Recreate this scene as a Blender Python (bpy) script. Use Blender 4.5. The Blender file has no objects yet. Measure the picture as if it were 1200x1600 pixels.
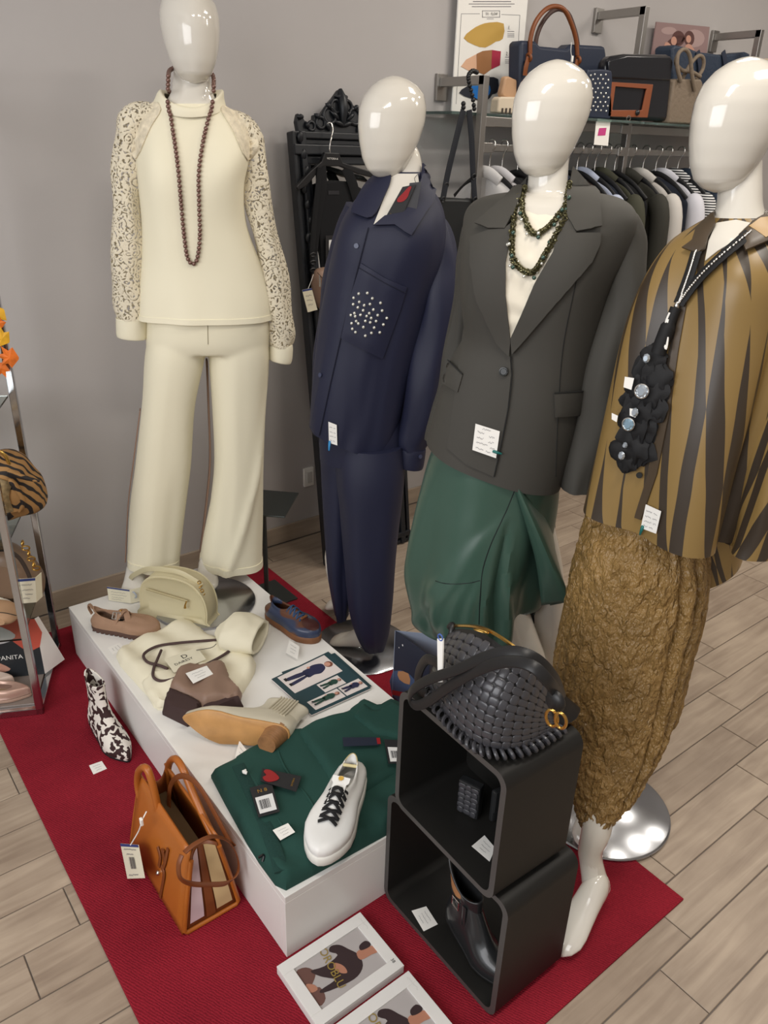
import bpy, bmesh, math, random
from math import sin, cos, pi, radians as RAD
from mathutils import Vector, Matrix, noise
from mathutils.bvhtree import BVHTree
from mathutils.geometry import delaunay_2d_cdt
random.seed(7)
SC = bpy.context.scene
COL = SC.collection
V = Vector

# ------------------------------------------------------------------ camera
FPX, PITCH, ROLL, YAW, HC = 1226.38, .440311, .033115, .672055, 1.6
F_ = V((sin(YAW)*cos(PITCH), cos(YAW)*cos(PITCH), -sin(PITCH)))
_r0 = V((cos(YAW), -sin(YAW), 0)); _u0 = _r0.cross(F_)
R_ = cos(ROLL)*_r0 + sin(ROLL)*_u0
U_ = -sin(ROLL)*_r0 + cos(ROLL)*_u0
EYE = V((0, 0, HC))
camd = bpy.data.cameras.new('camera'); cam = bpy.data.objects.new('camera', camd); COL.objects.link(cam)
camd.sensor_fit = 'HORIZONTAL'; camd.sensor_width = 36; camd.lens = FPX*36/1200; camd.clip_start = .02
mw = Matrix.Identity(4)
for i in range(3):
    mw[i][0], mw[i][1], mw[i][2], mw[i][3] = R_[i], U_[i], -F_[i], EYE[i]
cam.matrix_world = mw
SC.camera = cam

# ------------------------------------------------------------------ light
world = bpy.data.worlds.new('daylight'); SC.world = world; world.use_nodes = True
bg = world.node_tree.nodes['Background']; bg.inputs[0].default_value = (.93, .97, 1.0, 1); bg.inputs[1].default_value = .75
def area_light(name, loc, sx, sy, power, col=(1, 1, 1), rot=(0, 0, 0)):
    l = bpy.data.lights.new(name, 'AREA'); l.shape = 'RECTANGLE'; l.size = sx; l.size_y = sy; l.energy = power; l.color = col
    o = bpy.data.objects.new(name, l); COL.objects.link(o); o.location = loc; o.rotation_euler = rot
    return o
WARM = (1.0, .93, .84)
for i, (x, y) in enumerate(((.55, .35), (1.9, .35), (3.3, .35), (4.7, .35), (2.6, 1.55), (4.3, 1.55))):
    area_light('ceiling_panel_light', (x, y, 2.84), .6, .28, 11, WARM)
area_light('shop_window_light', (-1.7, .35, 2.0), 2.6, 1.4, 46, (.98, .98, 1.0), (RAD(80), 0, RAD(-72)))
vs = SC.view_settings
vs.view_transform = 'Standard'; vs.look = 'None'; vs.gamma = 1; vs.use_curve_mapping = False; vs.exposure = 0.38

# ------------------------------------------------------------------ pixel helpers (1200x1600 frame -> points in the place)
def ray(x, y): return R_*((x-600)/FPX) - U_*((y-800)/FPX) + F_
def atz(x, y, z=0.0): d = ray(x, y); return EYE + d*((z-HC)/d.z)
def aty(x, y, Y): d = ray(x, y); return EYE + d*(Y/d.y)
def atx(x, y, X): d = ray(x, y); return EYE + d*(X/d.x)
def atplane(x, y, p, n): d = ray(x, y); return EYE + d*((p-EYE).dot(n)/d.dot(n))
def mpp(p): return (p-EYE).dot(F_)/FPX       # metres per pixel at a point

# ------------------------------------------------------------------ materials
def lin(c):
    return tuple((v/255/12.92 if v/255 <= .04045 else ((v/255+.055)/1.055)**2.4) for v in c[:3])
MATS = {}
def mat(name, rgb, rough=.6, metal=0., var=0., vscale=6., bump=0., bscale=60., coat=0., sheen=0., trans=0., ior=1.45, spec=.5, alpha=1., stretch=None):
    if name in MATS: return MATS[name]
    m = bpy.data.materials.new(name); m.use_nodes = True; MATS[name] = m
    nt = m.node_tree; b = nt.nodes['Principled BSDF']; c = lin(rgb)
    b.inputs['Base Color'].default_value = (*c, 1); b.inputs['Roughness'].default_value = rough; b.inputs['Metallic'].default_value = metal
    b.inputs['Specular IOR Level'].default_value = spec; b.inputs['IOR'].default_value = ior
    b.inputs['Coat Weight'].default_value = coat; b.inputs['Sheen Weight'].default_value = sheen
    b.inputs['Transmission Weight'].default_value = trans; b.inputs['Alpha'].default_value = alpha
    if sheen: b.inputs['Sheen Roughness'].default_value = .5; b.inputs['Sheen Tint'].default_value = (*c, 1)
    if var or bump:
        tc = nt.nodes.new('ShaderNodeTexCoord'); src = tc.outputs['Object']
        if stretch:
            mp = nt.nodes.new('ShaderNodeMapping'); mp.inputs['Scale'].default_value = stretch
            nt.links.new(src, mp.inputs[0]); src = mp.outputs[0]
    if var:
        n = nt.nodes.new('ShaderNodeTexNoise'); n.inputs['Scale'].default_value = vscale; n.inputs['Detail'].default_value = 5
        nt.links.new(src, n.inputs[0])
        r = nt.nodes.new('ShaderNodeValToRGB'); r.color_ramp.elements[0].position = .3; r.color_ramp.elements[1].position = .7
        r.color_ramp.elements[0].color = (*[x*(1-var) for x in c], 1); r.color_ramp.elements[1].color = (*[min(1, x*(1+var)) for x in c], 1)
        nt.links.new(n.outputs[0], r.inputs[0]); nt.links.new(r.outputs[0], b.inputs['Base Color'])
    if bump:
        n = nt.nodes.new('ShaderNodeTexNoise'); n.inputs['Scale'].default_value = bscale; n.inputs['Detail'].default_value = 4
        nt.links.new(src, n.inputs[0]); bp = nt.nodes.new('ShaderNodeBump'); bp.inputs['Strength'].default_value = bump; bp.inputs['Distance'].default_value = .004
        nt.links.new(n.outputs[0], bp.inputs['Height']); nt.links.new(bp.outputs[0], b.inputs['Normal'])
    return m
def nodes_of(m):
    nt = m.node_tree; return nt, nt.nodes['Principled BSDF']
def ramp2(nt, fac, c0, c1, p0=.48, p1=.52):
    r = nt.nodes.new('ShaderNodeValToRGB'); r.color_ramp.elements[0].position = p0; r.color_ramp.elements[1].position = p1
    r.color_ramp.elements[0].color = (*lin(c0), 1); r.color_ramp.elements[1].color = (*lin(c1), 1)
    nt.links.new(fac, r.inputs[0]); return r
def mth(nt, op, a, b=None):
    n = nt.nodes.new('ShaderNodeMath'); n.operation = op
    for k, x in enumerate((a, b)):
        if x is None: continue
        if isinstance(x, (int, float)): n.inputs[k].default_value = x
        else: nt.links.new(x, n.inputs[k])
    return n.outputs[0]

# ------------------------------------------------------------------ things and parts
ORI = {}
def thing(name, label, cat, loc=(0, 0, 0), group=None, M=None):
    """an Empty at the thing's base; world mode (parts given in world coordinates) unless a matrix M is given"""
    o = bpy.data.objects.new(name, None); COL.objects.link(o); o.empty_display_size = .05
    if M is not None: o.matrix_world = M; ORI[o.name] = None
    else: o.location = loc; ORI[o.name] = V(loc)
    o['label'] = label; o['category'] = cat
    if group: o['group'] = group
    return o
def tag(o, label=None, cat=None, group=None, kind=None):
    if label: o['label'] = label
    if cat: o['category'] = cat
    if group: o['group'] = group
    if kind: o['kind'] = kind
    return o
def obj(name, verts, faces, m, parent=None, smooth=True, uvs=None, mats=None, fm=None, label=None, solid=0, bevel=0, sub=0, autos=58):
    org = ORI.get(parent.name) if parent is not None else None
    if parent is not None and parent.name in ORI and org is not None:
        verts = [V(v)-org for v in verts]
    me = bpy.data.meshes.new(name); me.from_pydata([tuple(v) for v in verts], [], [tuple(f) for f in faces]); me.update()
    if uvs:
        ul = me.uv_layers.new(name='uv')
        for l in me.loops: ul.data[l.index].uv = uvs[l.vertex_index]
    for mm in (mats or [m]): me.materials.append(mm)
    if fm:
        for p, k in zip(me.polygons, fm): p.material_index = k
    if smooth:
        for p in me.polygons: p.use_smooth = True
    o = bpy.data.objects.new(name, me); COL.objects.link(o)
    if parent is not None:
        o.parent = parent
        ORI[o.name] = org
    else: ORI[o.name] = None
    if label: o['label'] = label
    if bevel:
        md = o.modifiers.new('bevel', 'BEVEL'); md.width = bevel; md.segments = 2; md.limit_method = 'ANGLE'; md.angle_limit = RAD(40)
    if solid:
        md = o.modifiers.new('solid', 'SOLIDIFY'); md.thickness = solid; md.offset = 0
    if sub:
        md = o.modifiers.new('sub', 'SUBSURF'); md.levels = sub; md.render_levels = sub
    if autos is not None and smooth:
        me.set_sharp_from_angle(angle=RAD(autos))
    return o
def inst(name, me, M, parent, label=None):
    """a part sharing mesh data; M in the parent's space (world space for a world-mode parent)"""
    o = bpy.data.objects.new(name, me); COL.objects.link(o)
    if parent is not None:
        org = ORI.get(parent.name)
        if org is not None: M = Matrix.Translation(-org) @ M
        o.parent = parent
    o.matrix_basis = M
    if label: o['label'] = label
    return o
class G:
    """collects geometry"""
    def __init__(s): s.v = []; s.f = []; s.m = []
    def add(s, vf, k=0):
        o = len(s.v); s.v += list(vf[0]); s.f += [tuple(i+o for i in f) for f in vf[1]]; s.m += [k]*len(vf[1]); return s
    @property
    def vf(s): return s.v, s.f
def xf(vf, M): return [M @ V(v) for v in vf[0]], vf[1]
def box(cx, cy, cz, sx, sy, sz):
    v = [V((cx+sx/2*i, cy+sy/2*j, cz+sz/2*k)) for i in (-1, 1) for j in (-1, 1) for k in (-1, 1)]
    return v, [(0, 1, 3, 2), (4, 6, 7, 5), (0, 4, 5, 1), (2, 3, 7, 6), (0, 2, 6, 4), (1, 5, 7, 3)]
def boxp(a, b): return box(*((a[i]+b[i])/2 for i in range(3)), *(abs(b[i]-a[i]) for i in range(3)))
def cat(tab, t, per=False):
    """Catmull-Rom through equally weighted rows, t in 0..1"""
    n = len(tab); x = t*(n-1); i = min(int(x), n-2); u = x-i
    p = [tab[max(0, min(n-1, i+k))] for k in (-1, 0, 1, 2)]
    if isinstance(p[0], (int, float)): p = [(q,) for q in p]
    r = []
    for a, b, c, d in zip(*p):
        r.append(.5*((2*b)+(-a+c)*u+(2*a-5*b+4*c-d)*u*u+(-a+3*b-3*c+d)*u**3))
    return r
def curve(pts, n):
    return [V(cat([tuple(p) for p in pts], i/(n-1))) for i in range(n)]
def lerp_tab(tab, x):
    if x <= tab[0][0]: return tab[0][1:]
    for a, b in zip(tab, tab[1:]):
        if x <= b[0]:
            u = (x-a[0])/(b[0]-a[0]); return [p+(q-p)*u for p, q in zip(a[1:], b[1:])]
    return tab[-1][1:]
def loft(rings, caps=(True, True), close=True):
    n = len(rings[0]); v = [p for r in rings for p in r]; f = []
    for i in range(len(rings)-1):
        for j in range(n if close else n-1):
            a = i*n+j; b = i*n+(j+1) % n; f.append((a, b, b+n, a+n))
    if caps[0]: f.append(tuple(range(n))[::-1])
    if caps[1]: f.append(tuple(range((len(rings)-1)*n, len(rings)*n)))
    return v, f
def frames(path, up=None):
    T = []
    for i in range(len(path)):
        a = path[max(0, i-1)]; b = path[min(len(path)-1, i+1)]; t = (V(b)-V(a))
        T.append(t.normalized() if t.length > 1e-9 else (T[-1] if T else V((0, 0, 1))))
    N = []
    for i, t in enumerate(T):
        if up is not None:
            u = V(up[i]) if isinstance(up, list) else V(up)
            n = (u-t*u.dot(t)); n = n.normalized() if n.length > 1e-6 else N[-1]
        elif i == 0:
            n = t.orthogonal().normalized()
        else:
            n = N[-1]-t*N[-1].dot(t); n.normalize()
        N.append(n)
    return T, N
def tube(path, rad, n=8, up=None, flat=None, caps=True, closed=False):
    """rad: number or list; flat=(a,b) scales along side and up"""
    path = [V(p) for p in path]
    if closed: path = path+[path[0]]
    T, N = frames(path, up); rings = []
    for i, p in enumerate(path):
        r = rad[min(i, len(rad)-1)] if isinstance(rad, (list, tuple)) else rad
        s = T[i].cross(N[i]); fa, fb = flat or (1, 1)
        rings.append([p+s*(r*fa*cos(2*pi*k/n))+N[i]*(r*fb*sin(2*pi*k/n)) for k in range(n)])
    return loft(rings, (caps, caps))
def ribbon(path, w, t, up):
    """flat strap with a rounded-box section; w width, t thickness"""
    path = [V(p) for p in path]; T, N = frames(path, up); rings = []
    for i, p in enumerate(path):
        ww = w[min(i, len(w)-1)] if isinstance(w, (list, tuple)) else w
        s = T[i].cross(N[i]); q = []
        for a, b in ((-.5, -.3), (-.42, -.5), (.42, -.5), (.5, -.3), (.5, .3), (.42, .5), (-.42, .5), (-.5, .3)):
            q.append(p+s*(ww*a)+N[i]*(t*b))
        rings.append(q)
    return loft(rings)
def sphere(c, r, n=10, m=7, sc=(1, 1, 1)):
    v = []; f = []; c = V(c)
    for i in range(m+1):
        a = pi*i/m
        for j in range(n):
            b = 2*pi*j/n; v.append(c+V((r*sc[0]*sin(a)*cos(b), r*sc[1]*sin(a)*sin(b), r*sc[2]*cos(a))))
    for i in range(m):
        for j in range(n):
            a = i*n+j; b = i*n+(j+1) % n; f.append((a, a+n, b+n, b))
    return v, f
def torus(c, R, r, ax=(0, 0, 1), n=16, m=6, sc=(1, 1)):
    q = V(ax).normalized().to_track_quat('Z', 'Y')
    return tube([V(c)+q @ V((R*sc[0]*cos(2*pi*i/n), R*sc[1]*sin(2*pi*i/n), 0)) for i in range(n)], r, m, caps=False, closed=True)
def cyl(a, b, r, n=16, r2=None):
    return tube([V(a), V(b)], [r, r2 if r2 is not None else r], n)
def prism(poly, ext):
    """polygon of 3D points extruded by vector ext"""
    n = len(poly); ext = V(ext); v = [V(p) for p in poly]+[V(p)+ext for p in poly]
    f = [tuple(range(n)), tuple(range(2*n-1, n-1, -1))]+[(i, i+n, (i+1) % n+n, (i+1) % n) for i in range(n)]
    return v, f
def smoothpoly(pts, k=4):
    n = len(pts); out = []
    for i in range(n):
        p = [pts[(i+d) % n] for d in (-1, 0, 1, 2)]
        for s in range(k):
            u = s/k
            out.append(tuple(.5*((2*b)+(-a+c)*u+(2*a-5*b+4*c-d)*u*u+(-a+3*b-3*c+d)*u**3) for a, b, c, d in zip(*p)))
    return out
def inpoly(x, y, P):
    c = False; j = len(P)-1
    for i in range(len(P)):
        if (P[i][1] > y) != (P[j][1] > y) and x < (P[j][0]-P[i][0])*(y-P[i][1])/(P[j][1]-P[i][1])+P[i][0]: c = not c
        j = i
    return c
def trig(poly, step):
    """triangulate a 2D polygon with inner grid points; -> verts2d, faces, boundary distances"""
    P = []
    for a, b in zip(poly, poly[1:]+poly[:1]):
        d = math.hypot(b[0]-a[0], b[1]-a[1]); k = max(1, int(d/step))
        for s in range(k): P.append((a[0]+(b[0]-a[0])*s/k, a[1]+(b[1]-a[1])*s/k))
    nb = len(P); x0 = min(p[0] for p in P); x1 = max(p[0] for p in P); y0 = min(p[1] for p in P); y1 = max(p[1] for p in P)
    def bd(x, y):
        m = 1e9
        for a, b in zip(P, P[1:]+P[:1]):
            dx, dy = b[0]-a[0], b[1]-a[1]; L = dx*dx+dy*dy or 1e-12; u = max(0, min(1, ((x-a[0])*dx+(y-a[1])*dy)/L))
            m = min(m, math.hypot(x-a[0]-u*dx, y-a[1]-u*dy))
        return m
    pts = list(P); dist = [0.]*nb; y = y0+step/2; r = 0
    while y < y1:
        x = x0+step*(.5 if r % 2 else .25)
        while x < x1:
            if inpoly(x, y, P):
                d = bd(x, y)
                if d > step*.45: pts.append((x, y)); dist.append(d)
            x += step
        y += step*.866; r += 1
    res = delaunay_2d_cdt([V(p) for p in pts], [(i, (i+1) % nb) for i in range(nb)], [], 1, 1e-7)
    vv, ff = res[0], res[2]; orig = res[3]
    dd = [dist[o[0]] if o else 0. for o in orig]
    ff = [f for f in ff if inpoly(sum(vv[i].x for i in f)/3, sum(vv[i].y for i in f)/3, P)]
    return [(p.x, p.y) for p in vv], ff, dd
def slab(poly, z0, T, edge, step=.012, fold=None):
    """soft folded cloth: rounded-edge height field over a world-xy polygon"""
    v2, f, d = trig(poly, step); n = len(v2); v = []
    for (x, y), b in zip(v2, d):
        q = min(1, b/edge); h = T*(.25+.75*math.sqrt(max(0, 1-(1-q)**2)))
        if fold: h += fold(x, y)*min(1, b/edge*1.2)
        v.append(V((x, y, z0+max(h, .002))))
    v += [V((x, y, z0)) for x, y in v2]
    cnt = {}
    for a, b, c in f:
        for e in ((a, b), (b, c), (c, a)): cnt[e] = cnt.get(e, 0)+1
    ff = list(f)+[(a+n, c+n, b+n) for a, b, c in f]
    for (a, b) in list(cnt):
        if (b, a) not in cnt: ff.append((b, a, a+n, b+n))
    return v, ff
def bvh(*vfs):
    g = G()
    for x in vfs: g.add(x)
    return BVHTree.FromPolygons(g.v, g.f)
def hit(B, x, y, off=0.):
    d = ray(x, y).normalized(); h = B.ray_cast(EYE, d)
    if h[0] is None: return None, None
    n = h[1] if h[1].dot(d) < 0 else -h[1]
    return h[0]+n*off, n
def patch(B, poly, off, step=6, th=.002, bulge=0., edge=20, fallback=None):
    """a cloth piece lying on a surface: pixel polygon laid onto B, thickness th"""
    v2, f, dd = trig(poly, step); H = []
    for (x, y) in v2:
        p, n = hit(B, x, y, 0); H.append((p, n))
    good = [i for i, h in enumerate(H) if h[0] is not None]
    if not good: raise RuntimeError('patch misses its surface')
    v = []; N = []
    for i, (x, y) in enumerate(v2):
        p, n = H[i]
        if p is None:
            k = min(good, key=lambda j: (v2[j][0]-x)**2+(v2[j][1]-y)**2); n = H[k][1]
            nn = -F_; p = atplane(x, y, H[k][0], nn); n = nn
        o = off+(bulge*min(1, dd[i]/edge) if bulge else 0)
        v.append(p+n*o); N.append(n)
    m = len(v); w = v+[p-n*th for p, n in zip(v, N)]
    # face the camera
    ff = []
    for a, b, c in f:
        if (v[b]-v[a]).cross(v[c]-v[a]).dot(v[a]-EYE) > 0: a, b = b, a
        ff.append((a, b, c))
    cnt = set()
    for a, b, c in ff: cnt |= {(a, b), (b, c), (c, a)}
    out = list(ff)+[(a+m, c+m, b+m) for a, b, c in ff]+[(b, a, a+m, b+m) for (a, b) in cnt if (b, a) not in cnt]
    return w, out
_txt = {}
def text_vf(s, size, font_w=1.0, depth=0.):
    key = s
    if key not in _txt:
        cu = bpy.data.curves.new('t', 'FONT'); cu.body = s; cu.align_x = 'CENTER'; cu.align_y = 'CENTER'; cu.size = 1; cu.resolution_u = 3
        o = bpy.data.objects.new('t', cu); COL.objects.link(o); bpy.context.view_layer.update()
        me = bpy.data.meshes.new_from_object(o.evaluated_get(bpy.context.evaluated_depsgraph_get()))
        _txt[key] = ([v.co.copy() for v in me.vertices], [tuple(p.vertices) for p in me.polygons])
        bpy.data.objects.remove(o); bpy.data.curves.remove(cu); bpy.data.meshes.remove(me)
    v, f = _txt[key]
    return [V((p.x*size*font_w, p.y*size, 0)) for p in v], f
def onquad(q, u, w, off=0.):
    """bilinear point in a 3D quad q = (bottom-left, bottom-right, top-right, top-left), offset along its normal"""
    a, b, c, d = (V(p) for p in q); n = (b-a).cross(d-a).normalized()
    return a*(1-u)*(1-w)+b*u*(1-w)+c*u*w+d*(1-u)*w+n*off
def scribbles(q, rows, off=.0006, k=.035, seed=1):
    """illegible pen lines on a tag: thin zigzag strokes; rows = (u0,u1,w)"""
    r = random.Random(seed); g = G()
    for u0, u1, w in rows:
        pts = []; u = u0
        while u < u1:
            pts.append((u, w+r.uniform(-1, 1)*k)); u += r.uniform(.012, .03)
        for (a, b), (c, d) in zip(pts, pts[1:]):
            t = .009
            g.add(([onquad(q, a, b-t, off), onquad(q, c, d-t, off), onquad(q, c, d+t, off), onquad(q, a, b+t, off)], [(0, 1, 2, 3)]))
    return g.vf
def quad_plate(q, th):
    n = (V(q[1])-V(q[0])).cross(V(q[3])-V(q[0])).normalized()
    return prism([V(p) for p in q], -n*th)
def text_on(q, s, cu, cw, size, off=.0006, ang=0, fw=1.0):
    """lettering on a quad; size in units of quad height; orthonormal to the quad's axes"""
    a, b, c, d = (V(p) for p in q); ex = (b-a).normalized(); n = ex.cross(d-a).normalized(); ey = n.cross(ex)
    h = (d-a).length; v, f = text_vf(s, size*h, fw); o = onquad(q, cu, cw, off); ca, sa = cos(ang), sin(ang)
    return [o+ex*(p.x*ca-p.y*sa)+ey*(p.x*sa+p.y*ca) for p in v], f
def poly_on(q, pts, off):
    return [onquad(q, u, w, off) for u, w in pts], [tuple(range(len(pts)))]
def printed(name, q, layers, parent):
    """flat print: layers = [(material, [polygons in quad uv])] each a hair above the last"""
    g = G(); ms = []
    for k, (m, polys) in enumerate(layers):
        ms.append(m)
        for P in polys:
            g.add(poly_on(q, P, .0004+.00025*k), k)
    return obj(name, g.v, g.f, None, parent, smooth=False, mats=ms, fm=g.m)
def rect(u0, w0, u1, w1): return [(u0, w0), (u1, w0), (u1, w1), (u0, w1)]
def ell(u, w, a, b, n=16, ang=0):
    return [(u+a*cos(t)*cos(ang)-b*sin(t)*sin(ang), w+a*cos(t)*sin(ang)+b*sin(t)*cos(ang)) for t in (2*pi*i/n for i in range(n))]

# common materials
m_white = mat('gloss_mannequin_white', (216, 211, 200), .12, coat=.5, spec=.5)
m_paper = mat('paper', (240, 238, 232), .7)
m_ink = mat('ink', (120, 118, 122), .8)
m_black_ink = mat('black_ink', (25, 25, 28), .7)
m_chrome = mat('chrome', (200, 202, 205), .16, 1.0, var=.08, vscale=3)
m_steel = mat('brushed_steel', (165, 162, 158), .38, 1.0, bump=.05, bscale=200)
m_gold = mat('gold_metal', (205, 165, 90), .25, 1.0)
m_silver = mat('silver_metal', (215, 213, 208), .2, 1.0)
m_blackm = mat('black_metal', (22, 23, 25), .4)
m_tealclip = mat('teal_plastic', (30, 105, 100), .4)

# ------------------------------------------------------------------ the setting
WALLY = 2.67
def struct(name, vf, m, smooth=False, **k):
    o = obj(name, vf[0], vf[1], m, None, smooth=smooth, **k); o['kind'] = 'structure'; return o
m_wall = mat('wall_paint', (182, 178, 176), .85, var=.03, vscale=2, bump=.03, bscale=300)
m_ceil = mat('ceiling_paint', (225, 224, 220), .9)
struct('wall_back', boxp((-3.2, WALLY, -.02), (6.6, WALLY+.1, 2.9)), m_wall)
struct('wall_right', boxp((6.5, -3.0, -.02), (6.6, WALLY, 2.9)), m_wall)
struct('wall_front_light_block', boxp((-3.2, -1.4, -.02), (6.6, -1.3, 2.9)), m_wall)  # unseen wall added to block sky light from behind the camera
struct('wall_left_light_block', boxp((-3.3, -1.4, -.02), (-3.2, WALLY, .75)), m_wall)  # low unseen riser, added to darken the lower back wall
struct('ceiling', boxp((-3.2, -1.4, 2.88), (6.6, WALLY, 2.95)), m_ceil)
m_grout = mat('grout', (112, 103, 96), .9)
floor = struct('floor', boxp((-3.2, -3.0, -.06), (6.6, WALLY, -.0035)), m_grout)
struct('ground_outside_dimmer', boxp((-30, -30, -.12), (-3.2, 30, -.06)), mat('unseen_paving', (120, 116, 110), .9))  # unseen ground added to cut the world light from below
# wood-look tiles
m_plank = mat('wood_look_tile', (176, 160, 142), .42, spec=.4)
nt, b = nodes_of(m_plank)
oi = nt.nodes.new('ShaderNodeObjectInfo'); tc = nt.nodes.new('ShaderNodeTexCoord')
add = nt.nodes.new('ShaderNodeVectorMath'); add.operation = 'ADD'
sc_ = nt.nodes.new('ShaderNodeVectorMath'); sc_.operation = 'SCALE'; sc_.inputs[3].default_value = 9.0
comb = nt.nodes.new('ShaderNodeCombineXYZ'); nt.links.new(oi.outputs['Random'], comb.inputs[0]); nt.links.new(oi.outputs['Random'], comb.inputs[1])
nt.links.new(comb.outputs[0], sc_.inputs[0]); nt.links.new(tc.outputs['Object'], add.inputs[0]); nt.links.new(sc_.outputs[0], add.inputs[1])
mp = nt.nodes.new('ShaderNodeMapping'); mp.inputs['Scale'].default_value = (3, 34, 1); nt.links.new(add.outputs[0], mp.inputs[0])
n1 = nt.nodes.new('ShaderNodeTexNoise'); n1.inputs['Scale'].default_value = 1.2; n1.inputs['Detail'].default_value = 7; n1.inputs['Distortion'].default_value = .8; nt.links.new(mp.outputs[0], n1.inputs[0])
n2 = nt.nodes.new('ShaderNodeTexNoise'); n2.inputs['Scale'].default_value = 6; n2.inputs['Detail'].default_value = 4; nt.links.new(add.outputs[0], n2.inputs[0])
mixv = mth(nt, 'ADD', mth(nt, 'MULTIPLY', n1.outputs[0], .6), mth(nt, 'MULTIPLY', n2.outputs[0], .4))
mixv = mth(nt, 'ADD', mixv, mth(nt, 'MULTIPLY', mth(nt, 'SUBTRACT', oi.outputs['Random'], .5), .12))
r = ramp2(nt, mixv, (138, 121, 105), (178, 161, 142), .30, .68); nt.links.new(r.outputs[0], b.inputs['Base Color'])
PW, PL = .1202, .4808
gp = .0028
g = box(0, 0, -.003, PL-gp, PW-gp, .006)
me_plank = None; rows = []
def plank_mesh(x0, x1):
    o = obj('plank', *box(0, 0, -.003, x1-x0-gp, PW-gp, .006), m_plank, None, smooth=False)
    bm = bmesh.new(); bm.from_mesh(o.data); bmesh.ops.bevel(bm, geom=[e for e in bm.edges if all(v.co.z > -.001 for v in e.verts)], offset=.0012, segments=1, affect='EDGES'); bm.to_mesh(o.data); bm.free()
    me = o.data; bpy.data.objects.remove(o); return me
me_plank = plank_mesh(0, PL)
for k in range(-1, 19):
    y = .3675+PW*(k+.5); off = .23+.1202*k
    xmin = -.1 if k > 3 else (.55 if k > 1 else .8)
    xmax = 3.0 if k < 5 else 4.6
    i = math.ceil((xmin-PL-off)/PL)
    while off+i*PL < xmax:
        xc = off+(i+.5)*PL; i += 1
        if k > 2 and k < 17 and xc-PL/2 > .26 and xc+PL/2 < 1.37: continue      # wholly under the carpet
        inst('plank', me_plank, Matrix.Translation((xc, y, 0)), floor)
g = G(); gx = G()
for k in range(-24, 19):      # the rest of the floor, beyond the planks picked out above
    y = .3675+PW*(k+.5); off = .23+.1202*k
    for i in range(-8, 15):
        xc = off+(i+.5)*PL
        if xc < -3.1 or xc > 6.4: continue
        xmin = -.1 if k > 3 else (.55 if k > 1 else .8); xmax = 3.0 if k < 5 else 4.6
        if k >= -1 and xc-PL/2 > xmin-PL-1e-6 and xc-PL/2 < xmax: continue
        g.add(box(xc, y, -.0035, PL-gp, PW-gp, .006))
o = obj('plank_field', *g.vf, m_plank, floor, smooth=False); o['kind'] = 'stuff'
# skirting of the same tile
m_skirt = mat('skirting_tile', (172, 156, 138), .4, var=.15, vscale=4, stretch=(1, 6, 6))
sk = bpy.data.objects.new('baseboard_back', None); COL.objects.link(sk); sk['kind'] = 'structure'; ORI[sk.name] = V((0, 0, 0))
x = -1.0
while x < 4.9:
    obj('skirting_tile', *boxp((x+.001, WALLY-.012, 0), (x+.479, WALLY, .078)), m_skirt, sk, smooth=False, bevel=.0015); x += .481
# red carpet runner
m_red = mat('red_carpet_ribbed', (163, 26, 44), .9, spec=.2)
nt, b = nodes_of(m_red); tc = nt.nodes.new('ShaderNodeTexCoord')
w = nt.nodes.new('ShaderNodeTexWave'); w.inputs['Scale'].default_value = 85; w.inputs['Distortion'].default_value = 3.0; w.inputs['Detail'].default_value = 1; w.bands_direction = 'DIAGONAL'
mp = nt.nodes.new('ShaderNodeMapping'); mp.inputs['Rotation'].default_value = (0, 0, RAD(20)); nt.links.new(tc.outputs['Object'], mp.inputs[0]); nt.links.new(mp.outputs[0], w.inputs[0])
n1 = nt.nodes.new('ShaderNodeTexNoise'); n1.inputs['Scale'].default_value = 300; nt.links.new(tc.outputs['Object'], n1.inputs[0])
n2 = nt.nodes.new('ShaderNodeTexNoise'); n2.inputs['Scale'].default_value = 5; nt.links.new(tc.outputs['Object'], n2.inputs[0])
hsum = mth(nt, 'ADD', mth(nt, 'MULTIPLY', w.outputs['Fac'], .32), mth(nt, 'MULTIPLY', n1.outputs[0], .68))
csum = mth(nt, 'ADD', mth(nt, 'MULTIPLY', hsum, .6), mth(nt, 'MULTIPLY', n2.outputs[0], .4))
r = ramp2(nt, csum, (108, 18, 32), (154, 34, 49), .3, .7); nt.links.new(r.outputs[0], b.inputs['Base Color'])
bp = nt.nodes.new('ShaderNodeBump'); bp.inputs['Strength'].default_value = .7; bp.inputs['Distance'].default_value = .003; nt.links.new(hsum, bp.inputs['Height']); nt.links.new(bp.outputs[0], b.inputs['Normal'])
o = obj('carpet_runner', *boxp((.25, .556, 0), (1.386, 2.525, .006)), m_red, None, smooth=False, bevel=.002)
tag(o, 'red ribbed carpet runner lying on the tiled floor', 'carpet')
# wall sockets low on the wall
for (px, py, lab) in ((482, 745, 'white wall socket low on the grey wall beside the black mirror'),):
    p = aty(px, py, WALLY-.004); t = thing('wall_socket', lab, 'socket', tuple(p))
    obj('cover_plate', *box(p.x, p.y, p.z, .05, .012, .085), m_paper, t, smooth=False, bevel=.003)
    obj('socket_insert', *box(p.x, p.y-.008, p.z, .026, .006, .05), mat('socket_grey', (205, 203, 198), .5), t, smooth=False, bevel=.002)

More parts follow.
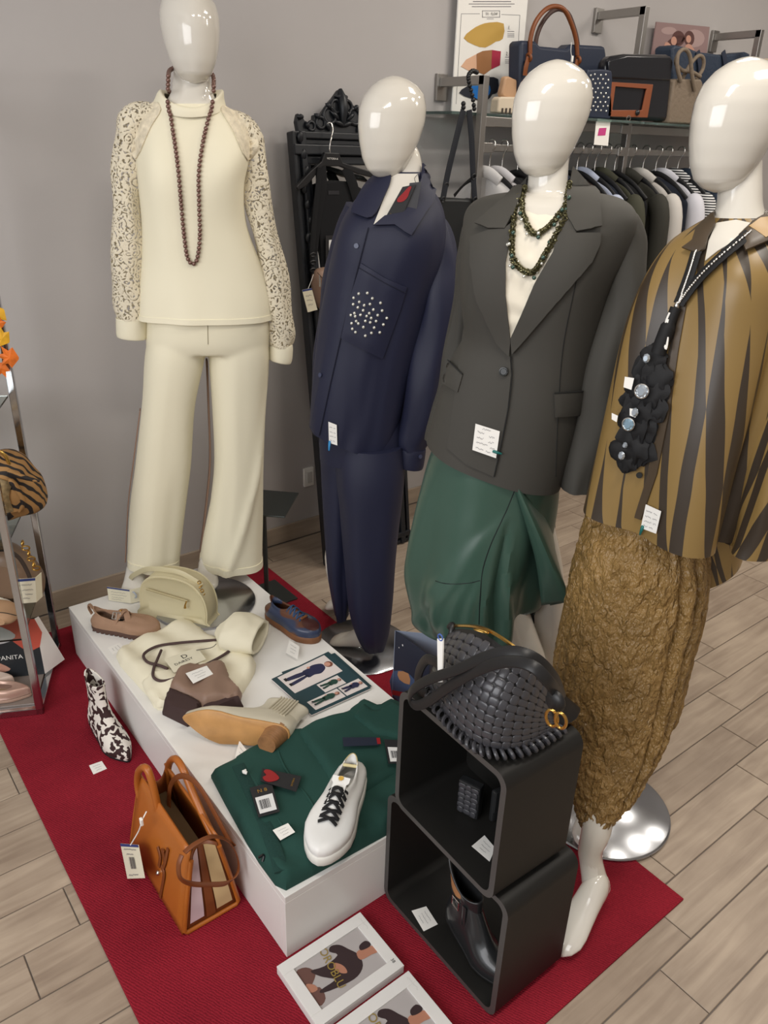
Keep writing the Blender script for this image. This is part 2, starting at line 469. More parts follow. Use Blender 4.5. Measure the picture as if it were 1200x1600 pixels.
# ------------------------------------------------------------------ white plinth
m_plinth = mat('white_laminate', (232, 230, 225), .3, spec=.4)
PZ = .19; PX0, PX1, PY0, PY1 = .557, 1.135, .985, 2.345
pl = thing('display_plinth', 'long low white display plinth standing on the red carpet', 'plinth', ((PX0+PX1)/2, (PY0+PY1)/2, .006))
obj('top_panel', *boxp((PX0, PY0, PZ-.018), (PX1, PY1, PZ)), m_plinth, pl, smooth=False, bevel=.0012)
for a, c in (((PX0, PY0+.0182, .006), (PX0+.018, PY1-.0182, PZ-.0181)), ((PX1-.018, PY0+.0182, .006), (PX1, PY1-.0182, PZ-.0181)), ((PX0, PY0, .006), (PX1, PY0+.018, PZ-.0181)), ((PX0, PY1-.018, .006), (PX1, PY1, PZ-.0181))):
    obj('side_panel', *boxp(a, c), m_plinth, pl, smooth=False, bevel=.0008)

# ------------------------------------------------------------------ mannequins
class Fig:
    """a standing figure: a vertical plane through its base, facing the eye; pixel rows become rings of real size"""
    def __init__(s, bx, by):
        s.b = V((bx, by, 0)); d = s.b.normalized(); s.n = -d; s.r = V((d.y, -d.x, 0))
    def uz(s, px, py, dep=0.):
        p = atplane(px, py, s.b+s.n*dep, s.n); return (p-s.b).dot(s.r), p.z
    def P(s, px, py, dep=0.): return atplane(px, py, s.b+s.n*dep, s.n)
    def L(s, u, dep, z): return s.b+s.r*u+s.n*dep+V((0, 0, z))
    def torso(s, rows, nr=60, n=72, ex=2.3, disp=None, hem=None, caps=(True, True)):
        """rows (y, xl, xr, half depth, depth offset), top to bottom; shaped by disp(theta, t); hem(theta) lowers the last rings"""
        tab = []
        for y, xl, xr, hd, off in rows:
            yl, yr = y if isinstance(y, tuple) else (y, y)
            ul, z = s.uz(xl, yl, off); ur, z2 = s.uz(xr, yr, off); tab.append(((ul+ur)/2, (ur-ul)/2, (z+z2)/2, hd, off, (z2-z)/2))
        rings = []; uv = []
        for i in range(nr):
            t = i/(nr-1); uc, a, z, hd, off, dz = cat(tab, t); ring = []
            for j in range(n):
                th = 2*pi*j/n; c, q = cos(th), sin(th)
                k = (abs(c)**ex+abs(q)**ex)**(-1/ex)
                rr = 1.; dd = disp(th, t) if disp else 0.
                u = uc+(a+dd)*k*c; dep = off+(hd+dd)*k*q
                zz = z+dz*c+((hem(th)*max(0, (t-.5)*2)**1.5) if hem else 0)
                ring.append(s.L(u, dep, zz)); uv.append((j/n, t))
            rings.append(ring)
        v, f = loft(rings, caps); return (v, f), uv
    def limb(s, rows, nr=40, n=28, ratio=1., disp=None, caps=(True, True)):
        """rows (x, y, width px, depth)"""
        pts = []; wd = []
        for x, y, w, dep in rows:
            p = s.P(x, y, dep); pts.append(tuple(p)); wd.append(w/2*mpp(p))
        path = curve(pts, nr); R = [cat(wd, i/(nr-1))[0] for i in range(nr)]
        T, N = frames(path, s.n); rings = []; uv = []
        for i, p in enumerate(path):
            sd = T[i].cross(N[i]); ring = []
            for j in range(n):
                th = 2*pi*j/n; d = disp(th, i/(nr-1)) if disp else 0
                ring.append(p+sd*((R[i]+d)*cos(th))+N[i]*((R[i]*ratio+d)*sin(th))); uv.append((j/n, i/(nr-1)))
            rings.append(ring)
        return loft(rings, caps), uv
HEAD = [(0, .15, -.03, .05), (.03, .25, -.10, .14), (.10, .345, -.16, .205), (.22, .395, -.24, .262), (.38, .42, -.34, .308), (.54, .425, -.425, .335), (.69, .40, -.45, .338), (.81, .335, -.42, .308), (.905, .23, -.33, .235), (.965, .115, -.21, .145), (.992, .02, -.11, .07), (1.0, -.03, -.06, .015)]
def head_vf(c, h, yaw, tilt, n_dir, roll=0.):
    """egg head with a plain face; c = centre, yaw = turn from facing the eye"""
    rings = []
    for i in range(40):
        t = i/39; t = .5-.5*cos(pi*t); fr, bk, hw = lerp_tab(HEAD, t)
        # smooth table lookup
        ring = []; xc = (fr+bk)/2; xa = (fr-bk)/2
        for j in range(40):
            th = 2*pi*j/40; cx, sy = cos(th), sin(th)
            wf = hw*(1-.16*max(0, cx)**2)       # face plane narrows forward
            ring.append(V((xc+xa*cx, wf*sy, t-.5))*h)
        rings.append(ring)
    v, f = loft(rings)
    base = math.atan2(n_dir.y, n_dir.x)
    M = Matrix.Translation(c) @ Matrix.Rotation(base+yaw, 4, 'Z') @ Matrix.Rotation(tilt, 4, 'Y') @ Matrix.Rotation(roll, 4, 'X')
    return [M @ p for p in v], f
def foot_vf(ankle, heel, toe, ra, wid=.042, zf=0.0):
    """bare mannequin foot: from ankle ring down to heel and along to the toe (raised heel allowed)"""
    ankle, heel, toe = V(ankle), V(heel), V(toe); ax = (toe-heel); ax.z = 0; L = ax.length; ax.normalize(); sd = V((-ax.y, ax.x, 0)); rings = []
    secs = [(-.04, .0, .55, .05), (.0, .0, .8, .075), (.12, 0, .92, .088), (.25, 0, .95, .085), (.40, 0, 1., .068), (.55, 0, 1.08, .05), (.70, 0, 1.18, .038), (.83, 0, 1.15, .030), (.94, 0, .85, .022), (1.0, 0, .4, .012)]
    for s, _, w, hh in secs:
        base = heel+(toe-heel)*s; ring = []
        for j in range(20):
            th = 2*pi*j/20; yy = cos(th); zz = sin(th)
            ring.append(base+sd*(wid*w*yy)+V((0, 0, (hh*(.5+.5*zz) if zz > -.5 else hh*.25*(1+zz)*2))))
        rings.append(ring)
    g = G(); g.add(loft(rings)); 
    up = ankle-heel
    g.add(tube([ankle, ankle*.55+heel*.45+ax*L*.04, heel+ax*(L*.16)+V((0, 0, .04))], [ra, ra*.95, ra*1.05], 20, up=sd))
    return g.vf
def nz(x, y, z, s=1.): return noise.noise(V((x*s, y*s, z*s)))
m_disc = mat('brushed_steel_base', (178, 180, 184), .2, 1.0, var=.1, vscale=6)
def base_disc(parent, c, r, leg_to=None):
    prof = [(0, 0), (r, 0), (r, .004), (r*.97, .008), (.0, .0085)]
    rings = [[V((c[0]+p*cos(2*pi*j/64), c[1]+p*sin(2*pi*j/64), c[2]+h)) for j in range(64)] for p, h in prof[1:4]]
    v, f = loft(rings); obj('base_plate', v, f, m_disc, parent, autos=40)
    if leg_to is not None:
        obj('calf_rod', *cyl((c[0], c[1], c[2]+.006), leg_to, .007, 12), m_steel, parent)

# ---- mannequin 1: cream lace-sleeved blouse and trousers, on the plinth
m_cream = mat('cream_scuba', (236, 229, 203), .62, sheen=.25, bump=.02, bscale=800)
m_creamt = mat('cream_trouser', (233, 226, 200), .6, sheen=.25, bump=.02, bscale=800)
m_brownst = mat('brown_side_panel', (150, 122, 105), .7)
m_lace = mat('cream_lace', (226, 216, 192), .75)
nt, b = nodes_of(m_lace); tc = nt.nodes.new('ShaderNodeTexCoord')
nd = nt.nodes.new('ShaderNodeTexNoise'); nd.inputs['Scale'].default_value = 14; nd.inputs['Detail'].default_value = 2; nt.links.new(tc.outputs['Object'], nd.inputs[0])
mx = nt.nodes.new('ShaderNodeMixRGB'); mx.inputs[0].default_value = .06; nt.links.new(tc.outputs['Object'], mx.inputs[1]); nt.links.new(nd.outputs['Color'], mx.inputs[2])
vo = nt.nodes.new('ShaderNodeTexVoronoi'); vo.inputs['Scale'].default_value = 40; nt.links.new(mx.outputs[0], vo.inputs[0])
rings_ = mth(nt, 'SINE', mth(nt, 'MULTIPLY', vo.outputs['Distance'], 19.))
n3 = nt.nodes.new('ShaderNodeTexNoise'); n3.inputs['Scale'].default_value = 150; n3.inputs['Detail'].default_value = 2; nt.links.new(tc.outputs['Object'], n3.inputs[0])
holes = mth(nt, 'ADD', mth(nt, 'MULTIPLY', rings_, .16), n3.outputs[0])
rr = nt.nodes.new('ShaderNodeValToRGB'); rr.color_ramp.elements[0].position = .365; rr.color_ramp.elements[1].position = .42; nt.links.new(holes, rr.inputs[0])
nt.links.new(rr.outputs[0], b.inputs['Alpha'])
bp = nt.nodes.new('ShaderNodeBump'); bp.inputs['Strength'].default_value = .6; bp.inputs['Distance'].default_value = .003; nt.links.new(holes, bp.inputs['Height']); nt.links.new(bp.outputs[0], b.inputs['Normal'])

def fuse(o, vox=.006, it=10):
    md = o.modifiers.new('fuse', 'REMESH'); md.mode = 'VOXEL'; md.voxel_size = vox; md.use_smooth_shade = True
    md = o.modifiers.new('relax', 'SMOOTH'); md.factor = .5; md.iterations = it
f1 = Fig(.985, 2.275)
t1 = thing('mannequin', 'white egg-head mannequin in a cream lace-sleeved blouse and cream trousers on the white plinth', 'mannequin', (.985, 2.275, PZ))
g = G()
hc = f1.P(298, 54, .01); g.add(head_vf(hc, .228, RAD(4), RAD(2), f1.n))
g.add(f1.torso([(95, 272, 326, .042, -.01), (125, 270, 329, .046, -.012), (150, 264, 335, .052, -.012), (175, 240, 358, .06, -.012), (205, 222, 378, .07, -.01), (260, 225, 374, .08, -.005), (400, 238, 392, .09, 0), (500, 240, 405, .09, 0)], 40, 32)[0])
for (x0, xk, xa) in ((274, 256, 214), (371, 366, 327)):
    kn = f1.P(xk, 700, 0); an = f1.P(xa, 880, .0)
    heel = V((an.x, an.y, PZ+.025)); to = heel+f1.n*.12+f1.r*(-.02); to.z = PZ+.009
    lg = G().add(tube(curve([f1.P(x0, 575, 0), kn, f1.P(xk*.5+xa*.5, 800, -.006), an], 16), [.066, .06, .056, .052, .05, .05, .05, .05, .048, .046, .044, .041, .038, .036, .034, .033], 20))
    lg.add(foot_vf(an, heel, to, .033, .034)); obj('leg', *lg.vf, m_white, t1)
obj('body', *g.vf, m_white, t1, label='glossy white body')
base_disc(t1, (.93, 2.115, PZ), .168, tuple(f1.P(327, 868, -.03)))
def d1(th, t):
    fr = max(0, sin(th)); d = 0
    for tb, c in ((2.05, 1), (1.1, 1)):
        d += .022*math.exp(-((th-tb)/.42)**2-((t-.42)/.14)**2)
    d += .008*nz(cos(th)*2, sin(th)*2, t*3)*t
    d += .006*t*sin(th*7+1.5)*max(0, t-.45)
    return d
body1, uv = f1.torso([(163, 243, 349, .06, -.012), (178, 226, 367, .068, -.012), (200, 213, 386, .078, -.01), (240, 212, 392, .088, -.004), (290, 216, 382, .1, 0), (350, 221, 384, .1, .0), (410, 221, 404, .1, .0), (455, 217, 417, .106, .0), (490, 215, 425, .112, 0)], 60, 96, 2.3, d1)
bl = obj('blouse', *body1, m_cream, t1, label='cream blouse with a plain front')
B1 = bvh(body1)
obj('blouse_hem', *f1.torso([(488, 214, 426, .1135, 0), (496, 213.5, 427, .115, 0)], 6, 96, 2.3, lambda th, t: d1(th, 1))[0], m_cream, bl)
# mock collar: folded band
col, _ = f1.torso([(146, 256, 338, .058, -.012), (141, 250, 344, .066, -.010), (144, 246, 347, .070, -.008), (154, 243, 349, .072, -.006), (168, 238, 354, .073, -.006)], 20, 48, 2.1, lambda th, t: .003*sin(th*3+t*4), None, (False, False))
for k_, p_ in enumerate(col[0]):
    a_ = 2*pi*(k_ % 48)/48; p_.z -= (.056-.03*(k_//48)/19)*max(0, sin(a_))**1.5
obj('collar', *col, m_cream, bl, solid=.004)
def ds(th, t): return .005*nz(cos(th)*2, t*7, sin(th)*2)+.003*sin(t*26+cos(th)*3)*(t > .2)
sl, _ = f1.limb([(246, 176, 26, .0), (212, 186, 42, -.01), (200, 225, 42, -.012), (198, 300, 44, -.01), (199, 390, 47, .0), (202, 455, 52, .0), (206, 497, 46, .0)], 44, 28, 1., ds)
s_ = obj('sleeve', *sl, m_lace, bl, label='cream floral lace sleeve')
cu, _ = f1.limb([(205, 495, 45, .0), (206, 504, 46, .0), (206, 522, 45, .0), (206, 527, 43, .0)], 10, 28, 1., None, (False, False)); obj('cuff', *cu, m_cream, bl, solid=.003)
sl, _ = f1.limb([(350, 182, 26, .0), (383, 204, 40, -.01), (397, 245, 40, -.012), (402, 310, 40, -.01), (420, 390, 40, -.005), (432, 460, 44, .0), (438, 515, 44, .0), (439, 541, 36, .0)], 44, 28, 1., ds)
obj('sleeve', *sl, m_lace, bl, label='cream floral lace sleeve')
cu, _ = f1.limb([(439, 538, 34, .0), (439, 544, 36, .0), (438, 558, 36, .0), (437, 564, 34, .0)], 10, 28, 1., None, (False, False)); obj('cuff', *cu, m_cream, bl, solid=.003)
# lace yokes over the shoulders
for P in (((213, 188), (240, 160), (252, 172), (236, 200), (214, 248), (205, 230)), ((345, 172), (356, 168), (396, 200), (404, 232), (386, 250), (364, 205))):
    try: obj('lace_yoke', *patch(B1, smoothpoly(list(P), 3), .004, 6, .003), mat('lace_opaque', (222, 211, 186), .8, var=.18, vscale=60, bump=.8, bscale=90), bl)
    except RuntimeError: pass
# trousers
tr = G()
def dt(ph):
    def f(th, t):
        dg = .013*math.exp(-((th-(.35+1.9*max(0, t-.25)))/.16)**2)*min(1, max(0, t-.2)*3) if ph > 2 else 0
        return dg+.008*t*nz(cos(th)*1.6+ph, sin(th)*1.6, t*3)+.006*t*math.exp(-((th-1.75)/.18)**2)-.005*t*math.exp(-((th-1.1)/.25)**2)
    return f
hip, _ = f1.torso([(480, 231, 417, .098, 0), (500, 229, 420, .1, 0), (530, 228, 420, .1, 0), (546, 229, 419, .094, -.004)], 16, 64, 2.5)
legL, _ = f1.torso([(500, 240, 315, .07, -.004), (548, 227.5, 321, .092, -.003), (632, 222, 305, .088, 0), (719, 212, 299, .085, 0), (776, 205, 291, .082, 0), (830, 202, 284, .082, 0), (876, 199, 280, .085, 0)], 50, 64, 2.4, dt(0))
legR, _ = f1.torso([(500, 332, 408, .07, -.004), (548, 326, 419.5, .092, -.003), (632, 331, 414, .088, 0), (719, 334, 411, .085, 0), (776, 329, 410, .085, 0), (830, 320, 409, .088, 0), (878, 312, 408, .09, 0)], 50, 64, 2.4, dt(4))
tr.add(hip).add(legL).add(legR)
tp = obj('trousers', *tr.vf, m_creamt, t1, label='cream wide-leg trousers', autos=180); fuse(tp)
for lo in ([(203, 868), (203, 874)],): pass
for rows in ([(868, 199, 280.5, .0865, 0), (878, 198.5, 280.5, .0872, 0)], [(870, 312.5, 408.5, .0915, 0), (880, 311.5, 408.8, .092, 0)]):
    dd = dt(0) if rows[0][1] < 250 else dt(4)
    obj('trouser_hem', *f1.torso(rows, 4, 64, 2.4, lambda th, t: dd(th, 1)+.0008)[0], m_creamt, tp)
pth = [f1.P(x, y, dep) for x, y, dep in ((219, 640, -.03), (208, 725, -.03), (201, 780, -.03), (198, 830, -.03), (196, 876, -.03))]
obj('side_stripe', *ribbon(curve(pth, 24), .03, .004, f1.r), m_brownst, tp, label='brown side stripe')
pth = [f1.P(x, y, dep) for x, y, dep in ((323, 562, -.05), (326, 640, -.055), (328, 720, -.06), (322, 790, -.06), (312, 872, -.06))]
obj('side_stripe', *ribbon(curve(pth, 24), .035, .006, f1.r), m_brownst, tp, label='brown inner stripe')
pth = [hit(bvh(hip), 324+.1*i, 498+4*i, .0008)[0] for i in range(11)]
obj('front_seam', *tube([p for p in pth if p], .0012, 6), mat('seam_beige', (170, 160, 135), .9), tp)  # darker beige line along the centre front seam
# long bead necklace
m_bead = mat('bronze_pearl', (120, 88, 78), .22, .35, coat=.5)
nk = thing('bead_necklace', 'long bronze pearl necklace hanging over the cream blouse', 'necklace', tuple(f1.P(300, 415, .12)))
PN = [(263, 119), (263, 150), (269, 195), (277, 255), (283, 320), (288, 370), (293, 402), (301, 412), (308, 404), (312, 370), (311, 320), (311, 270), (318, 220), (327, 180), (333, 150), (334, 132)]
cp = curve([(x, y, 0) for x, y in PN], 400); acc = 0; last = cp[0]; bp_ = []
C1 = bvh(body1, col)
v, f = sphere((0, 0, 0), .0062, 12, 8); me_b = obj('bead', v, f, m_bead); meb = me_b.data; bpy.data.objects.remove(me_b)
path3 = []
for q in cp:
    acc += (q-last).length; last = q
    if acc >= 6.3 or not bp_:
        acc = 0; p, n = hit(C1, q.x, q.y, .0065)
        if p is None: p = f1.P(q.x, q.y, .06)
        bp_.append(p)
for a in bp_: inst('bead', meb, Matrix.Translation(a), nk)
back = curve([bp_[0], f1.P(268, 108, -.03), f1.P(298, 100, -.07), f1.P(330, 114, -.03), bp_[-1]], 26)
for a in back[1:-1]: inst('bead', meb, Matrix.Translation(a), nk)
obj('string', *tube(back[::-1]+bp_[1:], .0012, 5), m_bead, nk)

# ---- mannequin 2: navy jacket and trousers
m_navy = mat('navy_scuba', (26, 29, 52), .6, sheen=.35, bump=.02, bscale=700)
m_navy2 = mat('navy_seam', (18, 20, 40), .8)
m_pearl = mat('crystal_stud', (225, 225, 215), .12, .6)
m_tagblack = mat('tag_black_card', (38, 38, 40), .5)
m_tagred = mat('tag_red', (150, 34, 38), .35)
m_tagwhite = mat('tag_white_sticker', (228, 228, 226), .6)
f2 = Fig(1.36, 1.785)
t2 = thing('mannequin', 'white egg-head mannequin in a navy jacket with a studded chest pocket and navy trousers', 'mannequin', (1.36, 1.785, .006))
g = G()
g.add(head_vf(f2.P(611, 200, 0), .235, RAD(-40), RAD(4), f2.n))
nk2 = f2.torso([(205, 600, 634, .035, -.02), (235, 610, 654, .04, -.025), (262, 606, 660, .046, -.025), (290, 596, 662, .055, -.02), (320, 580, 672, .065, -.01), (400, 545, 665, .08, 0), (480, 530, 640, .085, 0)], 30, 32)[0]; g.add(nk2)
an = V((1.35, 1.80, .11))
for (kn, an, heel, toe) in ((f2.P(583, 860, .04), f2.P(577, 975, .04), atz(582, 1012, .03), atz(517, 1003, .012)), (f2.P(528, 860, -.05), f2.P(533, 925, -.05), atz(553, 950, .03), atz(509, 949, .012))):
    lg = G().add(tube(curve([f2.P(575, 740, .0), kn, an], 10), [.05, .05, .048, .046, .044, .041, .038, .036, .034, .033], 20)).add(foot_vf(an, heel, toe, .032, .034)); obj('leg', *lg.vf, m_white, t2)
bd2 = obj('body', *g.vf, m_white, t2, label='glossy white body')
base_disc(t2, (1.37, 1.82, .006), .168, (1.36, 1.80, .3))
def d2(th, t):
    d = .018*math.exp(-((th-1.3)/.5)**2-((t-.42)/.13)**2)+.018*math.exp(-((th-2.3)/.45)**2-((t-.42)/.13)**2)
    return d+.010*nz(cos(th)*1.5+3, sin(th)*1.5, t*3)*t+.005*nz(cos(th)*4+3, sin(th)*4, t*5+2)*t
j2, _ = f2.torso([(268, 598, 664, .055, -.022), (290, 576, 672, .07, -.015), (315, 552, 688, .085, -.008), (350, 532, 696, .1, 0), ((405, 400), 517, 692, .115, 0), ((470, 475), 505, 668, .12, 0), ((550, 575), 495, 642, .12, 0), ((620, 660), 487, 626, .12, 0), ((662, 706), 484, 613, .12, 0)], 60, 96, 2.3, d2)
jk = obj('jacket', *j2, m_navy, t2, label='navy shirt jacket')
B2 = bvh(j2); B2n = bvh(j2, nk2)
def dsl(a):
    return lambda th, t: .006*nz(cos(th)*2+a, t*6, sin(th)*2)+.004*sin(t*20+2*cos(th))*t
s2, _ = f2.limb([(668, 340, 30, -.01), (681, 364, 46, -.01), (688, 412, 56, 0), (684, 470, 63, .02), (674, 545, 64, .03), (661, 620, 62, .04), (648, 680, 52, .04), (644, 702, 40, .04)], 44, 32, 1., dsl(0))
sv = obj('sleeve', *s2, m_navy, jk)
c2, _ = f2.limb([(644, 698, 43, .04), (643, 704, 45, .04), (641, 722, 44, .04), (640, 728, 42, .04)], 8, 28); obj('cuff', *c2, m_navy, jk)
p, n = hit(bvh(c2), 656, 713, .002); obj('button', *cyl(p, p+n*.003, .006, 14), mat('navy_button', (60, 66, 92), .3), jk)
s2b, _ = f2.limb([(560, 325, 40, -.05), (535, 400, 46, -.08), (522, 480, 46, -.1), (512, 560, 44, -.1), (508, 640, 40, -.09), (508, 676, 36, -.08)], 30, 24, 1., dsl(4)); obj('sleeve', *s2b, m_navy, jk)
obj('chest', *patch(B2n, [(606, 276), (612, 272), (652, 272), (655, 290), (650, 308), (628, 334), (602, 347), (584, 351), (590, 336), (604, 300)], .002, 5, .002), m_white, bd2)
obj('collar', *patch(B2n, smoothpoly([(608, 264), (588, 279), (572, 296), (553, 331), (559, 338), (582, 342), (600, 312), (612, 282)], 3), .012, 5, .005), m_navy, jk)
obj('collar', *patch(B2n, [(656, 256), (668, 272), (677, 300), (673, 319), (641, 369), (617, 353), (584, 354), (602, 340), (630, 335), (650, 306), (655, 280)], .012, 5, .005), m_navy, jk)
def seam(B, pts, w, m, name, parent, off=.0012, n=40):
    ps = [hit(B, q.x, q.y, off)[0] for q in curve([(x, y, 0) for x, y in pts], n)]
    return obj(name, *tube([p for p in ps if p], w, 6), m, parent)
obj('front_placket', *patch(B2, [(562, 352), (575, 356), (556, 430), (534, 520), (515, 605), (499, 680), (486, 668), (497, 610), (517, 520), (541, 430)], .003, 6, .004, .001, 6), m_navy, jk)
seam(B2, [(576, 356), (557, 430), (535, 520), (516, 605), (500, 680)], .0012, m_navy2, 'seam', jk, .004)
for x, y in ((558, 384), (503, 586)):
    p, n = hit(B2, x, y, .005); obj('button', *cyl(p, p+n*.003, .0065, 14), mat('navy_button', (60, 66, 92), .3), jk)
PK = [(565, 411), (600, 433), (635, 449), (625, 484), (597, 560), (566, 545), (534, 528), (546, 470)]
pk = obj('chest_pocket', *patch(B2, PK, .006, 6, .006, .003, 12), m_navy, jk)
seam(B2, [(563, 418), (600, 440), (633, 456)], .0012, m_navy2, 'pocket_seam', pk, .0085)
stud = obj('s', *sphere((0, 0, 0), .0042, 8, 6), m_pearl); mest = stud.data; bpy.data.objects.remove(stud)
PKB = bvh(patch(B2, PK, .006, 6, .006, .003, 12))
for u, v_ in ((349,904),(384,901),(405,923),(328,921),(326,948),(351,938),(371,952),(395,947),(439,942),(345,961),(367,973),(409,970),(445,974),(392,985),(356,992),(381,997),(400,1005),(427,993),(464,1005),(334,998),(316,993),(376,1017),(396,1023),(420,1018),(450,1032),(347,1028),(319,1027),(368,1043),(412,1045),(435,1065),(401,1067),(376,1079),(335,1064),(322,1050),(331,985),(338,1018)):
    p, n = hit(PKB, 430+u/2.667, 120+v_/2.667, .0015)
    if p: inst('stud', mest, Matrix.Translation(p), pk)
def d2t(a, s=1.):
    return lambda th, t: s*(.008*nz(cos(th)*1.5+a, sin(th)*1.5, t*3)+.006*t*math.exp(-((th-2.0)/.2)**2)-.006*t*math.exp(-((th-1.3)/.25)**2))
tg = G()
tg.add(f2.torso([(640, 498, 628, .1, 0), (680, 499, 632, .105, 0), (715, 500, 634, .1, 0)], 12, 64)[0])
tg.add(f2.torso([(690, 526, 635, .1, .02), (740, 527, 634, .1, .035), (800, 532, 627, .098, .04), (873, 537, 618, .095, .04), (940, 544, 612, .085, .04), (985, 556, 607, .07, .04), (1010, 568, 601, .045, .04)], 50, 64, 2.3, d2t(0))[0])
tg.add(f2.torso([(690, 500, 575, .085, -.05), (740, 502, 562, .085, -.05), (873, 512, 552, .08, -.05), (920, 517, 550, .075, -.05), (958, 524, 545, .06, -.05)], 40, 48, 2.3, d2t(5))[0])
obj('trousers', *tg.vf, m_navy, t2, label='navy tapered trousers')
# swing tags at the collar, price slip clipped at the hem
def card(name, label, quad_px, place, th=.0012, m=None, cat_='price tag', group=None):
    """a card whose corners (bl, br, tr, tl) are placed by place(x, y)"""
    q = [place(*p) for p in quad_px]
    t = thing(name, label, cat_, tuple((q[0]+q[1]+q[2]+q[3])/4), group)
    obj('card', *quad_plate(q, th), m or m_paper, t, smooth=False)
    return t, q
pf = lambda dep: (lambda x, y: f2.P(x, y, dep))
t, q = card('swing_tag', 'black swing tag with a red heart at the neck of the navy jacket', [(602, 340), (625, 346), (650, 288), (629, 292)], pf(.105), m=m_tagblack)
obj('heart', *G().add(xf(prism([onquad(q, u, w, .0006) for u, w in smoothpoly([(.12, .62), (.25, .52), (.6, .54), (.78, .66), (.75, .8), (.72, .95), (.5, .96), (.3, .8)], 4)], (q[1]-q[0]).cross(q[3]-q[0]).normalized()*.0015), Matrix.Identity(4))).vf, m_tagred, t, smooth=False)
obj('lettering', *text_on(q, 'SIEMBRA', .5, .12, .075, .0008), m_gold, t, smooth=False)
t, q = card('swing_tag', 'dark grey folded swing tag behind the red-heart tag on the navy jacket', [(631, 337), (649, 337), (659, 284), (640, 286)], pf(.098), m=mat('tag_grey_card', (66, 66, 70), .5))
obj('cord', *tube(curve([q[3]*.5+q[2]*.5, f2.P(648, 278, .06), f2.P(655, 270, .03)], 8), .0008, 5), m_blackm, t)
def slip(label, quad_px, B, fig_place=None, clip=None, clip_m=m_tealclip, group=None, rows=None, seed=1, off=.004):
    cx_, cy_ = sum(p[0] for p in quad_px)/4, sum(p[1] for p in quad_px)/4
    hs = [hit(B, x_, y_, off) for x_, y_ in list(quad_px)+[(cx_, cy_)]]; hs = [h for h in hs if h[0] is not None]
    if hs:
        nn = sum((h[1] for h in hs), V((0, 0, 0))).normalized(); pc = max((h[0] for h in hs), key=lambda p_: p_.dot(nn))
        q = [atplane(*p, pc+nn*.002, nn) for p in quad_px]
    else: q = [fig_place(*p) for p in quad_px]
    t = thing('price_slip', label, 'price tag', tuple((q[0]+q[1]+q[2]+q[3])/4), group)
    obj('paper', *quad_plate(q, .0006), m_paper, t, smooth=False)
    obj('handwriting', *scribbles(q, rows or [(.12, .5, .78), (.6, .85, .78), (.12, .5, .56), (.6, .88, .56), (.12, .6, .36), (.68, .88, .36), (.12, .4, .16), (.5, .75, .16)], seed=seed), m_ink, t, smooth=False)
    if clip:
        a, b_ = (hit(B, *c, off+.003)[0] or fig_place(*c) for c in clip)
        obj('clip', *tube(curve([a, (a+b_)/2+(EYE-a).normalized()*.004, b_], 6), [.003, .0035, .0035, .003, .0025, .002], 8), clip_m, t)
    return t
slip('small white price slip with a blue clip at the hem of the navy jacket', [(514, 692), (527, 696), (526, 664), (513, 659)], B2, pf(.13), clip=((517, 688), (514, 704)), clip_m=mat('blue_clip', (40, 130, 190), .4), seed=3)

# ---- mannequin 3: charcoal blazer, cream top, green taffeta skirt
m_char = mat('charcoal_suiting', (63, 61, 56), .75, sheen=.2, bump=.04, bscale=900)
m_charseam = mat('charcoal_seam', (30, 31, 30), .9)
m_creamtop = mat('cream_drape_top', (232, 224, 205), .55, sheen=.2)
m_green = mat('green_taffeta', (60, 85, 74), .3, var=.06, vscale=4, sheen=.2, bump=.5, bscale=9, stretch=(1, 1, .5))
m_green2 = mat('black_green_lining', (14, 24, 24), .6)
f3 = Fig(1.31, 1.155)
t3 = thing('mannequin', 'white egg-head mannequin in a charcoal blazer over a cream top and green skirt', 'mannequin', (1.31, 1.155, .006))
g = G()
g.add(head_vf(f3.P(859, 187, 0), .205, RAD(-38), RAD(4), f3.n))
nk3 = f3.torso([(235, 830, 890, .04, -.02), (265, 826, 888, .045, -.02), (300, 822, 888, .052, -.018), (322, 806, 902, .064, -.008), (345, 790, 915, .082, 0), (400, 765, 930, .088, 0), (500, 765, 905, .085, 0)], 30, 32)[0]; g.add(nk3)
for (hp, kn, an) in ((f3.P(735, 760, .02), f3.P(775, 900, .03), f3.P(845, 1090, .03)), (f3.P(810, 760, -.02), f3.P(850, 900, -.04), f3.P(850, 1050, -.05))):
    lg = G().add(tube(curve([hp, kn, an, V((an.x, an.y, .10))], 14), [.062, .06, .055, .052, .05, .048, .046, .044, .042, .04, .037, .034, .032, .031], 20))
    heel = V((an.x, an.y, .03)); lg.add(foot_vf(V((an.x, an.y, .11)), heel, heel+f3.n*.13+V((0, 0, -.018)), .031, .034)); obj('leg', *lg.vf, m_white, t3)
obj('body', *g.vf, m_white, t3, label='glossy white body')
base_disc(t3, (1.47, 1.235, .006), .165, tuple(V((1.40, 1.24, .32))))
def d3(th, t):
    d = .022*math.exp(-((th-1.25)/.45)**2-((t-.46)/.12)**2)+.022*math.exp(-((th-2.2)/.45)**2-((t-.46)/.12)**2)
    return d+.006*nz(cos(th)*1.5+8, sin(th)*1.5, t*3)*t
j3, _ = f3.torso([(300, 800, 916, .058, -.03), (304, 770, 948, .068, -.025), (312, 744, 974, .08, -.018), (328, 728, 992, .093, -.01), (352, 723, 996, .105, -.004), (400, 721, 978, .115, 0), (460, 720, 952, .125, 0), ((520, 540), 724, 930, .12, 0), ((560, 585), 703, 920, .125, 0), ((605, 640), 688, 908, .134, 0), ((645, 700), 677, 893, .14, 0), ((682, 757), 668, 876, .145, 0)], 64, 96, 2.3, d3)
jk = obj('blazer', *j3, m_char, t3, label='charcoal single-button blazer')
B3 = bvh(j3)
B3n = bvh(j3, nk3)
